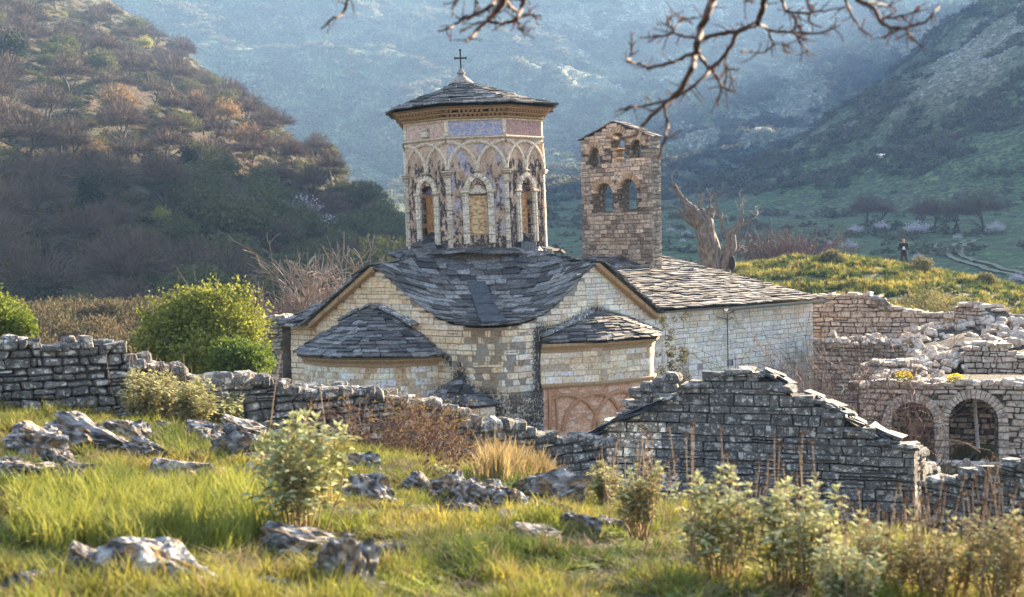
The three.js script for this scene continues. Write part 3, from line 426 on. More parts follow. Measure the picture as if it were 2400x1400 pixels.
// slabs bedded in the gable walls over the apse roofs
{ const r = mulberry(78); const run = (mk, n) => { for (let k = 0; k < n; k++) { const bag = new Bag(), [p, q] = mk(k / n, (k + .92) / n); const d = nrm3(sub3(q, p)), up = [0, 1, 0], o = mk.out, th = range(r, .05, .1), pr = range(r, .18, .34); const c = [p, q, add3(q, up, th), add3(p, up, th)].map((v) => add3(v, o, -.03)); block(bag, [...c, ...c.map((v) => add3(v, o, pr))], c.map((_, i) => [i % 3 ? .5 : 0, i > 1 ? .1 : 0, 0]).concat(c.map((_, i) => [i % 3 ? .5 : 0, i > 1 ? .1 : 0, .3])), .012, S3([1, 1, 1], range(r, .7, 1.2)), r() * 6, r() * 6); part(church, 'drip_slab', bag.geo(), MAT.grey); } };
  const L1 = (a, b) => { const f = (t) => { const z = lerp(-1.3, 1.9, t); return [-CX, 4.62 - Math.abs(z - .2) * .36, z]; }; return [f(a), f(b)]; }; L1.out = [-1, 0, 0]; run(L1, 7);
  const R1 = (a, b) => { const f = (t) => { const x = lerp(-2.4, -.2, t); return [x, 4.3 - Math.abs(x) * .26, CZ]; }; return [f(a), f(b)]; }; R1.out = [0, 0, 1]; run(R1, 5); }
// raking cornices under the overhangs
{ const rk = (p, q, o, w) => { const b = new Bag(), c = [p, q].map((v) => v), up = [0, .13, 0]; const A = [add3(p, [0, -.16, 0]), add3(q, [0, -.16, 0]), q, p]; block(b, [...A.map((v) => add3(v, o, -.05)), ...A.map((v) => add3(v, o, w))], [[0, 0, 0], [2, 0, 0], [2, .2, 0], [0, .2, 0], [0, 0, .2], [2, 0, .2], [2, .2, .2], [0, .2, .2]], .02, rgb(246, 214, 168)); part(church, 'raking_cornice', b.geo(), MAT.mortar); };
  for (let k = 0; k < 4; k++) { const f = (t) => [t * 2.78, rfS(t * 2.78) + .01, CZ], a = k / 4 + .004, c = (k + 1) / 4 - .004; rk(f(a), f(c), [0, 0, 1], .2); const g = (t) => { const z = .18 - t * 2.75; return [-CX, rfE(z) + .01, z]; }; rk(g(a), g(c), [-1, 0, 0], .2); }
}
// little lean-to apse at the foot of the corner
{ const F = (g) => { const p = []; for (let i = 0; i <= 12; i++) { const a = Math.PI * (1.02 + i / 12 * .98); p.push([(.95 + g) * Math.cos(a), -(1.0 + g) * Math.sin(a)]); } return p; };
  const toC = ([x, z]) => { const ox = -CX + .1, oz = CZ - 1.25, c = Math.cos(-60 * RAD), s = Math.sin(-60 * RAD); return [ox + x * c + z * s, oz - x * s + z * c]; };
  const pts = F(0).map(toC).reverse(), P2 = F(.12).map(toC).reverse(), FF = pathMap(pts), ap = toC([0, .02]), b = new Bag();
  const cl = masonry({ ...apseOpt, seed: 47, s0: 0, s1: FF.length_, y0: .6, y1: 1.95, map: pm(FF) }); part(church, 'lean_to_stonework', mergeGeometries(cl.map((q) => q.geo)), apseM).userData.kind = 'stuff';
  for (let i = 0; i + 1 < pts.length; i++) { b.quad([pts[i][0], .2, pts[i][1]], [pts[i + 1][0], .2, pts[i + 1][1]], [pts[i + 1][0], 1.98, pts[i + 1][1]], [pts[i][0], 1.98, pts[i][1]], [0, 0], [.1, 0], [.1, .5], [0, .5], rgb(226, 190, 150)); b.tri([P2[i][0], 1.96, P2[i][1]], [P2[i + 1][0], 1.96, P2[i + 1][1]], [ap[0], 2.62, ap[1]], [0, 0], [1, 0], [.5, 1], rgb(60, 56, 54)); }
  part(church, 'lean_to_core', b.geo(), MAT.mortar); const G = pathMap(P2);
  roofList.push(...slates({ seed: 61, rows: 7, w: [.22, .45], lift: .03, weight: 1, surf: (u, t) => { const q = G(u * G.length_ * .9999); return [lerp(q.x, ap[0], t), lerp(1.98, 2.66, t), lerp(q.z, ap[1], t)]; } })); }
// drum roof
const drum = new THREE.Group(); drum.name = 'drum'; church.add(drum);
drum.position.set(0, 5.9, 0); drum.rotation.order = 'YXZ'; drum.rotation.set(0, (4 - 48) * RAD, 1.3 * RAD);
const OR = 2.21, OA = OR * Math.cos(Math.PI / 8), OW = 2 * OR * Math.sin(Math.PI / 8), Y = (y) => y - 5.9;
const oct = (r, k, o = 0) => { const a = (k + .5) * Math.PI / 4 + o; return [r * Math.sin(a), r * Math.cos(a)]; };
{ const list = [], apex = [-.24, Y(11.16), 0]; const E = (u, R) => { const k = Math.floor(u * 8) % 8, t = u * 8 - Math.floor(u * 8), a = oct(R, k), b = oct(R, k + 1); return [lerp(a[0], b[0], t), lerp(a[1], b[1], t)]; };
  list.push(...slates({ seed: 63, rows: 11, w: [.28, .7], lift: .04, th: [.03, .06], weight: 1, surf: (u, t) => { const q = E(u, 2.72), k = t * .93; return [lerp(q[0], apex[0], k), lerp(Y(10.24), apex[1], Math.pow(k, 1.05)) , lerp(q[1], apex[2], k)]; } }));
  const b = new Bag(); for (let k = 0; k < 8; k++) { const a = oct(2.64, k), c = oct(2.64, k + 1); b.tri([a[0], Y(10.2), a[1]], [c[0], Y(10.2), c[1]], [apex[0], apex[1] - .06, apex[2]], [0, 0], [1, 0], [.5, 1], rgb(56, 54, 54)); b.tri([a[0], Y(10.2), a[1]], [c[0], Y(10.2), c[1]], [0, Y(10.18), 0], [0, 0], [1, 0], [.5, 1], rgb(90, 76, 60)); }
  part(drum, 'roof_bed', b.geo(), MAT.slate);
  // slates of church and drum share one limit
  const all = [...roofList.map((q) => ({ ...q, to: church })), ...list.map((q) => ({ ...q, size: q.size * 1.1, to: drum }))].sort((x, y) => y.size - x.size);
  all.slice(0, 300).forEach((q) => part(q.to, 'slate', q.geo, MAT.slate));
  for (const to of [church, drum]) part(to, 'slate_covering', mergeGeometries(all.slice(300).filter((q) => q.to === to).map((q) => q.geo)), MAT.slate).userData.kind = 'stuff';
  // mortar cap, finial and iron cross
  const f = new THREE.LatheGeometry([[.0, 0], [.42, 0], [.34, .1], [.2, .22], [.1, .3], [.1, .34], [.14, .36], [.09, .42], [.05, .5], [0, .52]].map(([x, y]) => new THREE.Vector2(x, y)), 14); f.translate(apex[0] - .02, Y(11.05), 0); f.setAttribute('color', new THREE.Float32BufferAttribute(new Array(f.attributes.position.count * 3).fill(lin(188)), 3)); part(drum, 'finial', f, MAT.mortar);
  const cb = new Bag(), cx = apex[0] - .02, y0 = Y(11.5), ic = rgb(44, 36, 34); boxBlock(cb, cx - .022, cx + .022, y0, y0 + .62, -.022, .022, .006, ic); const ar = new Bag(); boxBlock(ar, cx - .17, cx + .17, y0 + .35, y0 + .395, -.024, .024, .006, ic); for (const s of [-1, 1]) boxBlock(ar, cx + s * .17 - .02, cx + s * .17 + .02, y0 + .335, y0 + .41, -.026, .026, .005, ic); boxBlock(ar, cx - .035, cx + .035, y0 + .6, y0 + .64, -.026, .026, .005, ic);
  const cr_ = new THREE.Group(); cr_.name = 'cross'; drum.add(cr_); cr_.rotation.y = 0; part(cr_, 'upright', cb.geo(), MAT.iron); part(cr_, 'crossbar', ar.geo(), MAT.iron);
}
// drum base ring
{ const b = new Bag(); for (let i = 0; i < 40; i++) { const a = i / 40 * 2 * Math.PI, c = (i + 1) / 40 * 2 * Math.PI, P = (t, r, y) => [r * Math.cos(t), y, r * Math.sin(t)]; b.quad(P(a, 2.42, 4.9), P(c, 2.42, 4.9), P(c, 2.42, 5.94), P(a, 2.42, 5.94), [i * .38, .1], [i * .38 + .38, .1], [i * .38 + .38, .62], [i * .38, .62], rgb(126, 118, 110)); b.tri(P(a, 2.45, 5.9), P(c, 2.45, 5.9), [0, 6.05, 0], [0, 0], [1, 0], [.5, .5], rgb(70, 66, 60)); }
  part(church, 'drum_base', b.geo(), MAT.mortar); }
// drum faces: plaster worn to stone, blue and rose paint, black algae at the foot and along the ledges
function faceTex(seed, blue, dark) {
  return tex(256, 512, (u, v) => { const x = u * 1.7 + seed * 5, y = v * 3.4, n = fbm(x * 1.6, y * 1.1, 4), f = fbm(x * 8, y * 8, 4), g = fbm(x * 24, y * 24, 3), st = fbm(x * 4.5, y * 2.2 + 9, 4);
    let c = [192 + n * 44 + f * 36, 164 + n * 44 + f * 36, 138 + n * 42 + f * 34]; const b = sst(.02, .24, n * .5 + .3 * fbm(x * 2.2 + 8, y * 1.2, 4) + blue) * sst(.62, .9, y) * (1 - sst(3.2, 3.35, y)); c = c.map((q, i) => lerp(q, [148, 152, 176][i] + f * 50, b * .62));
    const ro = sst(.1, .35, fbm(x * 1.9 - 8, y * 1.5 + 3, 4)); c = c.map((q, i) => lerp(q, [186, 148, 126][i] + f * 40, ro * .4));
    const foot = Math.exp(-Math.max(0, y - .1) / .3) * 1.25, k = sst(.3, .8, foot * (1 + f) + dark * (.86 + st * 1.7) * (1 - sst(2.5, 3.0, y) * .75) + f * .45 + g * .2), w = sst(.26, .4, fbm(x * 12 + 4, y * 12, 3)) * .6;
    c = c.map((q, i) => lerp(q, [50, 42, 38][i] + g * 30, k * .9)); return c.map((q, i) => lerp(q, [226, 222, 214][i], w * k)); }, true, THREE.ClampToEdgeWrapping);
}
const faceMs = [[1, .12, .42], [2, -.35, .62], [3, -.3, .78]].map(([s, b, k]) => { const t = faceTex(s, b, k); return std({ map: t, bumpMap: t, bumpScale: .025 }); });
const friezeMs = [['b', [150, 154, 180], [184, 170, 170]], ['r', [194, 158, 138], [206, 182, 164]], ['p', [180, 140, 126], [160, 130, 124]]].map(([n, a, b], i) => std({ map: tex(256, 96, (u, v) => { const f = fbm(u * 18, v * 7, 4), g = fbm(u * 60, v * 20, 3), k = sst(-.2, .3, fbm(u * 7 + i * 9, v * 2, 4)), w = sst(.3, .45, fbm(u * 13, v * 5 + i, 3)); return a.map((q, j) => lerp(lerp(q, b[j], k) + f * 40 + g * 26, 222, w * .5)); }, true, THREE.ClampToEdgeWrapping) }));
const ochreT = tex(128, 256, (u, v) => { const f = fbm(u * 5, v * 10, 4), g = fbm(u * 22, v * 44, 3), k = sst(.05, .3, fbm(u * 4 + 9, v * 8, 4) + g * .15); return [222 + f * 44 + g * 30, 186 + f * 46 + g * 30, 136 + f * 46 + g * 26].map((q, i) => lerp(q, [120, 96, 70][i] + g * 30, k * .5)); });
const ochreM = std({ map: ochreT, bumpMap: ochreT, bumpScale: .03 });
const dressT = tex(256, 512, (u, v) => { const f = fbm(u * 8, v * 14, 4), g = fbm(u * 40, v * 60, 3), k = sst(.1, .36, fbm(u * 5 + 3, v * 9, 4) + g * .2); const c = [228 + f * 40 + g * 20, 214 + f * 40 + g * 20, 194 + f * 40 + g * 20]; return c.map((q, i) => lerp(q, [120, 110, 98][i] + g * 40, k * .55)); });
const dressM = std({ map: dressT, bumpMap: dressT, bumpScale: .015 });
function uvBox(g, f) { const p = g.attributes.position, u = g.attributes.uv; for (let i = 0; i < p.count; i++) { const q = f(p.getX(i), p.getY(i), p.getZ(i)); u.setXY(i, q[0], q[1]); } if (!g.attributes.color) g.setAttribute('color', new THREE.Float32BufferAttribute(new Float32Array(p.count * 3).fill(1), 3)); return g; }
const ndx = (g) => (g.index ? g.toNonIndexed() : g);
function arcBar(cx, cy, r, a0, a1, w, d, n, z0, col, jag) { // a moulded stone bar along an arc
  const b = new Bag(); const prof = [[-w, 0], [-w * .8, d * .7], [-w * .25, d], [w * .25, d], [w * .8, d * .7], [w, 0]];
  for (let i = 0; i < n; i++) { const A = lerp(a0, a1, i / n), B = lerp(a0, a1, (i + 1) / n), P = (a, k) => [cx + (r + prof[k][0]) * Math.cos(a), cy + (r + prof[k][0]) * Math.sin(a), z0 + prof[k][1]]; for (let k = 0; k + 1 < prof.length; k++) b.quad(P(A, k), P(B, k), P(B, k + 1), P(A, k + 1), [k * .1, i * .06], [k * .1, i * .06 + .06], [k * .1 + .1, i * .06 + .06], [k * .1 + .1, i * .06], col); }
  return b.geo();
}
{
  const bY = 0, spring = Y(8.38), h2 = OW / 2, Z0 = OA - .0;
  const winW = .27, wy0 = Y(6.5), wy1 = Y(7.72);
  for (let k = 0; k < 8; k++) {
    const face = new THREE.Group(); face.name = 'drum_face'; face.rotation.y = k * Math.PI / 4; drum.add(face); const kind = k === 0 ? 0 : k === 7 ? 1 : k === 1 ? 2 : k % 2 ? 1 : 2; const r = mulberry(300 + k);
    const add = (name, g, m, label) => part(face, name, g, m, label);
    // wall panel with the window niche cut out
    const sh = new THREE.Shape([[-h2, bY - .1], [h2, bY - .1], [h2, Y(9.3)], [-h2, Y(9.3)]].map(([x, y]) => new THREE.Vector2(x, y))), ho = new THREE.Path(); ho.moveTo(-winW, wy0); ho.lineTo(winW, wy0); ho.lineTo(winW, wy1); ho.absarc(0, wy1, winW, 0, Math.PI, false); ho.lineTo(-winW, wy0); sh.holes.push(ho);
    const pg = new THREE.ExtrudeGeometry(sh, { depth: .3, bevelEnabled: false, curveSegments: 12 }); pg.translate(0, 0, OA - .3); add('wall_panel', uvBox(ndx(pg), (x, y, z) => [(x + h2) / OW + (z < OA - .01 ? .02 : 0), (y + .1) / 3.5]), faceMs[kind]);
    // infill of the niche
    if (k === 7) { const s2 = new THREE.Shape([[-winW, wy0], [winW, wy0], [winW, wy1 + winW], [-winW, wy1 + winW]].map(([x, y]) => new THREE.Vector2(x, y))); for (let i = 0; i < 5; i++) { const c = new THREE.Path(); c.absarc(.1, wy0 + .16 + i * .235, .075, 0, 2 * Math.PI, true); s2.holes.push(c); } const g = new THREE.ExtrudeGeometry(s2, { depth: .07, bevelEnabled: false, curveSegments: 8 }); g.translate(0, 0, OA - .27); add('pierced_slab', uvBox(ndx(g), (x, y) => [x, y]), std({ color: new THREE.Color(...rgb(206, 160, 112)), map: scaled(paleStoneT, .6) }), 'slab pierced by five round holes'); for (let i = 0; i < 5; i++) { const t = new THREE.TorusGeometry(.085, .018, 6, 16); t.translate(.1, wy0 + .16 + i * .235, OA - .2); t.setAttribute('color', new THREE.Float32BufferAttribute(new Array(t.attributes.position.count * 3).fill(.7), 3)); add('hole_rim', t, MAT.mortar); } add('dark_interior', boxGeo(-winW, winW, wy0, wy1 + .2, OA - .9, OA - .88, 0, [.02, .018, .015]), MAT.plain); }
    else add('niche_infill', boxGeo(-winW - .01, winW + .01, wy0, wy1 + winW, OA - .26, OA - (k === 0 ? .14 : .2), .01, k === 0 ? [1, 1, 1] : [.86, .72, .66], k * .31 + .42, k * .17 + .1), ochreM);
    if (k === 0) { const t = new THREE.CircleGeometry(winW * .95, 14, 0, Math.PI); t.translate(0, wy1 - .02, OA - .12); add('tympanum', uvBox(ndx(t), (x, y) => [x, y]), dressM); add('lintel', boxGeo(-winW, winW, wy1 - .07, wy1 - .02, OA - .15, OA - .09, .01, rgb(120, 110, 84)), MAT.mortar); }
    else { const t = new THREE.CircleGeometry(winW * .92, 12, 0, Math.PI); t.translate(0, wy1, OA - .19); add('tympanum', uvBox(ndx(t), (x, y) => [x, y]), std({ color: new THREE.Color(...rgb(142, 146, 182)), map: scaled(paleStoneT, .8) })); }
    // jambs of cut stone and their capitals
    for (const s of [-1, 1]) { let y = Y(6.25); while (y < wy1 - .05) { const h = Math.min(range(r, .2, .34), wy1 - y); add('jamb_stone', boxGeo(s > 0 ? winW : -winW - .19, s > 0 ? winW + .19 : -winW, y, y + h - .008, OA - .1, OA + .055 + r() * .01, .012, S3([1, .97, .93], range(r, .85, 1.05)), r() * 3, r() * 3), dressM); add('jamb_fillet', boxGeo(s > 0 ? winW + .07 : -winW - .12, s > 0 ? winW + .12 : -winW - .07, y, y + h - .008, OA + .05, OA + .085, .01, [1, .97, .93], r(), r()), dressM); y += h; }
      add('jamb_capital', boxGeo(s > 0 ? winW - .02 : -winW - .24, s > 0 ? winW + .24 : -winW + .02, wy1, wy1 + .075, OA - .05, OA + .1, .018, [.95, .88, .78], r(), r()), dressM); }
    // pointed hood over the window: two arcs struck from off-centre, inner roll
    { const R = .62, c = .2, a1 = Math.acos(c / R); for (const s of [-1, 1]) { const n = 4; for (let i = 0; i < n; i++) { const A = lerp(0, a1 * .985, i / n), B = lerp(0, a1 * .985, (i + .96) / n), bag = new Bag(); const P = (a, rr, z) => { const x = rr * Math.cos(a) - c; return [s * x, wy1 + .075 + rr * Math.sin(a) * .88, z]; }; const q = [[A, R - .17], [A, R], [B, R], [B, R - .17]]; block(bag, [...q.map(([a, rr]) => P(a, rr, OA - .06)), ...q.map(([a, rr]) => P(a, rr, OA + .075))], [...q, ...q].map(([a, rr], j) => [rr, a * .5, j > 3 ? .1 : 0]), .014, S3([1, .95, .88], range(r, .84, 1.05)), r() * 3, r() * 3); add('hood_stone', bag.geo(), dressM); } }
      add('hood_finial', boxGeo(-.06, .06, wy1 + .6, wy1 + .7, OA - .05, OA + .07, .03, [.95, .9, .84]), dressM); }
    // intersecting arcade
    const ac = [.9, .84, .76]; add('arcade_arch', arcBar(0, spring, h2 - .02, .03, Math.PI - .03, .055, .075, 26, OA - .01, ac), dressM);
    add('arcade_arch', arcBar(-h2, spring, h2 - .02, .03, Math.PI / 2 - .02, .055, .07, 14, OA - .008, ac), dressM); add('arcade_arch', arcBar(h2, spring, h2 - .02, Math.PI / 2 + .02, Math.PI - .03, .055, .07, 14, OA - .006, ac), dressM);
    add('corbel', boxGeo(-.1, .1, spring - .06, spring, OA - .04, OA + .12, .025, [.9, .82, .7]), dressM); add('corbel', boxGeo(-.06, .06, spring - .18, spring - .06, OA - .04, OA + .07, .03, [.9, .82, .7]), dressM);
    // frieze and string course
    add('string_course', boxGeo(-h2 - .02, h2 + .02, Y(9.29), Y(9.36), OA - .1, OA + .07, .02, [.94, .88, .8]), dressM);
    { const g = new THREE.PlaneGeometry(OW - .1, .46); g.translate(0, Y(9.6), OA - .02); add('frieze_panel', uvBox(ndx(g), (x, y) => [(x + h2) / OW, (y - Y(9.37)) / .46]), friezeMs[kind], ['blue painted frieze panel', 'ochre and rose frieze panel', 'faded red frieze panel'][kind]); }
    add('frieze_border', boxGeo(-h2, h2, Y(9.8), Y(9.86), OA - .08, OA + .03, .012, [.95, .86, .74]), dressM);
    if (k === 7) { add('niche_stone', boxGeo(-.12, .16, Y(9.37), Y(9.6), OA - .02, OA + .1, .05, [1, .97, .92]), dressM); add('niche_stone', boxGeo(-.06, .12, Y(9.6), Y(9.68), OA - .02, OA + .08, .035, [1, .97, .92]), dressM); }
    // corner pilaster with its capital, shared with the next face
    { const [vx, vz] = oct(OR, 0), a = Math.PI / 8; const put = (name, w, y0, y1, pr, col) => { const g = boxGeo(-w, w, y0, y1, -.08, pr, .02, col, r() * 3, r() * 3); g.rotateY(a); g.translate(vx - Math.sin(a) * .02, 0, vz - Math.cos(a) * .02); add(name, g, dressM); };
      let y = bY; while (y < spring - .14) { const h = Math.min(range(r, .35, .6), spring - .12 - y); put('pilaster_stone', .07 + r() * .008, y, y + h - .008, .035 + r() * .008, S3([.9, .84, .76], range(r, .7, 1.0))); y += h; } put('pilaster_capital', .13, spring - .12, spring - .06, .1, [.8, .74, .62]); put('pilaster_capital', .16, spring - .06, spring + .0, .13, [.86, .8, .7]); put('frieze_pilaster', .06, Y(9.36), Y(9.82), .03, [.98, .92, .84]); }
    // cornice: stepped bands with two rows of dentils
    const cw = rgb(214, 180, 138); const band = (y0, y1, o, ch = .015) => { const w = (OA + o) * Math.tan(Math.PI / 8), bb = new Bag(), w0 = (OA - .1) * Math.tan(Math.PI / 8); block(bb, [[-w0, y0, OA - .1], [w0, y0, OA - .1], [w0, y1, OA - .1], [-w0, y1, OA - .1], [-w, y0, OA + o], [w, y0, OA + o], [w, y1, OA + o], [-w, y1, OA + o]], [[-w, y0, 0], [w, y0, 0], [w, y1, 0], [-w, y1, 0], [-w, y0, o], [w, y0, o], [w, y1, o], [-w, y1, o]], ch, cw, k, 0); add('cornice_band', bb.geo(), MAT.mortar); };
    band(Y(9.86), Y(9.93), .08); band(Y(9.98), Y(10.04), .16); band(Y(10.1), Y(10.17), .25); band(Y(10.17), Y(10.21), .33);
    const db = new Bag(); for (const [y0, y1, o, n] of [[Y(9.93), Y(9.98), .13, 13], [Y(10.04), Y(10.1), .22, 14]]) { const w = (OA + o) * Math.tan(Math.PI / 8); for (let i = 0; i < n; i++) { if (r() < .05) continue; const x = lerp(-w + .05, w - .05, (i + .5) / n); boxBlock(db, x - .042, x + .042, y0, y1, OA - .05, OA + o + r() * .012, .012, cw); } } const dc = add('dentil_course', db.geo(), MAT.mortar); dc.userData.kind = 'stuff';
  }
}
// rain gutter on the right flank
{ const b = new Bag(); const pts = [], x0 = 5.95, x1 = 12.15; const n = 8, prof = Array.from({ length: n + 1 }, (_, i) => { const a = Math.PI + i / n * Math.PI; return [.085 * Math.cos(a), .085 * Math.sin(a)]; }); for (let k = 0; k < n; k++) b.quad([x0, 4.12 + prof[k][1], 5.0 + prof[k][0]], [x1, 4.16 + prof[k][1], 5.0 + prof[k][0]], [x1, 4.16 + prof[k + 1][1], 5.0 + prof[k + 1][0]], [x0, 4.12 + prof[k + 1][1], 5.0 + prof[k + 1][0]], [0, 0], [1, 0], [1, 1], [0, 1], rgb(122, 128, 118)); part(church, 'rain_gutter', b.geo(), MAT.plain, 'grey half-round rain gutter'); const t = new Bag(); tube(t, [[6.55, 4.05, 4.95], [6.55, 3.9, 4.64], [6.57, .3, 4.64]], [.018, .018, .018], 6, rgb(70, 66, 62)); part(church, 'downpipe', t.geo(), MAT.iron); const w = new Bag(); tube(w, [[6.0, 3.86, 4.6], [6.5, 3.72, 4.72], [6.9, 3.8, 4.62]], [.012, .012, .012], 5, rgb(70, 66, 62)); part(church, 'wall_bracket', w.geo(), MAT.iron); }

// ---------------------------------------------------------------- bell gable standing on the nave roof
const tower = thing('bell_gable', 'tall grey stone bell gable with arched openings standing on the nave roof', 'bell tower');
{
  const T = new THREE.Vector3(7.15, 0, 0).applyAxisAngle(new THREE.Vector3(0, 1, 0), CH.turn).add(new THREE.Vector3(CH.x, 0, CH.z)); tower.position.copy(T); tower.rotation.y = -42 * RAD;
  const Wd = 1.5, th = .27, topY = (x) => 9.74 + (1 - Math.abs(x + .05) / Wd) * .58, OPEN = [[-.5, .35, 7.3, 7.93], [.52, .34, 7.36, 8.04], [-.9, .22, 8.87, 9.29], [.12, .29, 8.93, 9.66], [.88, .2, 9.04, 9.49]];
  const inside = (x, y, g) => OPEN.some(([c, w, a, b]) => Math.abs(x - c) < w + g && y > a - g * .3 && (y < b || Math.hypot(x - c, y - b) < w + g));
  const sh = new THREE.Shape([[-Wd + .03, 4.4], [Wd - .03, 4.4], [Wd - .03, topY(Wd) - .02], [-.05, topY(-.05) - .03], [-Wd + .03, topY(-Wd) - .02]].map(([x, y]) => new THREE.Vector2(x, y)));
  for (const [c, w, a, b] of OPEN) { const h = new THREE.Path(); h.moveTo(c - w, a); h.lineTo(c + w, a); h.lineTo(c + w, b); h.absarc(c, b, w, 0, Math.PI, false); h.lineTo(c - w, a); sh.holes.push(h); }
  const g = new THREE.ExtrudeGeometry(sh, { depth: 2 * th - .04, bevelEnabled: false, curveSegments: 10 }); g.translate(0, 0, -th + .02); const cg = uvBox(ndx(g), (x, y, z) => [x + z, y]); { const c = cg.attributes.color, q = rgb(176, 164, 146); for (let i = 0; i < c.count; i++) c.setXYZ(i, ...q); } part(tower, 'core', cg, MAT.earthCore);
  const tone = (x, y, r) => { const m = fbm(x * 1.1 + 4, y * 1.1, 3), k = clamp((y > 8.4 ? .5 : .08) + .7 * fbm(x * 1.4, y * 1.4, 3) + (Math.abs(x) > 1.2 ? -.5 : 0) + (r() - .5) * .7, 0, 1); return mixc(mixc(S3(rgb(212, 210, 206), range(r, .6, 1.05)), rgb(122, 120, 118), clamp(m * 2.2 + (r() - .5) * .6, 0, .85)), rgb(248, 240, 226), k); };
  const list = [];
  for (const s of [1, -1]) list.push(...masonry({ seed: 71 + s, s0: -Wd, s1: Wd, y0: 4.5, y1: 10.5, h: [.1, .18], l: [.18, .48], top: topY, clip: topY, map: (x, y, w) => [x * s, y, s * (th + w)], depth: .12, gap: .009, ch: .012, proud: .025, jit: .016, wave: .015, slant: .03, split: .1, skip: (x, y, a, b, ya, yb) => [[a, ya], [b, ya], [a, yb], [b, yb], [x, y]].filter(([q, e]) => inside(q, e, .02)).length > 0 && (inside(x, y, .12) || inside(a + .03, y, 0) || inside(b - .03, y, 0)) , color: tone, weight: () => s > 0 ? 1 : .1 }));
  for (const s of [1, -1]) list.push(...masonry({ seed: 75 + s, s0: -th, s1: th, y0: 4.5, y1: 9.75, h: [.1, .18], l: [.25, .5], map: (x, y, w) => [s * (Wd + w), y, -x * s], depth: .1, gap: .014, ch: .014, proud: .02, wave: .015, color: (x, y, r) => S3(rgb(186, 184, 176), range(r, .6, 1.05)), weight: () => s > 0 ? 1 : .1 }));
  // arch stones
  const r = mulberry(81); for (const [c, w, a, b] of OPEN) { const n = Math.round(w * 30) + 1, ring = .2; for (let i = 0; i < n; i++) { const A = i / n * Math.PI, B = (i + .93) / n * Math.PI, bag = new Bag(), q = [[A, w], [A, w + ring + r() * .03], [B, w + ring + r() * .03], [B, w]]; const P = ([t, rr], z) => [c + rr * Math.cos(t), b + rr * Math.sin(t), z]; block(bag, [...q.map((v) => P(v, th - .14)), ...q.map((v) => P(v, th + .02 + r() * .012))], [...q, ...q].map(([t, rr], j) => [rr, t * .5, j > 3 ? .1 : 0]), .012, mixc(rgb(186, 166, 140), rgb(238, 228, 212), r()), r() * 5, r() * 5); part(tower, 'arch_stone', bag.geo(), MAT.pale); } }
  part(tower, 'mullion_stone', boxGeo(-.17, .04, 8.93, 9.12, -.2, th - .02, .02, rgb(228, 214, 192)), MAT.pale); part(tower, 'mullion_stone', boxGeo(-.15, .02, 9.125, 9.34, -.2, th - .03, .02, rgb(220, 204, 180)), MAT.pale); part(tower, 'mullion_stone', boxGeo(-.2, .1, 9.345, 9.44, -.22, th, .02, rgb(214, 190, 158)), MAT.pale);
  emit(tower, list, 'wall_stone', MAT.pale, 300, 'wall_stonework');
  for (const s of [-1, 1]) { const sl = slates({ seed: 83 + s, rows: 5, w: [.3, .5], lift: .02, th: [.025, .05], surf: (u, t) => { const x = lerp(s * (Wd + .03), -.05, t); return [x, topY(x) + .01, lerp(.33, -.33, u)]; } }); sl.forEach((q) => part(tower, 'slate', q.geo, MAT.slate)); }
}
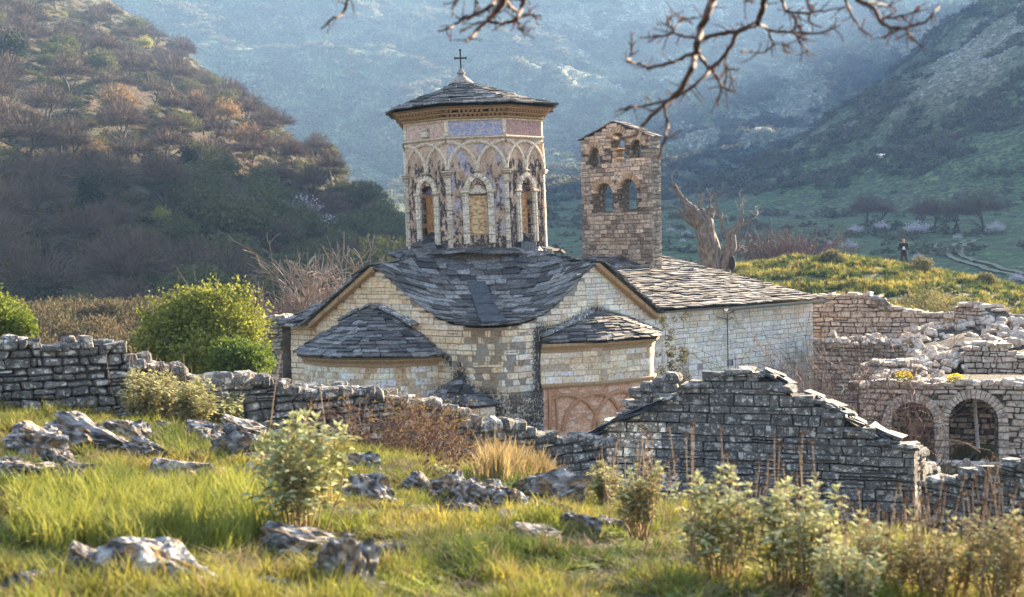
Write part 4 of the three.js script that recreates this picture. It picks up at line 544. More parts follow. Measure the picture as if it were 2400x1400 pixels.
// ---------------------------------------------------------------- free-standing walls
function lump(r, w, h, d, col, ch = .22) { // an angular loose stone about its own centre, resting at y = 0
  const b = new Bag(), j = (k) => 1 + (r() - .5) * k, c = []; for (const z of [-1, 1]) for (const [x, y] of [[-1, 0], [1, 0], [1, 1], [-1, 1]]) c.push([x * w / 2 * j(.45) + (r() - .5) * w * .12, y * h * (y ? j(.5) : 1) + (y ? 0 : (r() - .5) * h * .1), z * d / 2 * j(.45)]);
  block(b, c, c, ch * Math.min(w, h, d), col, r() * 9, r() * 9); return b.geo();
}
const GREYS = (r) => mixc(S3([1.05, 1, .94], range(r, .5, .98)), [.7, .6, .5], r() < .12 ? .5 : 0), PALES = (r) => mixc(S3([1, .95, .9], range(r, .68, 1.02)), [.62, .6, .57], r() < .2 ? .6 : 0);
function stoneWall(o) {
  const g = thing(o.name, o.label, o.cat || 'wall', o.group), A = o.a, B = o.b, L = Math.hypot(B[0] - A[0], B[1] - A[1]), tx = (B[0] - A[0]) / L, tz = (B[1] - A[1]) / L, nx = -tz, nz = tx, T = o.thick || .5, mat = o.mat || MAT.grey, r = mulberry(o.seed);
  const by = Math.min(o.base(0), o.base(L)); g.position.set(A[0], by, A[1]); g.rotation.y = Math.atan2(-tz, tx); // local x along the wall, z towards the viewer
  const top_ = (s) => o.top(s) - by, base = (s) => o.base(s) - by, y0 = Math.min(base(0), base(L), base(L / 2)) - .3; let y1 = 0; for (let i = 0; i <= 60; i++) y1 = Math.max(y1, top_(L * i / 60));
  const list = masonry({ seed: o.seed, s0: 0, s1: L, y0, y1: y1 + .05, h: o.h, l: o.l, top: top_, ragged: o.ragged ?? .1, skip: (s, y, a, b, ya, yb) => yb < base(s) - .12 || (o.skip && o.skip(s, y, a, b, ya, yb)), map: (s, y, w) => [s, y, w], depth: o.depth || .24, gap: o.gap ?? .02, ch: o.ch ?? .02, proud: o.proud ?? .06, jit: o.jit ?? .034, wave: o.wave ?? .03, slant: o.slant ?? .08, split: o.split ?? .12, color: o.color || ((s, y, q) => GREYS(q)) });
  // core
  const cb = new Bag(), n = Math.max(8, Math.round(L * 6)), ct = (s) => Math.max(y0 + .1, top_(s) - .07 + .03 * N2(s * 4, 1)); for (let i = 0; i < n; i++) { const a = L * i / n, c = L * (i + 1) / n, cut = o.coreCut && o.coreCut((a + c) / 2); if (cut) { for (const [q0, q1] of [[y0, cut[0]], [cut[1], null]]) { const ta = q1 ?? ct(a), tc = q1 ?? ct(c); if (Math.max(ta, tc) <= q0) continue; boxy(a, c, q0, ta, tc); } } else boxy(a, c, y0, ct(a), ct(c)); }
  function boxy(a, c, q0, ta, tc) { const P = [[a, q0, -T], [c, q0, -T], [c, tc, -T], [a, ta, -T], [a, q0, -.05], [c, q0, -.05], [c, tc, -.05], [a, ta, -.05]]; block(cb, P, P, 0, o.coreCol || rgb(112, 104, 94)); }
  part(g, 'core', cb.geo(), o.coreMat || MAT.earthCore);
  const caps = []; if (o.caps !== 0) for (let row = 0; row < 2; row++) { let s = r() * .1; while (s < L - .1) { const w = range(r, o.l[0] * .7, o.l[1] * .95), h = range(r, .08, .17) * (o.caps || 1); if (r() < .88) { const ge = lump(r, w, h, T * .62, (o.color || ((a, b, q) => GREYS(q)))(s, 1, r)); ge.rotateY((r() - .5) * .5); ge.rotateZ((r() - .5) * .2); ge.translate(s + w / 2, ct(Math.min(L, s + w / 2)) - .03, row ? -T * .78 : -T * .22); caps.push({ geo: ge, size: w * h }); } s += w * 1.03; } }
  for (const e of [0, 1]) masonry({ seed: o.seed + 50 + e, s0: .06, s1: T - .03, y0, y1: ct(e * L) + .02, h: o.h, l: [o.l[0] * .9, o.l[1] * .9], skip: (s, y, a, b, ya, yb) => yb < base(e * L) - .1, map: (s, y, w) => [e ? L + w - .02 : -w + .02, y, -s], depth: .15, gap: o.gap ?? .02, ch: o.ch ?? .025, proud: .04, jit: .02, color: o.color || ((s, y, q) => GREYS(q)) }).forEach((q) => list.push(q));
  emit(g, list, 'stone', mat, o.cap ?? 300, 'stonework'); caps.forEach((q) => part(g, 'cap_stone', q.geo, mat));
  g.userData.len = undefined; delete g.userData.len; return g;
}
const prof = (pts) => (s) => { for (let i = 0; i + 1 < pts.length; i++) if (s <= pts[i + 1][0]) return lerp(pts[i][1], pts[i + 1][1], clamp((s - pts[i][0]) / (pts[i + 1][0] - pts[i][0]), 0, 1)); return pts[pts.length - 1][1]; };
// profile read off as picture points on a vertical wall between two plan points
function wallProfile(a, b, pts) { const L = Math.hypot(b[0] - a[0], b[1] - a[1]), tx = (b[0] - a[0]) / L, tz = (b[1] - a[1]) / L, out = pts.map(([px, py]) => { const v = at(px, py, 1).sub(camera.position); const den = v.x * tz - v.z * tx, t = (a[0] * tz - a[1] * tx) / den; const X = v.x * t, Z = v.z * t; return [(X - a[0]) * tx + (Z - a[1]) * tz, 6 + v.y * t]; }); return prof(out); }
const plan = (px, d) => { const v = at(px, 700, 1).sub(camera.position), k = d / -v.z; return [v.x * k, -d]; };
{ // left: the tall and the low run of the dry-stone boundary
  const a = plan(-90, 20), b = plan(322, 21.2), base = (p, q) => (s) => { const L = Math.hypot(q[0] - p[0], q[1] - p[1]); return groundH(lerp(p[0], q[0], s / L), lerp(p[1], q[1], s / L)); };
  stoneWall({ name: 'dry_stone_wall', label: 'taller lichen-spotted dry stone wall at the left edge, broken off at its right end', a, b, base: base(a, b), top: wallProfile(a, b, [[-90, 808], [0, 806], [60, 800], [110, 806], [160, 812], [175, 800], [230, 797], [300, 803], [318, 826], [322, 860]]), h: [.1, .18], l: [.15, .34], seed: 201, thick: .5 });
  const pts = [[322, 21.3], [640, 22.6], [960, 24], [1250, 25.6], [1420, 27]].map(([p, d]) => plan(p, d)), tp = [[322, 856], [360, 850], [420, 868], [470, 885], [520, 893], [560, 886], [640, 893], [700, 918], [760, 920], [850, 915], [930, 932], [960, 945], [1040, 945], [1075, 962], [1105, 992], [1160, 1000], [1235, 1003], [1262, 1022], [1330, 1030], [1420, 1040]];
  const lab = ['low grey dry stone wall behind the big woolly shrubs on the left', 'low grey dry stone wall in front of the left apse', 'low tumbled dry stone wall behind the brown bramble', 'lowest dry stone wall piece meeting the grey gable ruin'];
  for (let i = 0; i < 4; i++) { const p = pts[i], q = pts[i + 1]; stoneWall({ name: 'low_stone_wall', label: lab[i], group: 'low dry stone walls', a: p, b: q, base: base(p, q), top: wallProfile(p, q, tp), h: i === 3 ? [.1, .22] : [.1, .19], l: i === 3 ? [.25, .6] : [.17, .4], seed: 210 + i, thick: .55, caps: 1.35 }); }
}
{ // the grey gable ruin
  const a = [1.72, -28.4], L = 5.95, th = 22 * RAD, b = [a[0] + L * Math.cos(th), a[1] + L * Math.sin(th)];
  const topP = wallProfile(a, b, [[1400, 1012], [1440, 985], [1520, 948], [1560, 930], [1600, 925], [1640, 893], [1665, 875], [1720, 866], [1790, 874], [1826, 902], [1860, 922], [1900, 935], [1945, 962], [1990, 992], [2040, 1018], [2080, 1030], [2122, 1046]]);
  const g = stoneWall({ name: 'ruined_gable', label: 'dark grey coursed stone gable ruin with white lichen spots', cat: 'ruin', a, b, base: () => .6, top: topP, h: [.11, .24], l: [.2, .66], seed: 231, thick: .6, gap: .011, ragged: .06, wave: .02, slant: .04, proud: .045, caps: .7, jit: .026, ch: .014, split: .2,
    color: (s, y, r) => { const white = s < 1.3 && y < 2.3 - s * .25 && y > .35; return white && r() < .85 ? mixc([2.9, 2.7, 2.35], [2.0, 1.75, 1.4], r()) : S3([1.04, 1, .94], range(r, .5, .94)); } });
  // remains of the slate eave on its left slope
  const r = mulberry(5), top0 = (s) => topP(s) - .6 - 0; for (let k = 0; k < 15; k++) { const s = range(r, -.55, 1.35), ge = lump(r, range(r, .35, .8), range(r, .03, .06), range(r, .5, .9), rgb(92, 92, 94), .1); ge.rotateZ(.38 + (r() - .5) * .15); ge.rotateY((r() - .5) * .4); ge.translate(s, topP(Math.max(0, s)) - g.position.y - .1 + (s < 0 ? s * .38 : 0) + (k % 3) * .045, -.25 + (r() - .5) * .2); part(g, 'eave_slate', ge, MAT.slate); }
  for (let k = 0; k < 8; k++) { const s = .55 + (k % 4) * .24 + (k > 3 ? .12 : 0), ge = lump(r, .3, .2, .34, GREYS(r)); ge.rotateY(r() * 3); ge.translate(s, topP(s) - g.position.y + .06 + (k > 3 ? .17 : 0), -.3); part(g, 'cap_stone', ge, MAT.grey); }
  for (let k = 0; k < 20; k++) { const s = range(r, 3.2, 5.6), ge = lump(r, range(r, .25, .5), range(r, .03, .06), range(r, .3, .6), rgb(128, 124, 120), .1); ge.rotateZ(-.42 + (r() - .5) * .3); ge.rotateY((r() - .5) * .8); ge.translate(s, topP(s) - g.position.y + .02 + r() * .05, -.3 + (r() - .5) * .25); part(g, 'cap_slate', ge, MAT.slate); }
  // its side wall running back from the right end
  const c = [b[0] + 1.25, b[1] - 2.8];
  stoneWall({ name: 'ruin_side_wall', label: 'broken side wall running back from the right end of the grey gable', cat: 'ruin', a: [b[0] + .02, b[1] - .5], b: c, base: () => .6, top: prof([[0, topP(L) - .03], [1.2, topP(L) - .3], [2.2, topP(L) - .75], [3.2, topP(L) - 1.1]]), h: [.15, .24], l: [.25, .5], seed: 237, thick: .55, color: (s, y, q) => S3([1, .98, .94], range(q, .45, .75)) });
  // low wall at the far right
  const p = plan(2150, 25.5), q = plan(2480, 22.5); stoneWall({ name: 'low_stone_wall', label: 'low wall capped with flat slabs at the right edge below the arcade', group: 'low dry stone walls', a: p, b: q, base: () => .9, top: wallProfile(p, q, [[2150, 1130], [2200, 1118], [2290, 1108], [2340, 1085], [2400, 1080], [2480, 1072]]), h: [.1, .19], l: [.2, .45], seed: 241, thick: .7, caps: .6 });
}
// ---------------------------------------------------------------- ruins of the monastery on the right
const ruinOpt = { mat: MAT.pale, coreMat: MAT.earthCore, coreCol: rgb(164, 152, 138), color: (s, y, r) => PALES(r), gap: .022, h: [.1, .2], l: [.18, .46], depth: .2 };
{
  const a = plan(1880, 52.5), b = plan(2245, 50); stoneWall({ ...ruinOpt, name: 'enclosure_wall', label: 'high pale rubble wall rising behind the far end of the church', cat: 'ruin', a, b, base: () => .3, seed: 251, thick: .8, h: [.13, .24], l: [.24, .55], top: wallProfile(a, b, [[1880, 696], [1900, 692], [2045, 690], [2052, 700], [2078, 720], [2110, 722], [2115, 728], [2230, 741], [2245, 740]]), cap: 300 });
  const s0 = at(2062, 712, 51); const slab = top(new THREE.Mesh(lump(mulberry(3), .5, .12, .75, [.8, .8, .82], .1), MAT.grey), 'leaning_slab', 'grey slab tilted up on top of the high rubble wall', 'stone'); slab.position.set(s0.x, s0.y - .02, s0.z); slab.rotation.set(0, .4, -.95);
  const p = plan(2236, 49), p2 = plan(2306, 47.4); stoneWall({ ...ruinOpt, name: 'ruin_pier', label: 'stump of a pale stone pier where the enclosure walls meet', cat: 'ruin', a: p, b: p2, base: () => .3, seed: 253, thick: 1, top: wallProfile(p, p2, [[2236, 722], [2260, 712], [2290, 716], [2306, 735]]), cap: 80 });
  const q = plan(2300, 48.5), q2 = plan(2460, 49.5); stoneWall({ ...ruinOpt, name: 'enclosure_wall', label: 'grey slab-capped enclosure wall at the right edge below the grassy mound', cat: 'ruin', a: q, b: q2, base: () => .3, seed: 255, thick: .8, color: (s, y, r) => S3([1, .98, .96], range(r, .45, .75)), top: wallProfile(q, q2, [[2300, 738], [2330, 735], [2400, 742], [2460, 745]]), cap: 90 });
  // ledge wall in front
  const l = plan(1905, 48), l2 = plan(2160, 46.2); stoneWall({ ...ruinOpt, name: 'ruin_ledge_wall', label: 'lower pale wall with a rubble ledge in front of the high rubble wall', cat: 'ruin', a: l, b: l2, base: () => .3, seed: 257, thick: 1.3, top: wallProfile(l, l2, [[1905, 800], [1960, 795], [2040, 798], [2100, 806], [2160, 830]]), cap: 160 });
  const m = plan(2258, 42.2), m2 = plan(2470, 41.6); stoneWall({ ...ruinOpt, name: 'ruin_upper_wall', label: 'pale coursed wall standing above the right arch', cat: 'ruin', a: m, b: m2, base: () => 1.6, seed: 259, thick: .9, top: wallProfile(m, m2, [[2258, 850], [2268, 815], [2300, 806], [2352, 804], [2370, 826], [2400, 836], [2470, 840]]), cap: 160 });
  const e = plan(2010, 40), e2 = plan(2140, 39.4); stoneWall({ ...ruinOpt, name: 'ruin_parapet', label: 'low grey stub of wall above the left arch', cat: 'ruin', a: e, b: e2, base: () => 1.8, seed: 261, thick: .6, color: (s, y, r) => S3([1, .98, .96], range(r, .5, .8)), top: wallProfile(e, e2, [[2010, 862], [2040, 850], [2110, 846], [2140, 862]]), cap: 80 });
  // arcade
  const A = plan(2012, 37.6), B = plan(2480, 36.2), L = Math.hypot(B[0] - A[0], B[1] - A[1]), sAt = (px) => wallProfileS(A, B, px); function wallProfileS(a, b, px) { const tx = (b[0] - a[0]) / L, tz = (b[1] - a[1]) / L, v = at(px, 950, 1).sub(camera.position), t = (a[0] * tz - a[1] * tx) / (v.x * tz - v.z * tx); return (v.x * t - a[0]) * tx + (v.z * t - a[1]) * tz; }
  const yAt = (px, py) => wallProfile(A, B, [[px, py], [px + 1, py]])(sAt(px)), arches = [[sAt(2140), yAt(2140, 992), (sAt(2190) - sAt(2090)) / 2], [sAt(2282), yAt(2282, 990), (sAt(2341) - sAt(2225)) / 2]], gy = .55, spr = arches[1][1];
  const inA = (s, y, g) => arches.some(([c, b, w]) => y < b ? Math.abs(s - c) < w + g : Math.hypot(s - c, y - b) < w + g);
  const topY = wallProfile(A, B, [[2012, 905], [2060, 896], [2400, 898], [2480, 898]]), g = stoneWall({ ...ruinOpt, name: 'ruined_arcade', label: 'pale stone ruin with two round arches at the right', cat: 'ruin', a: A, b: B, base: () => gy, seed: 265, thick: .7, top: topY, skip: (s, y, a, b, ya, yb) => { const Yw = y + gy; return inA(s, Yw, .26) || inA(a + .05, Yw, .02) || inA(b - .05, Yw, .02); }, coreCut: (s) => { for (const [c, b, w] of arches) if (Math.abs(s - c) < w) return [-.3, b + Math.sqrt(Math.max(0, w * w - (s - c) ** 2)) - gy]; return null; }, cap: 260, h: [.11, .18], l: [.2, .5] });
  const r = mulberry(9); for (const [c, b, w] of arches) { const n = 19; for (let i = 0; i < n; i++) { const t0 = i / n * Math.PI, t1 = (i + .94) / n * Math.PI, bag = new Bag(), qd = [[t0, w], [t0, w + .24], [t1, w + .24], [t1, w]], P = ([t, rr], z) => [c + rr * Math.cos(t), b - gy + rr * Math.sin(t), z]; block(bag, [...qd.map((v) => P(v, -.66)), ...qd.map((v) => P(v, .02 + r() * .02))], [...qd, ...qd].map(([t, rr], j) => [rr, t * .5, j > 3 ? .5 : 0]), .014, PALES(r), r() * 5, r() * 5); part(g, 'arch_stone', bag.geo(), MAT.pale); }
    for (const s of [-1, 1]) { let y = -.1; while (y < b - gy - .02) { const h = Math.min(range(r, .14, .22), b - gy - y); const x0 = s < 0 ? c - w - .26 : c + w, x1 = s < 0 ? c - w : c + w + .26; part(g, 'jamb_stone', boxGeo(x0, x1, y, y + h - .015, -.6, .02 + r() * .02, .02, PALES(r), r() * 5, r() * 5), MAT.pale); y += h; } } }
  // vaulted space behind: roof of rubble and rear wall
  const back = new Bag(); boxBlock(back, -.2, L, 0, topY(1) - gy - .1, -2.9, -2.5, 0, rgb(120, 104, 86)); boxBlock(back, -.3, L, topY(1) - gy - .28, topY(1) - gy - .06, -3.2, -.3, 0, rgb(128, 118, 106)); part(g, 'vault_core', back.geo(), MAT.earthCore);
  masonry({ seed: 267, s0: 0, s1: 5, y0: 0, y1: topY(1) - gy - .3, h: [.12, .2], l: [.2, .45], map: (s, y, w) => [s, y, -2.5 + w], depth: .1, color: (s, y, q) => PALES(q), gap: .02, jit: .02 }).forEach((q) => part(g, 'rear_stone', q.geo, MAT.pale));
  const pole = top(new THREE.Mesh(new THREE.CylinderGeometry(.05, .05, 1.75, 10), new THREE.MeshStandardMaterial({ color: 0xd8d8d4, roughness: .6 })), 'white_pole', 'slim white pole leaning inside the right arch', 'pole'); const pv = at(2287, 985, 38); pole.position.set(pv.x, gy + .95, pv.z); pole.rotation.z = .07;
  // sill in front of the arches
  const sA = plan(2160, 36.2), sB = plan(2470, 35); stoneWall({ ...ruinOpt, name: 'arcade_sill_wall', label: 'low pale sill wall running below the arches', cat: 'ruin', a: sA, b: sB, base: () => .3, seed: 269, thick: .6, top: wallProfile(sA, sB, [[2160, 1090], [2230, 1082], [2345, 1090], [2470, 1090]]), cap: 90, color: (s, y, q) => S3([1, .97, .93], range(q, .6, .9)) });
  // tumbled stones on the ruins
  const rr = mulberry(31); const heap = (n, cx, cy, wx, wy, d, dd, s0, s1, label, pal) => { for (let k = 0; k < n; k++) { const u = rr() - .5, v = rr() - .5, q = at(cx + u * wx, cy + v * wy, d - v * dd), s = range(rr, s0, s1), ge = lump(rr, s * range(rr, 1, 1.7), s * range(rr, .5, .9), s, pal(rr)); const m_ = top(new THREE.Mesh(ge, MAT.pale), 'rubble_stone', label, 'stone', label); m_.position.copy(q); m_.rotation.set((rr() - .5) * .9, rr() * 6, (rr() - .5) * .9); } };
  heap(70, 2230, 800, 190, 80, 45.5, 5, .1, .3, 'pale tumbled stone on the rubble slope above the arches', PALES);
  heap(46, 2200, 855, 130, 40, 42.2, 2, .1, .3, 'tumbled stone beside the pale wall above the arches', PALES);
  heap(36, 2110, 882, 200, 24, 38.6, 1.6, .08, .2, 'small tumbled stone lying on top of the arcade', PALES);
  heap(30, 2360, 785, 90, 60, 46, 3.5, .12, .34, 'tumbled stone by the slab-capped enclosure wall', (q) => S3([1, 1, 1.02], range(q, .55, .95)));
  heap(34, 2050, 800, 200, 22, 47.2, 1.2, .1, .24, 'tumbled stone on the ledge below the high rubble wall', PALES);
  // earth bank carrying the rubble slope
  const bank = new Bag(), bp = (px, py, d) => { const v = at(px, py, d); return [v.x, v.y, v.z]; }, rows = [[[2140, 845, 43], [2200, 835, 43.4], [2260, 826, 43.4], [2340, 826, 43.4], [2470, 835, 43.4]], [[2130, 812, 45], [2200, 800, 45], [2260, 790, 45], [2340, 800, 45], [2470, 815, 45]], [[2180, 775, 48.5], [2230, 768, 48.5], [2270, 760, 48.2], [2340, 785, 48.4], [2470, 795, 48.6]]];
  for (let j = 0; j < 2; j++) for (let i = 0; i < 4; i++) bank.quad(bp(...rows[j][i]), bp(...rows[j][i + 1]), bp(...rows[j + 1][i + 1]), bp(...rows[j + 1][i]), [i, j], [i + 1, j], [i + 1, j + 1], [i, j + 1], rgb(120, 108, 92)); for (let i = 0; i < 4; i++) { const a1 = bp(...rows[0][i]), b1 = bp(...rows[0][i + 1]); bank.quad([a1[0], .2, a1[2]], [b1[0], .2, b1[2]], b1, a1, [i, 0], [i + 1, 0], [i + 1, 1], [i, 1], rgb(120, 108, 92)); }
  struct('rubble_bank', new THREE.Mesh(bank.geo(), MAT.earthCore));
}
{ // ruin wall left of the church
  const a = plan(600, 46.2), b = plan(668, 45.9); stoneWall({ ...ruinOpt, name: 'ruined_wall_stub', label: 'narrow grey-white wall stub between the green bush and the church', cat: 'ruin', a, b, base: () => .8, seed: 271, thick: .6, h: [.1, .18], l: [.18, .4], color: (s, y, r) => S3([1, .98, .95], range(r, .42, .8)), top: wallProfile(a, b, [[600, 748], [640, 744], [668, 741]]), cap: 200 });
}
const rdir = (r) => { const z = r() * 2 - 1, a = r() * 6.2832, q = Math.sqrt(1 - z * z); return [q * Math.cos(a), z, q * Math.sin(a)]; };
// ---------------------------------------------------------------- boulders
const rockGeos = []; for (let i = 0; i < 9; i++) { const g = ndx(new THREE.IcosahedronGeometry(1, 11)), p = g.attributes.position, s = i * 11.3, r = mulberry(800 + i), planes = Array.from({ length: 16 }, () => [rdir(r), range(r, .45, .82)]), u = g.attributes.uv, C = new Float32Array(p.count * 3);
  for (let k = 0; k < p.count; k++) { let v = [p.getX(k), p.getY(k), p.getZ(k)]; for (const [n, d] of planes) { const e = dot3(v, n) - d; if (e > 0) v = add3(v, n, -e * .92); } const n = nrm3(v), q = fbm3(v[0] * 1.3 + s, v[1] * 1.3, v[2] * 1.3, 3), pit = fbm3(v[0] * 5 + s, v[1] * 5, v[2] * 5, 3), ck = Math.pow(1 - Math.abs(N3(v[0] * 1.7 - s, v[1] * 2.1, v[2] * 1.7)), 14); v = add3(v, n, q * .26 + pit * .11 - ck * .14); p.setXYZ(k, v[0], v[1], v[2]); u.setXY(k, v[0] * .9 + v[2] * .5 + s, v[1] * .9 + v[2] * .6 + s);
    const f = fbm3(v[0] * 9, v[1] * 9 + s, v[2] * 9, 2), dk = sst(-.06, .1, fbm3(v[0] * 2.6 + 9, v[1] * 2.6 + s, v[2] * 2.6, 4) + f * .15), ru = sst(.14, .32, fbm3(v[0] * 2.1 - 7, v[1] * 2.1 - s, v[2] * 2.1, 3)), wh = sst(.1, .3, fbm3(v[0] * 3.4 + 5, v[1] * 3.4 - s, v[2] * 3.4 + 3, 4)); let c = mixc(S3([.42, .40, .38], 1 + f * .7), [.74, .72, .68], wh); c = mixc(c, S3([.05, .046, .045], 1 + f), dk * .9); c = mixc(c, S3([.5, .27, .07], 1 + f * .8), ru * .6); C.set(c, k * 3); }
  g.setAttribute('color', new THREE.BufferAttribute(C, 3)); g.computeVertexNormals(); rockGeos.push(g); }
const rockBase = std({ bumpMap: scaled(grainB, 1.4), bumpScale: .03 }), rockSpots = [];
const rockMats = [[1, 1, 1], [.72, .72, .73], [1.12, 1.06, 1.0]].map((c) => { const m = rockBase.clone(); m.color = new THREE.Color().setRGB(...c); return m; });
{ const r = mulberry(811), rock = (label, px, py, w, h, m = 0, tilt = 0, sink = .16) => { const g = gHit(px, Math.min(1398, py + h * .42)) || gHit(px, 1398); if (!g) return; const k = g.t / 3400, o = top(new THREE.Mesh(rockGeos[Math.floor(r() * 9)], rockMats[m]), 'limestone_boulder', label, 'rock', 'limestone boulders in the grass'); o.position.set(g.x, g.y + h * k * (.5 - sink), g.z - w * k * .2); rockSpots.push([g.x, g.z - w * k * .2, w * k * .58]); o.scale.set(w * k * .8, h * k * 1.0, w * k * range(r, .5, .7)); o.rotation.set((r() - .5) * .4, r() * .8 - .4, tilt); };
  rock('pale pointed boulder at the left edge above the tussock grass', 75, 1048, 135, 62, 2, -.12); rock('long dark boulder slanting down right from the left edge', 205, 1035, 210, 62, 1, -.4); rock('pale boulder with orange lichen right of the long dark one', 298, 1020, 105, 58, 0, -.3); rock('blurred pale boulder lowest at the left edge before the tussocks', 50, 1104, 110, 36, 2); rock('low pale boulder before the tussocks', 180, 1104, 80, 30, 2); rock('broad boulder in the grass left of the tall shrub', 405, 1112, 130, 50, 0, -.1); rock('small pale boulder touching the broad one on its right', 470, 1118, 60, 32, 2); rock('rounded pale boulder close left of the tall blurred shrub', 570, 1118, 70, 38, 2); rock('low boulder left of the rounded pale one', 515, 1112, 60, 24, 0); rock('dark layered boulder above the rounded pale one', 540, 1062, 105, 56, 1, .05); rock('boulder under the rightmost woolly shrub of the three', 560, 1018, 110, 40, 0, -.2); rock('boulder below the middle woolly shrub', 480, 1015, 90, 42, 0, -.25); rock('slanting brown boulder under the leftmost woolly shrubs', 440, 985, 80, 26, 1, -.45); rock('blocky boulder against the low wall on the left', 610, 1010, 90, 30, 0);
  rock('large cracked boulder in the bottom left foreground', 365, 1330, 240, 130, 0, -.15, .35); rock('dark boulder left of the large cracked one', 195, 1345, 125, 66, 1, -.35); rock('rounded boulder in the bottom left corner', 95, 1385, 120, 54, 1); rock('small stone at the bottom edge right of the large cracked boulder', 500, 1390, 70, 30, 2); rock('flat stone at the bottom edge left of centre', 640, 1388, 130, 34, 0); rock('flat boulder at the foot of the tall blurred shrub', 690, 1290, 190, 56, 0, -.1); rock('orange-lichened boulder at the bottom left of centre', 820, 1335, 120, 120, 0, -.4); rock('pale boulder right of the orange-lichened one', 918, 1312, 90, 66, 2, -.2); rock('boulder just right of the tall blurred shrub', 870, 1150, 115, 66, 0, -.2); rock('boulder at the wall side right of the tall blurred shrub', 850, 1092, 90, 52, 0, -.15);
  rock('upright mottled boulder, left of the pair in the middle', 1055, 1148, 85, 66, 0); rock('mottled boulder, right of the pair in the middle', 1120, 1165, 95, 66, 0); rock('small grey boulder in front of the left of the middle pair', 1020, 1172, 60, 36, 1); rock('flat stones below the middle pair', 1085, 1198, 80, 26, 0); rock('long boulder running right from the middle pair', 1205, 1185, 120, 50, 0, -.2); rock('broad mottled boulder before the dry golden grass', 1300, 1158, 150, 66, 0); rock('knobbly boulder left part of the broad mottled one', 1240, 1150, 80, 50, 2); rock('brown and white boulder below the broad mottled one', 1305, 1212, 100, 44, 0, -.35); rock('striped wedge boulder at the lower end of the rock row', 1370, 1240, 85, 56, 0, -.4); rock('flat pale boulder sunk in grass right of centre', 1255, 1266, 115, 34, 0, -.1); rock('small pointed stone in the central grass', 1120, 1225, 40, 30, 1); rock('flat dark slab in the central grass', 948, 1216, 58, 14, 1); rock('low dark stone in the grass left of the slab', 820, 1208, 40, 16, 1); rock('small grey stone beside the wedge boulder', 1420, 1228, 56, 26, 0); rock('grey stone under the tall pointed shrub', 1725, 1362, 40, 28, 0); rock('grey stone under the broad woolly shrub', 1810, 1372, 44, 24, 0); rock('dark stone behind the wedge boulder', 1455, 1240, 50, 26, 1); rock('long low boulder between the middle pair and the bramble', 985, 1150, 90, 40, 0, -.5); rock('grey boulder at the left below the grass edge', 610, 1075, 60, 30, 0);
  rock('slanting boulder between the long dark one and the shrubs', 330, 1060, 90, 40, 0, -0.4);
  rock('mossy boulder low in the grass at the left', 140, 1075, 70, 30, 1, -0.2);
  rock('flat boulder before the leftmost woolly shrub', 250, 1052, 80, 26, 0, -0.2);
  rock('grey boulder below the smaller woolly shrub', 600, 1045, 80, 36, 0, -0.3);
  rock('dark boulder in the grass right of the blocky one', 655, 1040, 60, 34, 1, -0.2);
  rock('pale flat rock in the grass below the tall shrub, right side', 800, 1268, 80, 22, 2, -0.1);
  rock('dark mossy rock beside the orange-lichened one', 750, 1325, 70, 50, 1, -0.3);
  rock('rock at the bottom edge below the orange-lichened one', 900, 1385, 110, 30, 0, -0.2);
  rock('half-buried pale rock in the central grass, left', 895, 1180, 50, 16, 2, 0);
  rock('half-buried pale rock in the central grass, right', 1010, 1240, 60, 14, 2, 0);
  rock('low stone left of the flat pale boulder', 1180, 1245, 40, 14, 0, 0);
  rock('mottled boulder at the left foot of the dry golden grass', 1165, 1150, 60, 40, 0, -0.1);
  rock('grey boulder right of the broad mottled one', 1365, 1175, 50, 36, 1, 0);
  rock('small rock at the very bottom left', 30, 1385, 70, 30, 0, 0);
  rock('pale rock at the left edge beside the tussocks', 15, 1090, 60, 34, 2, 0);
  rock('pale boulder at the foot of the grey gable', 1400, 1120, 60, 30, 2); 
  // small rocks strewn over the slope
  for (let i = 0; i < 130; i++) { const d = 6.8 + 13 * Math.pow(r(), .8), x = (r() * 2 - 1) * .33 * d; if (fbm(x * .6 + 3, d * .6, 2) < -.02 || x > .16 * d) continue; const sz = range(r, .03, .11) * (.6 + d / 18), px = 1200 + 3400 * x / d, zone = px < 420 ? 'in the left foreground grass' : px < 800 ? 'in the grass left of the centre' : px < 1250 ? 'in the central grass' : 'in the grass right of the centre', o = top(new THREE.Mesh(rockGeos[i % 9], rockMats[i % 3]), 'small_rock', (sz > .1 ? 'fist-sized to head-sized pale rock ' : 'small mottled stone ') + zone, 'rock', 'small rocks strewn ' + zone); o.position.set(x, gd(x, -d) + sz * .15, -d); o.scale.set(sz * range(r, .9, 1.6), sz * range(r, .5, .9), sz); o.rotation.set(0, r() * 6, (r() - .5) * .5); rockSpots.push([x, -d, sz * .8]); } }
// ---------------------------------------------------------------- plants
const quadLeaf = (b, p, d, n, l, w, col) => { const s = nrm3(cross3(d, n)), m = add3(add3(p, d, l * .5), n, l * .06), t = add3(add3(p, d, l), n, -l * .12), L = add3(m, s, w), R = add3(m, s, -w); b.tri(p, R, m, undefined, undefined, undefined, col); b.tri(p, m, L, undefined, undefined, undefined, col); b.tri(R, t, m, undefined, undefined, undefined, col); b.tri(m, t, L, undefined, undefined, undefined, col); };
const vary = (r, a, b, v = .25) => S3(mixc(a, b, r()), 1 + (r() - .5) * 2 * v);
function foliage(r, n, pos, size, ca, cb, v = .3) { const b = new Bag(); for (let i = 0; i < n; i++) { const [p, out] = pos(r), d = nrm3(add3(rdir(r), out, .7)), nn = nrm3(add3(rdir(r), [0, 1, 0], .4)); quadLeaf(b, p, d, nn, size * range(r, .6, 1.3), size * range(r, .25, .42), vary(r, ca, cb, v)); } return b.geo(); }
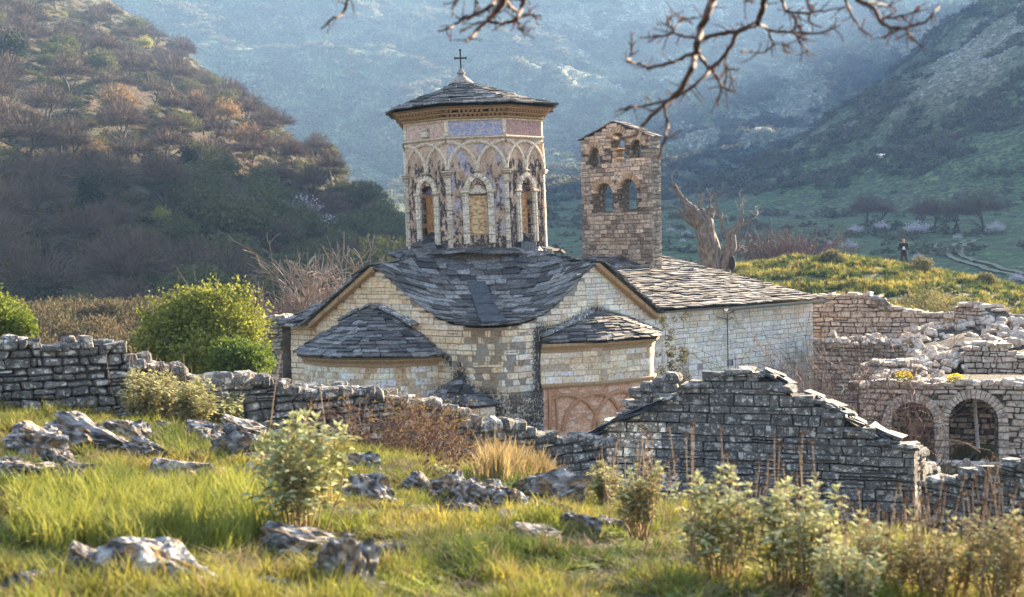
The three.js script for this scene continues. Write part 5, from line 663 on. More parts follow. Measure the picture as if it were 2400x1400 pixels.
function limbs(r, o) { // recursive branching; returns tubes and the tips
  const bag = o.bag || new Bag(), tips = [];
  const grow = (p, d, l, rad, lev) => {
    const n = lev < 2 ? 5 : 3, pts = [p], rs = [rad]; let q = p, dd = d; const r1 = rad * (lev === o.levels ? .35 : .66);
    for (let i = 1; i <= n; i++) { dd = nrm3(add3(add3(dd, rdir(r), o.wiggle), [0, 1, 0], o.up)); q = add3(q, dd, l / n); pts.push(q); rs.push(Math.max(o.minR || 0, lerp(rad, r1, i / n))); }
    tube(bag, pts, rs, lev < 2 ? 6 : lev < 3 ? 4 : 3, o.col(r, lev)); if (lev >= o.levels) { tips.push([q, dd]); return; }
    const k = o.kids[Math.min(lev, o.kids.length - 1)], nk = Math.floor(k + r()); for (let i = 0; i < nk; i++) { const f = i === 0 ? 1 : range(r, .35, 1), idx = Math.min(n, Math.max(1, Math.round(f * n))), nd = nrm3(add3(dd, rdir(r), range(r, o.spread * .6, o.spread * 1.2))); grow(pts[idx], nd, l * range(r, .55, .85), rs[idx] * range(r, .55, .8), lev + 1); }
  };
  for (const s of o.start) grow(s.p, nrm3(s.d), s.l, s.r, 0); return { bag, tips };
}
// --- grass: uncountable
function tuft(seed, n, h, lean, wd) { const r = mulberry(seed), b = new Bag(); for (let i = 0; i < n; i++) { const a = r() * 6.283, rr = r() * .05, p = [rr * Math.cos(a), 0, rr * Math.sin(a)], hh = h * range(r, .45, 1.1), a2 = r() * 6.283, ln = lean * range(r, .2, 1.3), dx = Math.cos(a2), dz = Math.sin(a2), w = wd * range(r, .6, 1.2), s = [-dz * w, 0, dx * w], c = S3([1, 1, 1], range(r, .75, 1.2)); const m = [p[0] + dx * ln * .35 * hh, hh * .62, p[2] + dz * ln * .35 * hh], t = [p[0] + dx * ln * hh, hh * range(r, .85, 1), p[2] + dz * ln * hh]; const A = sub3(p, s), B = add3(p, s), C = add3(m, s, .7), D = sub3(m, S3(s, .7)); b.tri(A, B, C, undefined, undefined, undefined, c); b.tri(A, C, D, undefined, undefined, undefined, c); b.tri(D, C, t, undefined, undefined, undefined, c); } return b.geo(); }
function scatter(name, label, geo, mat, list) { const m = new THREE.InstancedMesh(geo, mat, list.length), q = new THREE.Object3D(), c = new THREE.Color(); list.forEach((e, i) => { q.position.set(e[0], e[1], e[2]); q.rotation.set(e[6] || 0, e[3], e[7] || 0); q.scale.set(e[4], e[4] * (e[8] || 1), e[4]); q.updateMatrix(); m.setMatrixAt(i, q.matrix); c.setRGB(...e[5]); m.setColorAt(i, c); }); return top(m, name, label, 'grass', null, 'stuff'); }
const GR = { a: [.26, .29, .04], b: [.42, .36, .075], c: [.10, .15, .03], dry: [.34, .25, .12] };
{
  const r = mulberry(401), L = [[], [], []], tone = (x, d) => { const n = fbm(x * .55, d * .55, 3), m = fbm(x * .2 + 9, d * .2, 3); let c = mixc(GR.a, GR.b, clamp(.5 + n * 1.6, 0, 1)); c = mixc(c, GR.c, clamp(.12 + m * 2.2, 0, .85)); return r() < .12 ? S3(GR.dry, range(r, .5, 1.1)) : S3(c, range(r, .5, 1.3)); };
  for (let i = 0; i < 62000; i++) { const d = 5.2 + 20.5 * Math.pow(r(), 1.25), x = (r() * 2 - 1) * (.365 * d + .9), n = fbm(x * .75, d * .6, 3), dens = clamp(.6 + n * 1.7, .05, 1); if (r() > dens || rockSpots.some(([a, b, w]) => Math.abs(a - x) < w * .95 && Math.abs(b + d) < w * .55)) continue; const y = gd(x, -d), hgt = clamp(.6 + n * 1.2 + .35 * fbm(x * .3, d * .25, 2), .25, 1.45); L[i % 3].push([x, y - .01, -d, r() * 6.28, range(r, .8, 1.25) * (d > 14 ? 1.25 : 1), tone(x, d), (r() - .5) * .3, (r() - .5) * .3, hgt]); }
  scatter('pasture_grass', 'bright backlit grass covering the stony foreground slope', tuft(1, 15, .2, .5, .0045), MAT.leaf, L[0]); scatter('pasture_grass', 'finer leaning grass mixed through the stony foreground slope', tuft(2, 18, .17, .8, .0036), MAT.leaf, L[1]); scatter('pasture_grass', 'short broad grass mixed through the stony foreground slope', tuft(3, 14, .13, .9, .006), MAT.leaf, L[2]);
  // low broad-leaved weeds and dead thatch
  const Wd = [], Th = []; for (let i = 0; i < 3800; i++) { const d = 5.4 + 18 * Math.pow(r(), 1.2), x = (r() * 2 - 1) * (.36 * d + .6), n = fbm(x * 1.3 + 20, d * 1.3, 3); if (n > .1) Wd.push([x, gd(x, -d), -d, r() * 6.28, range(r, .7, 1.6), S3(mixc([.09, .15, .03], [.2, .22, .05], r()), range(r, .7, 1.2)), (r() - .5) * .4, (r() - .5) * .4, 1]); else if (n < -.12) Th.push([x, gd(x, -d), -d, r() * 6.28, range(r, .8, 1.7), S3(mixc([.34, .26, .15], [.2, .14, .08], r()), range(r, .7, 1.1)), (r() - .5) * .6, (r() - .5) * .6, range(r, .4, .8)]); }
  { const q = mulberry(9), b = new Bag(); for (let k = 0; k < 11; k++) { const a = k * 2.4, e = range(q, .15, .7); quadLeaf(b, [0, .005, 0], nrm3([Math.cos(a), e, Math.sin(a)]), nrm3([-Math.cos(a) * e, 1, -Math.sin(a) * e]), range(q, .05, .1), range(q, .012, .022), S3([1, 1, 1], range(q, .8, 1.2))); } scatter('broadleaf_weeds', 'low broad-leaved weeds between the foreground grass', b.geo(), MAT.leaf, Wd); } scatter('dead_thatch', 'flattened dead grass between the foreground tufts', tuft(8, 22, .14, 1.6, .004), MAT.leaf, Th);
  // long tussocks left of centre
  const T = []; for (let i = 0; i < 1100; i++) { const px = 40 + r() * 620, py = 1285 + r() * 40 - Math.abs(px - 350) * .02, h = gHit(px, py - r() * 130); if (!h || r() > .75 || rockSpots.some(([a, b, w]) => Math.abs(a - h.x) < w && Math.abs(b - h.z) < w * .6)) continue; T.push([h.x, h.y - .02, h.z, r() * 6.28, range(r, 1, 1.5), S3(mixc(mixc(GR.c, GR.a, r()), GR.b, r() * .5), range(r, .8, 1.25)), (r() - .5) * .3, 0, range(r, .55, 1.15)]); }
  scatter('tussock_grass', 'long dense green tussock grass in the left foreground', tuft(4, 20, .24, .45, .0045), MAT.leaf, T);
  const U = []; for (let i = 0; i < 700; i++) { const px = i < 420 ? 1160 + r() * 170 : 1130 + r() * 220, py = 1128 + r() * 26, h = gHit(px, py); if (h) U.push([h.x, h.y, h.z, r() * 6.28, range(r, 1.2, 2.2), S3([.36, .27, .12], range(r, .7, 1.2)), 0, 0, range(r, .9, 1.5)]); } scatter('dry_grass', 'golden dry grass tuft at the foot of the low wall', tuft(5, 16, .2, .6, .005), MAT.leaf, U);
  const M = []; for (let i = 0; i < 30000; i++) { const x = range(r, 7, 46), d = range(r, 57, 97), n = fbm(x * .3, d * .3, 3); if (n < -.28) continue; M.push([x, gd(x, -d) - .02, -d, r() * 6.28, range(r, 1.2, 2.2), S3(mixc(mixc([.06, .10, .022], GR.b, clamp(.3 + n * 1.7, 0, 1)), GR.dry, r() < .07 ? .8 : 0), range(r, .75, 1.25)), (r() - .5) * .3, 0, range(r, .7, 1.3)]); }
  scatter('mound_grass', 'rough grass covering the mound behind the ruins', tuft(6, 16, .2, .7, .012), MAT.leaf, M);
  const C = []; for (let i = 0; i < 12000; i++) { const x = range(r, -16, 14), d = range(r, 23, 42), n = fbm(x * .4, d * .4, 3); if (n < -.1) continue; C.push([x, gd(x, -d) - .02, -d, r() * 6.28, range(r, 1.1, 1.9), S3(mixc(GR.c, GR.dry, clamp(.4 + n, 0, 1)), range(r, .75, 1.2)), 0, 0, range(r, .7, 1.4)]); }
  scatter('yard_grass', 'weedy grass in the yard round the church', tuft(7, 14, .2, .7, .008), MAT.leaf, C);
}
// --- woolly sage-like shrubs with dry seed heads
let TINT = 0; const SAGE_A = [.52, .5, .27], SAGE_B = [.28, .31, .13];
function sageParts(seed, o) {
  const r = mulberry(seed), st = new Bag(), lf = new Bag(), stalks = [];
  for (let i = 0; i < o.stems; i++) { const a = r() * 6.283, tilt = Math.pow(r(), .7) * o.tilt, l = range(r, .55, 1) * o.h; let p = [Math.cos(a) * r() * o.w * .18, 0, Math.sin(a) * r() * o.w * .18], d = nrm3([Math.cos(a) * tilt, 1, Math.sin(a) * tilt]); const n = 6, pts = [p]; for (let k = 0; k < n; k++) { d = nrm3(add3(add3(d, rdir(r), .16), [0, 1, 0], .12)); p = add3(p, d, l / n); pts.push(p); }
    tube(st, pts, (t) => .006 * (1 - t * .6), 4, vary(r, rgb(126, 100, 70), rgb(150, 130, 90)));
    const side = (base, dir, len, m) => { for (let k = 0; k < m; k++) { const f = .25 + .75 * k / m, q = add3(base, dir, len * f), az = k * 2.4 + r(); const out = nrm3(add3([Math.cos(az), .25 - .5 * r(), Math.sin(az)], dir, .5)); quadLeaf(lf, q, nrm3(add3(out, [0, -1, 0], range(r, -.3, .5))), nrm3(add3([0, 1, 0], rdir(r), .5)), o.leaf * range(r, .6, 1.2), o.leaf * range(r, .16, .24), vary(r, mixc(SAGE_A, [.4, .31, .13], TINT), mixc(SAGE_B, [.2, .17, .075], TINT), .35)); } };
    for (let k = 2; k < n; k++) { const dd = nrm3(sub3(pts[k + 1], pts[k])); side(pts[k], dd, l / n, o.per); if (k > 2 && r() < .75) { const s2 = nrm3(add3(dd, rdir(r), .9)), q2 = add3(pts[k], s2, l * .22); tube(st, [pts[k], q2], [.003, .002], 3, rgb(140, 120, 84)); side(pts[k], s2, l * .22, o.per + 2); } }
    for (let k = 0; k < 5; k++) { const az = k * 1.257 + r(), dd = nrm3([Math.cos(az) * .6, .9, Math.sin(az) * .6]); quadLeaf(lf, p, dd, nrm3([-Math.cos(az), .6, -Math.sin(az)]), o.leaf * range(r, .5, .8), o.leaf * .15, vary(r, [.42, .44, .22], SAGE_A, .15)); } }
  for (let i = 0; i < o.stalks; i++) { const b = new Bag(), a = r() * 6.283, rr = Math.sqrt(r()) * o.w * .45, p = [Math.cos(a) * rr, o.h * .3, Math.sin(a) * rr], l = o.h * range(r, .7, 1.15); let q = p, d = nrm3([(r() - .5) * .3, 1, (r() - .5) * .3]); const pts = [p]; for (let k = 0; k < 4; k++) { d = nrm3(add3(d, rdir(r), .08)); q = add3(q, d, l / 4); pts.push(q); } tube(b, pts, (t) => .0038 - .0015 * t, 4, rgb(150, 122, 92));
    const g = new Bag(); for (let w = 0; w < 1 + Math.floor(r() * 2.2); w++) { const c = w ? add3(pts[4 - w], [0, 0, 0]) : q; for (let k = 0; k < 26; k++) { const dd = rdir(r); dd[1] *= .6; quadLeaf(g, add3(c, dd, .004), nrm3(dd), rdir(r), (w ? .015 : .019) * (o.head || 1), .004 * (o.head || 1), vary(r, rgb(112, 82, 60), rgb(74, 54, 42), .2)); } } stalks.push([b.geo(), g.geo()]); }
  return { st: st.geo(), lf: lf.geo(), stalks };
}
function sage(label, px, py, hpx, wpx, seed, stalks, leafPx, tint = 0) { const grp = null; TINT = tint; const h = gHit(px, py); if (!h) return; const k = h.t / 3400, H = hpx * k, Wm = wpx * k; const g = thing('woolly_shrub', label, 'shrub', grp || 'woolly grey-green shrubs'); g.position.set(h.x, h.y - .03, h.z); const q = sageParts(seed, { stems: Math.round(clamp(Wm * 46, 22, 80)), h: H, w: Wm, tilt: Math.min(1.15, Wm / H * .5), leaf: leafPx * k, per: 5, stalks }); part(g, 'stems', q.st, MAT.twig); part(g, 'leaves', q.lf, MAT.woolly); for (const [a, b] of q.stalks) { const s = new THREE.Group(); s.name = 'seed_stalk'; g.add(s); part(s, 'stalk', a, MAT.twig); part(s, 'seed_head', b, MAT.twig); } return g; }
sage('tall blurred woolly shrub standing among grass left of centre', 705, 1275, 320, 250, 501, 4, 36);
sage('woolly shrub in front of the tall dry wall, leftmost of three', 350, 1000, 140, 180, 502, 6, 17, .45); sage('woolly shrub in front of the low wall, middle of three', 445, 1012, 130, 170, 503, 8, 17, .3); sage('smaller woolly shrub in front of the low wall, rightmost of three', 530, 1022, 110, 120, 504, 6, 16);
sage('tall pointed woolly shrub in the right foreground, just left of the broad one', 1690, 1385, 290, 230, 505, 9, 34); sage('broad dense woolly shrub in the right foreground before the grey gable', 1870, 1395, 280, 300, 506, 10, 34); sage('woolly shrub beside the boulders right of centre', 1500, 1265, 200, 200, 507, 16, 22, .55); sage('small woolly shrub between boulders and grey gable', 1425, 1200, 120, 120, 508, 8, 20, .5); sage('low yellowish shrub at the bottom right, left of the seed heads', 2070, 1420, 210, 230, 509, 14, 26, .6); sage('low shrub full of rusty seed heads at the bottom right', 2210, 1430, 250, 260, 510, 18, 24, .8); sage('shrub with rusty seed heads at the lower right corner', 2350, 1430, 260, 240, 511, 18, 24, .7); sage('tiny woolly shrub at the foot of the bramble', 1035, 1142, 55, 90, 512, 14, 16); sage('low shrub under the broad woolly shrub, lower right', 1990, 1440, 190, 200, 513, 6, 28);
// dry stalks standing by themselves
{ const r = mulberry(521), put = (px, py, hpx, n, label, sx) => { for (let i = 0; i < n; i++) { const x = px + (r() - .5) * sx, h = gHit(x, py + (r() - .5) * 14); if (!h) continue; const k = h.t / 3400, H = hpx * k * range(r, .6, 1.1), b = new Bag(); let q = [0, 0, 0], d = nrm3([(r() - .5) * .25, 1, (r() - .5) * .2]); const pts = [q]; for (let j = 0; j < 4; j++) { d = nrm3(add3(d, rdir(r), .07)); q = add3(q, d, H / 4); pts.push(q); } tube(b, pts, (t) => .0055 - .003 * t, 4, vary(r, rgb(168, 138, 108), rgb(140, 108, 80))); const g = thing('dry_stalk', label, 'dry stalk', label); g.position.set(h.x, h.y, h.z); part(g, 'stem', b.geo(), MAT.twig); const s = new Bag(); for (let k2 = 0; k2 < 30; k2++) { const dd = rdir(r); quadLeaf(s, q, dd, rdir(r), .017, .005, vary(r, rgb(112, 82, 60), rgb(74, 54, 42), .2)); } part(g, 'seed_head', s.geo(), MAT.twig); } };
  put(1040, 1135, 75, 14, 'thin dry stalk in the row before the brown bramble', 150); put(1530, 1180, 110, 26, 'thin dry stalk before the pale stones of the grey gable', 190); put(610, 1000, 90, 4, 'dry stalk with round head before the low wall on the left', 190); put(2240, 1290, 150, 18, 'dry stalk with rusty round head at the right edge', 330); put(1760, 1260, 130, 10, 'dry stalk standing behind the broad woolly shrub', 260); }
// --- brown bramble by the low wall, bare thickets
function thicket(name, label, px, py, d, wm, hm, seed, o) { const r = mulberry(seed), p = at(px, py, d), y = o.y ?? gd(p.x, p.z), g = thing(name, label, o.cat || 'bush'); g.position.set(p.x, y - .05, p.z); const start = []; for (let i = 0; i < o.n; i++) { const a = r() * 6.283, q = Math.sqrt(r()) * wm * .42; start.push({ p: [Math.cos(a) * q, 0, Math.sin(a) * q * .6], d: [(r() - .5) * o.lean + Math.cos(a) * .25, 1, (r() - .5) * o.lean], l: hm * range(r, .45, .8), r: o.r }); } const t = limbs(r, { levels: o.lev ?? 2, minR: o.minR, wiggle: o.wig ?? .3, up: o.up ?? .02, kids: o.kids || [3, 2.4], spread: o.spread ?? .7, start, col: (q, l) => vary(q, o.ca, o.cb, .2) }); part(g, 'twigs', t.bag.geo(), MAT.twig); if (o.leaves) { const tp = t.tips; part(g, 'leaves', foliage(r, o.leaves, (q) => { const [c, dd] = tp[Math.floor(q() * tp.length)]; return [add3(c, rdir(q), o.ls * 1.6), dd]; }, o.ls, o.la, o.lb), MAT.leaf); } return g; }
const bramble = (label, px, py, d, w, h, seed) => thicket('bramble_bush', label, px, py, d, w, h, seed, { n: 56, lean: 1.3, r: .007, minR: .0035, lev: 2, kids: [3.4, 2.8], up: -.05, wig: .42, ca: rgb(120, 84, 66), cb: rgb(92, 62, 48), leaves: 3000, ls: .034, la: [.16, .15, .035], lb: [.2, .1, .045] });
bramble('brown tangled bramble covering the low wall, left part', 925, 1085, 21.6, 1.5, .95, 531); bramble('brown tangled bramble covering the low wall, right part', 1090, 1085, 22.4, 1.5, .75, 532);
thicket('bare_bush', 'bare reddish-brown bush in front of the left arch', 2030, 1060, 33, 3.2, 2.5, 541, { y: .6, n: 40, lean: .9, r: .012, minR: .005, lev: 3, kids: [2.5, 2.2], ca: rgb(122, 92, 76), cb: rgb(92, 70, 60) }); thicket('bare_bush', 'bare twiggy bush against the far end of the church wall', 1850, 1000, 36, 2.8, 2.6, 542, { y: .5, n: 34, lean: .7, r: .011, lev: 3, kids: [2.2, 1.8], ca: rgb(142, 112, 96), cb: rgb(116, 92, 80) }); thicket('bare_bush', 'bare brown bush at the right beside the grey gable', 2150, 1050, 34, 1.6, 1.6, 547, { y: .6, n: 26, lean: .9, r: .009, lev: 3, kids: [2.2, 2], ca: rgb(118, 90, 76), cb: rgb(92, 70, 60) });
thicket('creeper_bush', 'upright green and rust creeper by the right apse', 1578, 1000, 36, .5, 2.7, 543, { y: .6, n: 22, lean: .16, r: .012, lev: 1, kids: [2], up: .5, wig: .08, spread: .3, ca: rgb(126, 84, 62), cb: rgb(96, 70, 50), leaves: 3000, ls: .04, la: [.07, .11, .025], lb: [.13, .075, .04] });
[[1790, 100, 5.5, 2.5], [1850, 104, 6, 2.7], [1910, 100, 5, 2.3]].forEach(([px, d, w, h], i) => thicket('bare_bush', ['leftmost bare purplish bush behind the grassy mound', 'middle bare purplish bush behind the grassy mound', 'rightmost bare purplish bush behind the grassy mound'][i], px, 640, d, w, h, 550 + i, { y: 3.6 - i * .2, n: 40, lean: .8, r: .03, minR: .014, lev: 3, kids: [3, 2.6], ca: rgb(112, 84, 78), cb: rgb(92, 70, 66), cat: 'bush' }));
// shrubs on the mound
[[2230, 715, 70, 190, 90], [2170, 725, 72, 150, 70], [2300, 740, 68, 130, 80], [1975, 690, 74, 80, 44], [1950, 628, 88, 60, 26], [2160, 640, 86, 60, 34], [2310, 668, 84, 50, 26], [2105, 745, 68, 120, 40], [2390, 745, 66, 110, 50], [1790, 660, 78, 60, 26]].forEach(([px, py, d, w, h], i) => { const k = d / 3400, r = mulberry(560 + i), p = at(px, py, d), y = gd(p.x, p.z), g = thing('mound_shrub', ['largest olive-brown shrub on the mound below the man', 'olive-brown shrub left of the largest one on the mound', 'round olive shrub on the right slope of the mound', 'straw-coloured shrub low on the mound behind the high wall', 'small yellowish shrub on the mound crest', 'pointed shrub by the feet of the man', 'small pale shrub on the far right crest of the mound', 'flat brown shrub behind the top of the ruin walls', 'shrub at the right edge above the slab-capped wall', 'small shrub on the mound beside the dead tree'][i], 'shrub', 'shrubs on the mound'), W = w * k / 2, Hh = h * k; g.position.set(p.x, y, p.z); const dry = i === 3 || i === 9; part(g, 'leaves', foliage(r, 2200, (q) => { const n = rdir(q); n[1] = Math.abs(n[1]); const s = Math.pow(q(), .35) * (1 + .25 * N3(n[0] * 2.5, n[1] * 2.5, n[2] * 2.5 + i)); return [[n[0] * W * s, n[1] * Hh * s, n[2] * W * s * .8], n]; }, .1, dry ? [.3, .22, .11] : [.2, .2, .075], dry ? [.22, .16, .09] : [.15, .11, .055], .35), MAT.leaf); const t = limbs(r, { levels: 1, wiggle: .2, up: 0, kids: [3], spread: .7, start: [0, 1, 2, 3, 4].map(() => ({ p: [0, 0, 0], d: [r() - .5, .8, r() - .5], l: Hh * .6, r: .02 })), col: () => rgb(96, 76, 58) }); part(g, 'stems', t.bag.geo(), MAT.twig); });
// --- green bushes behind the left wall
function bush(label, lobes, d, n, seed, ls, ca, cb) { const r = mulberry(seed), k = d / 3400, c0 = at(lobes[0][0], 900, d), y0 = gd(c0.x, c0.z), g = thing('green_bush', label, 'bush', 'green bushes behind the left wall'); g.position.set(c0.x, y0, c0.z); const L = lobes.map(([px, py, w, h]) => { const p = at(px, py, d + (r() - .5) * 1.2); return { c: [p.x - c0.x, p.y - y0, p.z - c0.z], w: w * k / 2, h: h * k / 2 }; }), vol = L.map((l) => l.w * l.w * l.h), tot = vol.reduce((a, b) => a + b);
  part(g, 'foliage', foliage(r, n, (q) => { let v = q() * tot, i = 0; while (v > vol[i] && i < L.length - 1) v -= vol[i++]; const l = L[i], dd = rdir(q), s = Math.pow(q(), .28) * (1 + .5 * N3(dd[0] * 3 + i * 5, dd[1] * 3, dd[2] * 3)); return [[l.c[0] + dd[0] * l.w * s, Math.max(-.3, l.c[1] + dd[1] * l.h * s), l.c[2] + dd[2] * l.w * s * .85], dd]; }, ls, ca, cb, .3), MAT.leaf);
  const start = L.map((l) => ({ p: [l.c[0] * .5, 0, l.c[2] * .5], d: sub3(l.c, [l.c[0] * .5, 0, 0]), l: Math.max(.4, l.c[1]) * .6, r: .045 })); part(g, 'stems', limbs(r, { levels: 2, wiggle: .25, up: 0, kids: [4, 3], spread: .6, start, col: () => rgb(92, 76, 58) }).bag.geo(), MAT.twig); }
bush('large round yellow-green bush left of the church, tallest on that side', [[430, 790, 200, 190], [520, 760, 190, 180], [460, 730, 150, 110], [575, 800, 110, 150], [380, 800, 120, 130], [500, 830, 200, 120], [578, 690, 40, 50]], 30, 22000, 601, .085, [.3, .3, .05], [.14, .17, .032]);
bush('smaller leafy green bush in front of the wall stub', [[560, 845, 120, 80], [610, 850, 60, 60], [525, 830, 60, 70]], 28.5, 7000, 602, .075, [.15, .2, .03], [.1, .15, .025]);
bush('bright green bush at the left edge behind the tall wall', [[10, 760, 100, 110], [45, 775, 70, 80], [-40, 740, 120, 120]], 27, 9000, 603, .085, [.19, .22, .03], [.12, .17, .025]);
// --- bare grey tree behind the left of the church
{ const r = mulberry(611), p = at(790, 760, 56), g = thing('bare_tree', 'bare pale-twigged tree behind the left roofs of the church', 'tree'); g.position.set(p.x, .3, p.z); const start = []; for (let i = 0; i < 10; i++) start.push({ p: [(r() - .5) * .4, 1.2, 0], d: [(i - 4.5) * .26 + (r() - .5) * .2 - .1, .75 + r() * .4, (r() - .5) * .7], l: range(r, 1.6, 2.2), r: .07 }); const t = limbs(r, { minR: .014, levels: 4, wiggle: .28, up: .01, kids: [4.6, 4.4, 4, 3.4], spread: .6, start, col: (q, l) => vary(q, rgb(168, 152, 136), rgb(132, 114, 100), .15) }); part(g, 'branches', t.bag.geo(), MAT.twig); const tr = new Bag(); tube(tr, [[0, -.3, 0], [.05, .5, 0], [0, 1.4, 0]], [.22, .18, .15], 8, rgb(120, 104, 90)); part(g, 'trunk', tr.geo(), MAT.bark);
  const p2 = at(610, 760, 60), g2 = thing('bare_bush', 'low reddish bare bush behind the green bush left of the church', 'bush'); g2.position.set(p2.x, .8, p2.z); const s2 = []; for (let i = 0; i < 22; i++) s2.push({ p: [(r() - .5) * 2.6, 0, 0], d: [(r() - .5) * .8, 1, (r() - .5) * .6], l: .8, r: .02 }); part(g2, 'twigs', limbs(r, { levels: 3, wiggle: .25, up: 0, kids: [2.4, 2.2], spread: .6, start: s2, col: (q) => vary(q, rgb(132, 92, 74), rgb(108, 80, 68), .2) }).bag.geo(), MAT.twig); }
// --- dead pollard tree by the nave
{ const r = mulberry(621), D = 58, O_ = at(1672, 655, D), g = thing('dead_tree', 'gnarled dead grey tree trunk with broken limbs behind the nave roof', 'tree'); g.position.set(O_.x, .3, O_.z); const k = D / 3400, W3 = (px, py, dz = 0) => { const v = at(px, py, D + dz); return [v.x - O_.x, v.y - .3, v.z - O_.z]; };
  const limb = (name, pts, w, sides = 12, tn = 0) => { const b = new Bag(), fine = [], rs = []; for (let i = 0; i + 1 < pts.length; i++) for (let s = 0; s < 4; s++) { fine.push(mix3(pts[i], pts[i + 1], s / 4)); rs.push(lerp(w[i], w[i + 1], s / 4) * k / 2 * (1 + .16 * (r() - .5))); } fine.push(pts[pts.length - 1]); rs.push(w[w.length - 1] * k / 2); for (let i = 1; i + 1 < fine.length; i++) fine[i] = add3(fine[i], rdir(r), w[0] * k * .035); tube(b, fine, rs, sides, rgb(140, 134, 130), .6); const ge = b.geo(), P = ge.attributes.position, Nn = ge.attributes.normal; for (let i = 0; i < P.count; i++) { const q = [P.getX(i), P.getY(i), P.getZ(i)], h = w[0] * k * .07 * fbm3(q[0] * 4, q[1] * 1.1, q[2] * 4 + tn, 3); P.setXYZ(i, q[0] + Nn.getX(i) * h, q[1], q[2] + Nn.getZ(i) * h); } ge.computeVertexNormals(); part(g, name, ge, MAT.bark); };
  limb('trunk', [[0, -.2, 0], W3(1670, 700), W3(1668, 640), W3(1660, 570), W3(1650, 520), W3(1638, 500)], [66, 60, 56, 48, 42, 30], 16); limb('limb', [W3(1640, 520), W3(1618, 490, -.2), W3(1608, 478), W3(1598, 462), W3(1584, 440), W3(1578, 432)], [40, 26, 18, 11, 10, 14]); limb('limb', [W3(1690, 660), W3(1703, 610), W3(1713, 575), W3(1714, 548), W3(1731, 527), W3(1740, 512)], [36, 32, 28, 22, 16, 7], 12, 3); limb('limb', [W3(1712, 552), W3(1694, 532), W3(1684, 500), W3(1674, 450)], [10, 7, 6, 4], 8, 5); limb('limb', [W3(1728, 530), W3(1745, 526), W3(1766, 515)], [14, 10, 4], 8, 6); limb('limb', [W3(1735, 516), W3(1740, 500), W3(1741, 490)], [10, 7, 4], 8); limb('limb', [W3(1650, 525), W3(1628, 512), W3(1610, 505), W3(1575, 500)], [14, 9, 6, 3], 8); limb('limb', [W3(1640, 540), W3(1610, 520), W3(1590, 488), W3(1562, 486)], [9, 7, 5, 3], 6, 2); limb('limb', [W3(1664, 510), W3(1666, 490), W3(1665, 488)], [22, 20, 14], 10); limb('limb', [W3(1650, 510), W3(1640, 490), W3(1634, 450)], [8, 6, 3], 6); limb('limb', [W3(1665, 500), W3(1664, 470), W3(1664, 445)], [5, 4, 2], 6); limb('limb', [W3(1700, 610), W3(1718, 600), W3(1728, 590)], [10, 7, 3], 6); limb('limb', [W3(1674, 640), W3(1671, 570), W3(1670, 515)], [8, 7, 4], 6, 4);
  { const tw = limbs(r, { levels: 2, minR: .008, wiggle: .3, up: .02, kids: [3, 2.2], spread: .8, start: [[1580, 436, -.5], [1600, 462, -.6], [1612, 505, -1], [1638, 500, -.1], [1664, 490, .1], [1741, 492, .2], [1764, 516, .8], [1728, 590, 1], [1690, 532, -.2], [1735, 516, .6]].map(([px, py, dx]) => ({ p: W3(px, py), d: [dx, .8, (r() - .5)], l: range(r, .3, .7), r: .02 })), col: () => rgb(128, 116, 106) }); part(g, 'twigs', tw.bag.geo(), MAT.twig); }
  const hb = new THREE.SphereGeometry(1, 10, 8); hb.scale(.14, .3, .1); const hp = W3(1716, 618, -.35); hb.translate(...hp); hb.setAttribute('color', new THREE.Float32BufferAttribute(new Array(hb.attributes.position.count * 3).fill(.02), 3)); part(g, 'hollow', hb, MAT.plain); }
// ---------------------------------------------------------------- wooded slope
const mats7 = { twigs: std({ roughness: 1 }) };
function domeCrown(r, n, W_, H_, y0, sz, ca, cb, lobes, seed, v = .3) { return foliage(r, n, (q) => { const d = rdir(q); if (d[1] < -.25) d[1] *= -.4; const s = Math.pow(q(), .3) * (1 + lobes * N3(d[0] * 2.1 + seed, d[1] * 2.1, d[2] * 2.1)); return [[d[0] * W_ * s, y0 + d[1] * H_ * s, d[2] * W_ * s], d]; }, sz, ca, cb, v); }
function bareCrown(r, n, W_, H_, y0, ca, cb, seed) { const b = new Bag(); for (let i = 0; i < n; i++) { const d = rdir(r); if (d[1] < -.1) d[1] *= -.3; const s = Math.pow(r(), .35) * (1 + .28 * N3(d[0] * 2 + seed, d[1] * 2, d[2] * 2)), p = [d[0] * W_ * s * .9, y0 + d[1] * H_ * s * .9, d[2] * W_ * s * .9], dir = nrm3(add3(add3(d, rdir(r), .55), [0, 1, 0], .25)), l = range(r, .5, 1.15), w = nrm3(cross3(dir, rdir(r))), t = add3(p, dir, l), c = vary(r, ca, cb, .25), k = .032; b.tri(add3(p, w, k), add3(p, w, -k), t, undefined, undefined, undefined, c); const m = add3(p, dir, l * .4), s2 = nrm3(add3(dir, rdir(r), .9)); b.tri(add3(m, w, k * .7), add3(m, w, -k * .7), add3(m, s2, l * .6), undefined, undefined, undefined, c); } return b.geo(); }
function trunkGeo(r, H_, W_, rad, col) { const t = limbs(r, { levels: 2, wiggle: .16, up: .04, kids: [4, 3], spread: .75, start: [{ p: [0, -.4, 0], d: [(r() - .5) * .5, 1, (r() - .5) * .4], l: H_ * .5, r: rad }], col: () => col }); return t.bag.geo(); }
const KIND = [];
const proto = (name, label, crown, trunk, mat) => KIND.push({ name, label, crown, trunk, mat });
for (let i = 0; i < 4; i++) { const r = mulberry(700 + i), w = [3, 2.6, 3.4, 2.3][i], h = [2.6, 2.4, 2.7, 2.6][i]; proto('bare_tree', 'bare brown tree on the near slope among its like', bareCrown(r, 1500, w, h, 3, [[.15, .095, .062], [.17, .10, .07], [.135, .098, .062], [.18, .11, .068]][i], [.10, .065, .045], i * 4), trunkGeo(r, 5.4, w, .2, rgb(70, 56, 48)), mats7.twigs); }
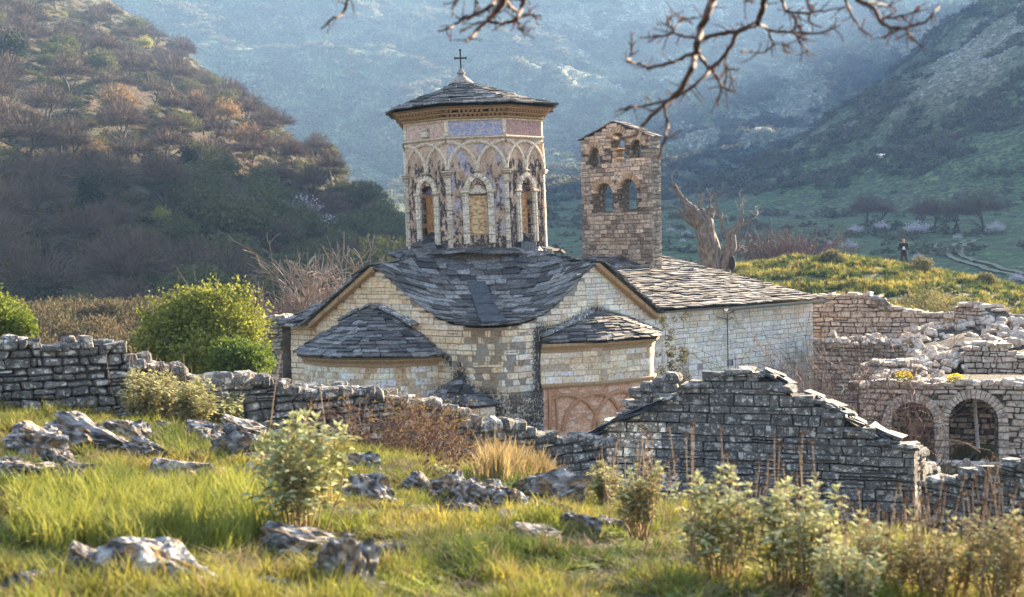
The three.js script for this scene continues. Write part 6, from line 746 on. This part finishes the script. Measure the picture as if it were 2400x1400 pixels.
for (let i = 0; i < 3; i++) { const r = mulberry(710 + i), w = [3.3, 2.8, 2.5][i]; proto('budding_tree', 'olive-green budding dome-shaped tree on the near slope', domeCrown(r, 2300, w, w * .8, 2.7, .34, [.13, .13, .045], [.085, .09, .035], .22, i * 7), trunkGeo(r, 4.6, w, .18, rgb(72, 60, 48)), MAT.leaf); }
for (let i = 0; i < 2; i++) { const r = mulberry(720 + i); proto('evergreen_tree', 'dark evergreen tree on the near slope', domeCrown(r, 1500, [1.9, 1.3][i], [2.2, 2.6][i], 2.7, .36, [.03, .042, .02], [.02, .028, .014], .4, i * 5), trunkGeo(r, 4.6, 1.5, .16, rgb(48, 40, 34)), MAT.leaf); }
{ const r = mulberry(730); proto('yellow_green_tree', 'bright yellow-green tree in new leaf on the near slope', domeCrown(r, 1100, 1.7, 1.6, 2.1, .32, [.36, .33, .075], [.27, .26, .06], .35, 3), trunkGeo(r, 3.4, 1.5, .12, rgb(84, 70, 56)), MAT.leaf); }
{ const r = mulberry(731); proto('russet_tree', 'pale russet tree with fresh leaves on the near slope', domeCrown(r, 1500, 2.5, 2.3, 2.7, .34, [.30, .20, .085], [.24, .15, .07], .3, 8), trunkGeo(r, 4.6, 2, .17, rgb(84, 66, 52)), MAT.leaf); }
{ const r = mulberry(732); proto('blossom_tree', 'white blossoming wild fruit tree', domeCrown(r, 1100, 2.0, 1.5, 1.7, .3, [.66, .58, .6], [.5, .46, .5], .5, 2, .2), trunkGeo(r, 2.8, 1.6, .1, rgb(70, 60, 56)), MAT.leaf); }
const protoTrees = KIND.map(() => null);
function plantTree(i, x, y, z, s, turn, label, group) {
  const K = KIND[i]; let g;
  if (!protoTrees[i]) { g = thing(K.name, label || K.label, 'tree', group); part(g, 'crown', K.crown, K.mat); part(g, 'trunk', K.trunk, MAT.twig); protoTrees[i] = g; }
  else { g = copyOf(protoTrees[i], label || K.label); if (group) g.userData.group = group; else delete g.userData.group; }
  g.position.set(x, y - .15 * s, z); g.rotation.set(0, turn, 0); g.scale.set(s, s * (1 + .12 * Math.sin(turn * 7)), s); return g;
}
const hHit = (px, py) => hit(px, py, hillH, 95, 620, .5);
{ const r = mulberry(741), spots = [];
  const near = (x, d, m) => spots.some(([a, b, w]) => Math.hypot(a - x, b - d) < m * w);
  const one = (kind, px, py, s, label) => { const h = hHit(px, py); if (!h) return; spots.push([h.x, h.d, 1]); plantTree(kind, h.x, h.y, h.z, s, r() * 6.28, label); };
  // trees that stand out in the picture
  one(7, 22, 182, 1.5, 'dark round evergreen tree at the left edge of the lit slope'); one(7, 80, 60, 1.25, 'dark evergreen tree near the top left corner'); one(8, 200, 95, 1.0, 'slim dark evergreen right of the yellow tree at top left'); one(9, 105, 64, .95, 'yellow tree beside the dark evergreen near the top left corner'); one(9, 340, 128, 1.25, 'yellow-green round tree alone near the top of the lit slope'); one(9, 150, 48, .55, 'smallest yellow tree near the top left corner'); one(9, 253, 112, .5, 'tiny bright yellow-green tree high on the lit slope'); one(9, 497, 214, .95, 'yellow-green tree by the upper right crest of the lit slope'); one(10, 578, 358, 1.2, 'brightest pale russet tree in the middle of the lit slope'); one(10, 530, 308, 1.1, 'pale yellow-russet tree up the slope from the brightest one'); one(4, 500, 445, 1.25, 'rounded green tree at the edge of the shadow on the slope'); one(4, 548, 592, 1.35, 'largest green dome-shaped tree low in the shade'); one(5, 608, 560, 1.3, 'green dome-shaped tree right of the largest one in the shade'); one(5, 495, 550, 1.25, 'green dome-shaped tree left of the largest one in the shade'); one(9, 378, 538, .62, 'small bright green tree low in the shade'); one(8, 355, 475, 1.15, 'dark ivy-covered tree in the middle of the shaded slope'); one(8, 445, 415, 1.0, 'slim dark tree near the shadow edge'); one(11, 712, 525, 1.15, 'white blossoming tree low on the shaded slope'); one(11, 765, 545, .9, 'second white blossoming tree just right of the first'); one(0, 165, 232, 1.25, 'large bare tree with a leaning trunk in the upper middle of the lit slope'); one(1, 280, 330, 1.2, 'bare tree with a tall fork in the middle of the lit slope'); one(0, 62, 392, 1.3, 'large round bare tree at the left just above the shadow'); one(2, 135, 385, 1.1, 'bare tree right of the large round one above the shadow'); one(1, 390, 385, 1.1, 'bare tree with dark trunk right of centre of the lit slope');
  const mine = [[0, .30], [1, .22], [2, .17], [3, .13], [4, .06], [5, .05], [6, .03], [10, .02], [8, .02]]; let n = 0;
  for (let i = 0; i < 40000 && n < 245; i++) { const d = range(r, 108, 420), x = -range(r, .075, .375) * d, q = (x + 18 + .43 * (d - 235)) / 1.0885; if (q > 6) continue; const c = d < 128 ? Math.max(hillH(x, d), gd(x, -d)) : hillH(x, d), ray = (c - 6) / d; if (ray > .19) continue; const low = ray < .045, right = x > -.24 * d; const m = low ? 5.2 : 6.4; if (near(x, d, m)) continue; let k; const u = r(); if (low && right) k = u < .32 ? 4 : u < .58 ? 5 : u < .72 ? 6 : Math.floor(r() * 4); else { let v = r(); k = 0; for (const [kk, p] of mine) { if (v < p) { k = kk; break; } v -= p; } } const s = range(r, .7, 1.3); spots.push([x, d, .75 + s * .3]);
    const K = KIND[k], px = 1200 + 3400 * x / d, side = px < 160 ? 'by the left edge' : px < 330 ? 'left of the middle' : px < 520 ? 'in the middle' : px < 700 ? 'right of the middle' : 'by its right crest', big = s < .78 ? 'small' : s < .98 ? 'medium' : 'large', high = ray > .12 ? 'near the top of the wooded slope' : ray > .075 ? 'high on the sunlit slope' : ray > .045 ? 'low on the sunlit slope' : ray > .015 ? 'high in the shaded slope' : 'at the foot of the shaded slope', what = { bare_tree: 'bare brown tree', budding_tree: 'olive budding tree', russet_tree: 'russet tree', evergreen_tree: 'dark narrow tree' }[K.name];
    plantTree(k, x, c, -d, s, r() * 6.28, `${big} ${what} ${high}, ${side}`, what + 's ' + high); n++; }
  // undergrowth nobody could count
  const L = []; for (let i = 0; i < 9500; i++) { const d = range(r, 112, 520), x = -range(r, .06, .385) * d, nn = fbm(x * .06, d * .06, 3); const qq = (x + 18 + .43 * (d - 235)) / 1.0885; if (nn < -.12 && qq < -25) continue; L.push([x, (d < 128 ? Math.max(hillH(x, d), gd(x, -d)) : hillH(x, d)) - .15, -d, r() * 6.28, range(r, .35, 1.05), S3(mixc([.16, .11, .055], [.10, .105, .03], clamp(.5 + nn * 2 + (r() - .5) * .8, 0, 1)), range(r, .6, 1.2)), 0, 0, range(r, .6, 1.2)]); }
  const ug = scatter('slope_undergrowth', 'brown and olive undergrowth between the trees of the near slope', domeCrown(mulberry(745), 170, 1.1, .9, .25, .34, [1, 1, 1], [.8, .8, .8], .4, 5), MAT.leaf, L); ug.userData.category = 'undergrowth';
  const L2 = []; for (let i = 0; i < 3400; i++) { const d = range(r, 48, 118), x = -range(r, .13, .4) * d; if (x > -8 && d < 70) continue; L2.push([x, gd(x, -d) - .15, -d, r() * 6.28, range(r, .5, 1.1), S3(mixc([.10, .10, .04], [.16, .11, .06], r()), range(r, .6, 1.2)), 0, 0, range(r, .6, 1.3)]); }
  scatter('yard_scrub', 'low brown and green scrub behind the left wall', domeCrown(mulberry(747), 620, .8, .75, .2, .13, [1, 1, 1], [.7, .7, .7], .4, 6), MAT.leaf, L2).userData.category = 'scrub';
  // scrub of the far mountainside
  const F = [], G = []; for (let i = 0; i < 60000; i++) { const d = range(r, 240, 1450), x = range(r, -.33, .40) * d, nn = fbm(x * .02, d * .02, 4), y = mountainH(x, d); if (nn + (r() - .5) * .5 < -.05 || rockAt(x, d, y) > .5 || (y < 26 && r() > .06)) continue; if ((y - 6) / d > .185) continue; F.push([x, y - .3, -d, r() * 6.28, range(r, .8, 2.2) * (.6 + d / 1000), S3(mixc([.10, .125, .062], [.17, .15, .095], clamp(.4 + nn * 1.4 + (r() - .5) * .7, 0, 1)), range(r, .6, 1.25)), 0, 0, range(r, .6, 1.1)]); }
  const sc = scatter('mountain_scrub', 'dark scrub dotted over the far mountainside', domeCrown(mulberry(746), 46, 1.1, .9, .3, .75, [1, 1, 1], [.75, .75, .75], .4, 9), MAT.leaf, F); sc.userData.category = 'scrub';
  for (let i = 0; i < 30000; i++) { const d = range(r, 420, 1450), x = range(r, -.12, .40) * d, y = mountainH(x, d), rk = rockAt(x, d, y); if (rk < .25 + r() * .6) continue; G.push([x, y - .2, -d, r() * 6.28, range(r, .3, 1.1) * (.5 + d / 1400), S3([.42, .40, .38], range(r, .6, 1.1)), (r() - .5), 0, range(r, .4, .9)]); }
  const rg = lump(mulberry(2), 1.4, 1, 1.2, [1, 1, 1]); const sr = scatter('mountain_scree', 'pale scree and outcrops on the far mountainside', rg, std({}), G); sr.userData.category = 'scree';
  // blossoming and bare trees on the valley floor
  const mHit = (px, py) => hit(px, py, mountainH, 132, 1200, 1); const v = (k, px, py, s, label) => { const h = mHit(px, py); if (h) plantTree(k, h.x, h.y, h.z, s * h.t / 300, r() * 6.28, label, 'trees on the valley floor'); };
  v(11, 2148, 556, 1.15, 'largest white blossoming tree in the valley above the man'); v(11, 2066, 545, .8, 'white blossoming tree left of the largest one in the valley'); v(11, 2186, 543, .55, 'small white blossoming tree right of the largest one'); v(11, 2005, 552, .75, 'pinkish blossoming tree in the valley'); v(11, 1992, 590, .8, 'white blossoming tree behind the crest of the mound, left'); v(11, 1945, 578, .45, 'small white blossoming tree by the bare purplish bushes'); v(11, 2335, 552, .85, 'white blossoming tree near the bend of the track'); v(11, 2245, 566, .45, 'small blossoming tree at the bend of the track'); v(11, 2385, 668, .8, 'white blossoming tree at the right edge below the track'); v(11, 2200, 588, .45, 'small blossoming tree right of the man'); v(11, 1610, 558, .45, 'small blossoming tree between bell gable and dead tree'); v(11, 1572, 548, .45, 'white blossoming tree right beside the bell gable'); v(11, 2152, 610, .5, 'low blossoming tree just right of the man'); v(11, 1600, 572, .35, 'tiny blossoming bush left of the dead tree');
  v(1, 2190, 545, 1.5, 'tall bare tree behind the blossoming trees in the valley'); v(0, 2250, 545, 1.4, 'bare tree in the middle of the valley row'); v(2, 2305, 548, 1.5, 'bare tree at the right of the valley row'); v(3, 2160, 530, 1.1, 'reddish bare tree at the left of the valley row'); v(0, 2060, 535, 1.3, 'wide bare tree left in the valley'); v(1, 2030, 530, 1.2, 'bare tree leftmost in the valley');
  // cart track
  const pts = [[2290, 562], [2273, 565], [2252, 574], [2240, 584], [2236, 596], [2248, 607], [2275, 614], [2317, 625], [2369, 641], [2430, 664], [2500, 690]].map(([a, b]) => mHit(a, b)).filter(Boolean).map((h) => [h.x, h.z]); const F2 = pathMap(pts), tb = new Bag(), ny = 60; for (const [o0, o1] of [[-1.5, -.55], [.55, 1.5]]) { let pv = null; for (let i = 0; i <= ny; i++) { const q = F2(F2.length_ * i / ny), P = (o) => { const x = q.x + q.nx * o, z = q.z + q.nz * o; return [x, mountainH(x, -z) + .25, z]; }, c = [P(o0), P(o1)]; if (pv) tb.quad(pv[0], c[0], c[1], pv[1], [0, i], [0, i + 1], [1, i + 1], [1, i], rgb(196, 190, 178)); pv = c; } } struct('cart_track', new THREE.Mesh(tb.geo(), turfM), 'pale two-rut cart track bending across the valley floor'); }
// wild flowers
{ const r = mulberry(812);
  // flowers
  const fl = (px, py, col, label, n) => { const g = gHit(px, py); if (!g) return; const o = thing('wild_flower', label, 'flower', 'wild flowers in the grass'); o.position.set(g.x, g.y, g.z); const st = new Bag(), pt = new Bag(); for (let i = 0; i < n; i++) { const a = r() * 6.283, q = r() * .05, p = [Math.cos(a) * q, range(r, .13, .19), Math.sin(a) * q]; tube(st, [[p[0] * .4, 0, p[2] * .4], p], [.0015, .0012], 3, [.1, .16, .03]); for (let k = 0; k < 8; k++) { const t = k * .785, d = nrm3([Math.cos(t), .25, Math.sin(t)]); quadLeaf(pt, p, d, [0, 1, 0], .013, .004, col); } } part(o, 'stems', st.geo(), MAT.leaf); part(o, 'petals', pt.geo(), MAT.leaf); };
  const Yl = [.75, .52, .02], Wh = [.8, .8, .76]; fl(1128, 1345, Yl, 'yellow flower cluster low in the central grass, nearest', 6); fl(1120, 1285, Yl, 'yellow flower cluster in the middle of the central grass', 5); fl(1092, 1312, Yl, 'yellow flowers left of the middle cluster', 4); fl(1190, 1302, Yl, 'yellow flowers right of the middle cluster', 3); fl(368, 1072, Yl, 'yellow flowers by the boulders on the left', 4); fl(80, 1326, Yl, 'yellow flowers at the bottom left', 3); fl(40, 1165, Wh, 'white flowers at the left edge', 4); fl(55, 1262, Wh, 'white flowers lower at the left edge', 3); fl(90, 1268, Wh, 'white flowers right of those at the left edge', 3);
  [[2240, 893, 'yellow wallflower clump above the right arch'], [2118, 886, 'small yellow wallflower clump above the left arch']].forEach(([px, py, label], i) => { const p = at(px, py, 37.2), o = thing('yellow_wallflower', label, 'flower', 'wallflowers on the ruin'); o.position.copy(p); part(o, 'petals', foliage(r, 260, (q) => { const d = rdir(q); d[1] = Math.abs(d[1]); return [[d[0] * .2, d[1] * .16, d[2] * .15], d]; }, .05, [.78, .56, .02], [.6, .5, .04]), MAT.leaf); part(o, 'leaves', foliage(r, 160, (q) => { const d = rdir(q); return [[d[0] * .16, d[1] * .06, d[2] * .1], d]; }, .06, [.1, .15, .03], [.14, .2, .04]), MAT.leaf); }); }
// ---------------------------------------------------------------- overhanging budding tree
{ const r = mulberry(821), g = thing('overhanging_tree', 'budding bare branches hanging into the top of the picture', 'tree'); const base = new THREE.Vector3(4.3, 0, -5.6); base.y = gd(base.x, base.z); g.position.copy(base); const loc = (v) => [v.x - base.x, v.y - base.y, v.z - base.z], col = () => vary(r, rgb(84, 58, 48), rgb(62, 44, 38), .15), K2 = (x, y) => [1400 + x / 2.4, y / 2.4], K3 = (x, y) => [740 + x / 4.286, y / 4.286];
  const buds = new Bag(), bud = (p, d, s) => { const c = vary(r, rgb(168, 104, 78), rgb(128, 74, 56), .2); const n = 5; for (let k = 0; k < n; k++) { const a = k / n * 6.283, b2 = (k + 1) / n * 6.283, u = nrm3(cross3(d, [.3, .2, .9])), v = cross3(d, u), P = (t, f) => add3(add3(add3(p, d, s * f), u, Math.cos(t) * s * .38), v, Math.sin(t) * s * .38); buds.tri(p, P(a, .5), P(b2, .5), undefined, undefined, undefined, c); buds.tri(P(a, .5), add3(p, d, s * 1.3), P(b2, .5), undefined, undefined, undefined, c); } };
  const D0 = 6.0; let id = 0;
  const br = (K, pts, w0, w1, twigs = 4, dz0 = 0) => { id++; const q = [], n0 = N2(id * 3.3, 1) * .25 + dz0; pts.forEach(([x, y], i) => { const [px, py] = K(x, y); q.push(loc(at(px, py, D0 + n0 + .3 * N2(id * 1.7 + i * .35, 4)))); }); const fine = [], rs = []; for (let i = 0; i + 1 < q.length; i++) for (let s = 0; s < 3; s++) { const t = (i + s / 3) / (q.length - 1); fine.push(add3(mix3(q[i], q[i + 1], s / 3), rdir(r), .004)); rs.push(lerp(w0, w1, t) * .62 * D0 / 3400 * (1 + .2 * (r() - .5))); } fine.push(q[q.length - 1]); rs.push(w1 / 2 * D0 / 3400); const b = new Bag(); tube(b, fine, rs, 7, col());
    for (let i = 0; i < twigs * 2; i++) { const k = Math.floor(range(r, .15, .98) * (fine.length - 1)), d0 = nrm3(sub3(fine[Math.min(k + 1, fine.length - 1)], fine[k])), d = nrm3(add3(d0, rdir(r), 1.1)), l = range(r, .02, .085), e = add3(fine[k], d, l), m2 = add3(add3(fine[k], d, l * .5), rdir(r), .006); tube(b, [fine[k], m2, e], [.0032, .0026, .002], 5, col()); bud(e, d, range(r, .008, .014)); if (r() < .6) bud(m2, nrm3(add3(d, rdir(r), .8)), range(r, .006, .01)); } const end = fine[fine.length - 1], dE = nrm3(sub3(end, fine[fine.length - 3])); for (let i = 0; i < 3; i++) bud(end, nrm3(add3(dE, rdir(r), .6)), range(r, .009, .015)); part(g, 'branch', b.geo(), MAT.twig); };
  const limbY = -230; // picture height of the limb above the frame
  br(K2, [[690, limbY * 2.4], [672, -200], [655, 0], [620, 80], [580, 160], [560, 250], [555, 300], [530, 390], [480, 490], [420, 555], [330, 625], [250, 710], [215, 760], [130, 780], [60, 775]], 18, 3.5, 9); br(K2, [[560, 290], [470, 330], [400, 360], [285, 385], [250, 360], [165, 343], [185, 330], [195, 270], [190, 195]], 8, 4, 4); br(K2, [[570, 300], [600, 350], [640, 390], [680, 450], [700, 490], [760, 515]], 9, 4, 4); br(K2, [[695, 480], [680, 580]], 5, 3, 2); br(K2, [[545, 215], [430, 185], [350, 205], [260, 212]], 6, 3, 6); br(K2, [[430, 185], [455, 130], [470, 90]], 4, 2.5, 3); br(K2, [[430, 185], [395, 130], [400, 95]], 4, 2.5, 3); br(K2, [[545, 100], [500, 105], [470, 110]], 4, 2, 3);
  br(K2, [[960, limbY * 2.4], [950, -150], [940, 0], [930, 60], [900, 130], [830, 165], [770, 180], [690, 185], [600, 215], [560, 235]], 15, 6, 6); br(K2, [[790, 180], [750, 260], [710, 320], [640, 390], [600, 430], [520, 500], [440, 545], [340, 575], [250, 605], [180, 600], [115, 625]], 9, 4, 8); br(K2, [[900, 130], [960, 165], [1050, 180], [1150, 180], [1230, 190], [1290, 180], [1350, 150]], 7, 3, 7); br(K2, [[1110, 185], [1150, 250], [1190, 310]], 5, 3, 4); br(K2, [[720, 320], [730, 400], [720, 470]], 4, 3, 3); br(K2, [[720, 385], [790, 395]], 4, 2.5, 2); br(K2, [[1040, 240], [1050, 290], [1090, 295]], 4, 3, 3); br(K2, [[960, 180], [990, 250], [940, 295], [820, 292]], 4, 3, 4);
  br(K2, [[1020, limbY * 2.4], [1030, -120], [1040, 0], [1060, 60], [1090, 70], [1200, 70], [1280, 65], [1380, 45]], 9, 3, 7); br(K2, [[1100, 70], [1110, 120], [1110, 180]], 5, 3.5, 4); br(K2, [[1170, limbY * 2.4], [1180, 0], [1200, 60], [1190, 120], [1250, 150]], 7, 3, 5); br(K2, [[1385, limbY * 2.4], [1400, 0], [1430, 80], [1470, 150], [1540, 200]], 7, 3, 4); br(K2, [[1420, limbY * 2.4], [1440, -60], [1460, 0], [1550, 40], [1580, 100], [1620, 145], [1680, 160], [1750, 155], [1850, 120], [1890, 80], [1925, 30]], 12, 3, 8); br(K2, [[1600, 110], [1700, 90], [1810, 60]], 5, 3, 6); br(K2, [[1740, 160], [1770, 225]], 4, 3, 3); br(K2, [[1690, 165], [1625, 210]], 4, 3, 3); br(K2, [[1520, 10], [1600, 20], [1670, 45]], 5, 2.5, 4); br(K2, [[375, 590], [395, 700], [380, 780], [345, 890]], 6, 5, 3); br(K2, [[880, limbY * 2.4], [850, -20], [835, 0], [870, 12]], 4, 3, 3);
  br(K3, [[2010, limbY * 4.286], [1940, -200], [1890, 0], [1830, 90], [1760, 170], [1700, 220], [1620, 310], [1510, 415]], 15, 7, 6); br(K3, [[1890, -150], [1800, 0], [1720, 90], [1600, 150], [1480, 190], [1400, 240], [1330, 290], [1240, 310]], 10, 3, 9); br(K3, [[2130, limbY * 4.286], [2110, -120], [2090, 0], [2060, 90], [2020, 190], [1940, 230], [1840, 240], [1740, 220], [1600, 240], [1480, 300]], 10, 4, 9); br(K3, [[2020, 190], [2040, 290], [2130, 310]], 5, 3, 3); br(K3, [[2040, 170], [2130, 150], [2240, 155]], 5, 2.5, 6); br(K3, [[1860, -80], [1900, 0], [1980, 90], [2040, 130]], 8, 6, 4); br(K3, [[1640, limbY * 4.286], [1610, 0], [1600, 110]], 6, 3, 3); br(K3, [[1470, limbY * 4.286], [1440, 0], [1310, 40]], 5, 2.5, 4); br(K3, [[370, limbY * 4.286], [345, -120], [320, 0], [290, 100], [270, 140], [180, 180], [60, 285]], 8, 4, 2);
  part(g, 'buds', buds.geo(), MAT.leaf);
  const lb = new Bag(), P2 = (px, py, d) => loc(at(px, py, d)); tube(lb, [[0, -.3, 0], [-.05, .9, 0], [-.25, 2.3, -.1], [-.6, 3.3, -.1], P2(2650, -300, 6), P2(2300, -290, 6), P2(1900, -260, 6), P2(1500, -250, 6), P2(1150, -245, 6), P2(800, -235, 6)], [.2, .16, .14, .12, .075, .055, .045, .032, .024, .014], 10, rgb(88, 66, 54)); part(g, 'trunk', lb.geo(), MAT.bark); }
// ---------------------------------------------------------------- the man flying a drone
{ const p = at(2119, 623, 89), y = gd(p.x, p.z), man = thing('person', 'man in dark jacket on the mound holding a white controller', 'person'); man.position.set(p.x, y - .02, p.z); man.rotation.y = -.25;
  const J = { hip: [0, .93, 0], chest: [0, 1.28, .0], neck: [0, 1.46, -.01], sl: [.19, 1.41, 0], sr: [-.19, 1.41, 0], el: [.27, 1.14, .06], er: [-.27, 1.14, .06], wl: [.09, 1.08, .27], wr: [-.09, 1.08, .27], kl: [.15, .5, .04], kr: [-.13, .5, .05], al: [.21, .08, .0], ar: [-.17, .08, .0], tl: [.24, .04, .15], tr: [-.2, .04, .15] };
  const bones = [['hip', 'chest', .165, .19], ['chest', 'neck', .17, .07], ['sl', 'sr', .09, .09], ['sl', 'el', .075, .062], ['el', 'wl', .06, .045], ['sr', 'er', .075, .062], ['er', 'wr', .06, .045], [[.08, .92, 0], 'kl', .11, .075], ['kl', 'al', .075, .055], [[-.08, .92, 0], 'kr', .11, .075], ['kr', 'ar', .075, .055], ['al', 'tl', .052, .042], ['ar', 'tr', .052, .042], ['neck', [0, 1.56, .01], .058, .055]].map(([a, b, ra, rb]) => [J[a] || a, J[b] || b, ra, rb]);
  const cap = (p_, [a, b, ra, rb]) => { const ab = sub3(b, a), t = clamp(dot3(sub3(p_, a), ab) / dot3(ab, ab), 0, 1); return len3(sub3(p_, add3(a, ab, t))) - lerp(ra, rb, t); }, smin = (a, b, k) => { const h = Math.max(0, k - Math.abs(a - b)) / k; return Math.min(a, b) - h * h * k / 4; };
  const field = (f, lo, size, res, colour) => { const mc = new MarchingCubes(res, new THREE.MeshStandardMaterial(), false, false, 90000); mc.isolation = 0; for (let k = 0; k < res; k++) for (let j = 0; j < res; j++) for (let i = 0; i < res; i++) mc.field[i + j * res + k * res * res] = -f([lo[0] + size * i / res, lo[1] + size * j / res, lo[2] + size * k / res]); mc.update(); const n = mc.count, P = new Float32Array(n * 3), C = new Float32Array(n * 3), half = res / 2; for (let i = 0; i < n; i++) { const q = [0, 1, 2].map((c) => lo[c] + size * ((mc.positionArray[i * 3 + c] * half + half) / res)); P.set(q, i * 3); C.set(colour(q), i * 3); } const g = new THREE.BufferGeometry(); g.setAttribute('position', new THREE.BufferAttribute(P, 3)); g.setAttribute('uv', new THREE.BufferAttribute(new Float32Array(n * 2), 2)); g.setAttribute('color', new THREE.BufferAttribute(C, 3)); g.computeVertexNormals(); return g; };
  const jacket = rgb(34, 36, 38), trous = rgb(46, 42, 42), shoe = rgb(40, 36, 34), skin = rgb(206, 156, 128);
  const body = field((q) => { let d = 9; for (const b of bones) d = smin(d, cap(q, b), .05); return d; }, [-.5, -.05, -.5], 1.8 * 1.0, 76, (q) => q[1] > 1.49 ? skin : q[1] > .9 ? jacket : q[1] > .1 ? trous : shoe);
  const head = field((q) => { const e = [q[0] / .075, (q[1] - 1.66) / .112, (q[2] - .02) / .095]; let d = (len3(e) - 1) * .08; d = smin(d, cap(q, [[0, 1.585, .06], [0, 1.6, .03], .045, .05]), .04); d = smin(d, cap(q, [[0, 1.67, .1], [0, 1.64, .125], .012, .016]), .02); for (const s of [-1, 1]) { d = smin(d, cap(q, [[s * .078, 1.63, .01], [s * .082, 1.67, .005], .012, .016]), .01); d = Math.max(d, -cap(q, [[s * .03, 1.672, .125], [s * .03, 1.672, .12], .014, .014])); } return Math.max(d, -cap(q, [[-.025, 1.605, .115], [.025, 1.605, .115], .006, .006])); }, [-.16, 1.5, -.14], .32, 64, (q) => skin);
  const hands = new Bag(); for (const s of [-1, 1]) { const w = [s * .09, 1.08, .27]; tube(hands, [w, [s * .075, 1.09, .32]], [.036, .034], 8, skin); for (let k = 0; k < 4; k++) { const y0 = 1.115 - k * .02; tube(hands, [[s * .08, y0, .32], [s * .095, y0, .36 - k * .004], [s * .06, y0 - .004, .385 - k * .004], [s * .03, y0 - .006, .375]], [.01, .0095, .009, .007], 6, skin); } tube(hands, [[s * .07, 1.12, .3], [s * .05, 1.14, .33], [s * .03, 1.14, .345]], [.011, .0105, .008], 6, skin); }
  const all = mergeGeometries([body, head, hands.geo()]); part(man, 'body', all, MAT.plain); const hair = new THREE.SphereGeometry(1, 20, 14, 0, 6.2832, 0, 1.5); hair.scale(.083, .1, .1); hair.rotateX(-.35); hair.translate(0, 1.695, .0); hair.setAttribute('color', new THREE.Float32BufferAttribute(new Array(hair.attributes.position.count).fill(0).flatMap(() => rgb(52, 40, 34)), 3)); part(man, 'hair', hair, MAT.plain);
  const co = new Bag(); boxBlock(co, -.1, .1, 1.095, 1.135, .3, .375, .012, rgb(232, 232, 230)); const ctl = thing('drone_controller', 'white remote controller held in front of the man', 'controller'); ctl.position.copy(man.position); ctl.rotation.copy(man.rotation); part(ctl, 'case', co.geo(), MAT.plain); const sc = new Bag(); boxBlock(sc, -.05, .05, 1.135, 1.26, .36, .372, .005, rgb(236, 236, 236)); part(ctl, 'screen_holder', sc.geo(), MAT.plain); const an = new Bag(); for (const s of [-1, 1]) tube(an, [[s * .07, 1.13, .37], [s * .075, 1.22, .4]], [.006, .005], 5, rgb(220, 220, 220)); part(ctl, 'antennas', an.geo(), MAT.plain);
  const dp = at(2065, 363, 80), dr = thing('drone', 'small white quadcopter drone hovering above the valley', 'drone'); dr.position.copy(dp); dr.rotation.y = .5; const wh = rgb(236, 236, 234), db = new THREE.SphereGeometry(1, 16, 10); db.scale(.11, .05, .09); const fc = (g) => { g.setAttribute('color', new THREE.Float32BufferAttribute(new Array(g.attributes.position.count).fill(0).flatMap(() => wh), 3)); return g; }; part(dr, 'body', fc(db), MAT.plain); for (const [sx, sz] of [[-1, -1], [1, -1], [1, 1], [-1, 1]]) { const a = new Bag(); tube(a, [[0, 0, 0], [sx * .14, .015, sz * .14]], [.022, .016], 6, wh); tube(a, [[sx * .14, -.01, sz * .14], [sx * .14, .05, sz * .14]], [.018, .016], 8, wh); part(dr, 'arm', a.geo(), MAT.plain); const b = new Bag(); boxBlock(b, sx * .14 - .115, sx * .14 + .115, .05, .054, sz * .14 - .01, sz * .14 + .01, .001, rgb(226, 226, 224)); part(dr, 'propeller', b.geo(), MAT.plain); } for (const s of [-1, 1]) { const l = new Bag(); tube(l, [[s * .06, -.03, .06], [s * .09, -.15, .07], [s * .09, -.15, -.07], [s * .06, -.03, -.06]], [.008, .007, .007, .008], 5, wh); part(dr, 'landing_skid', l.geo(), MAT.plain); } const cam = new Bag(); boxBlock(cam, -.025, .025, -.09, -.04, .02, .07, .01, rgb(200, 200, 198)); part(dr, 'camera_gimbal', cam.geo(), MAT.plain); }

scene.traverse((o) => { if (o.isMesh) { o.castShadow = true; o.receiveShadow = true; } });
renderer.render(scene, camera);
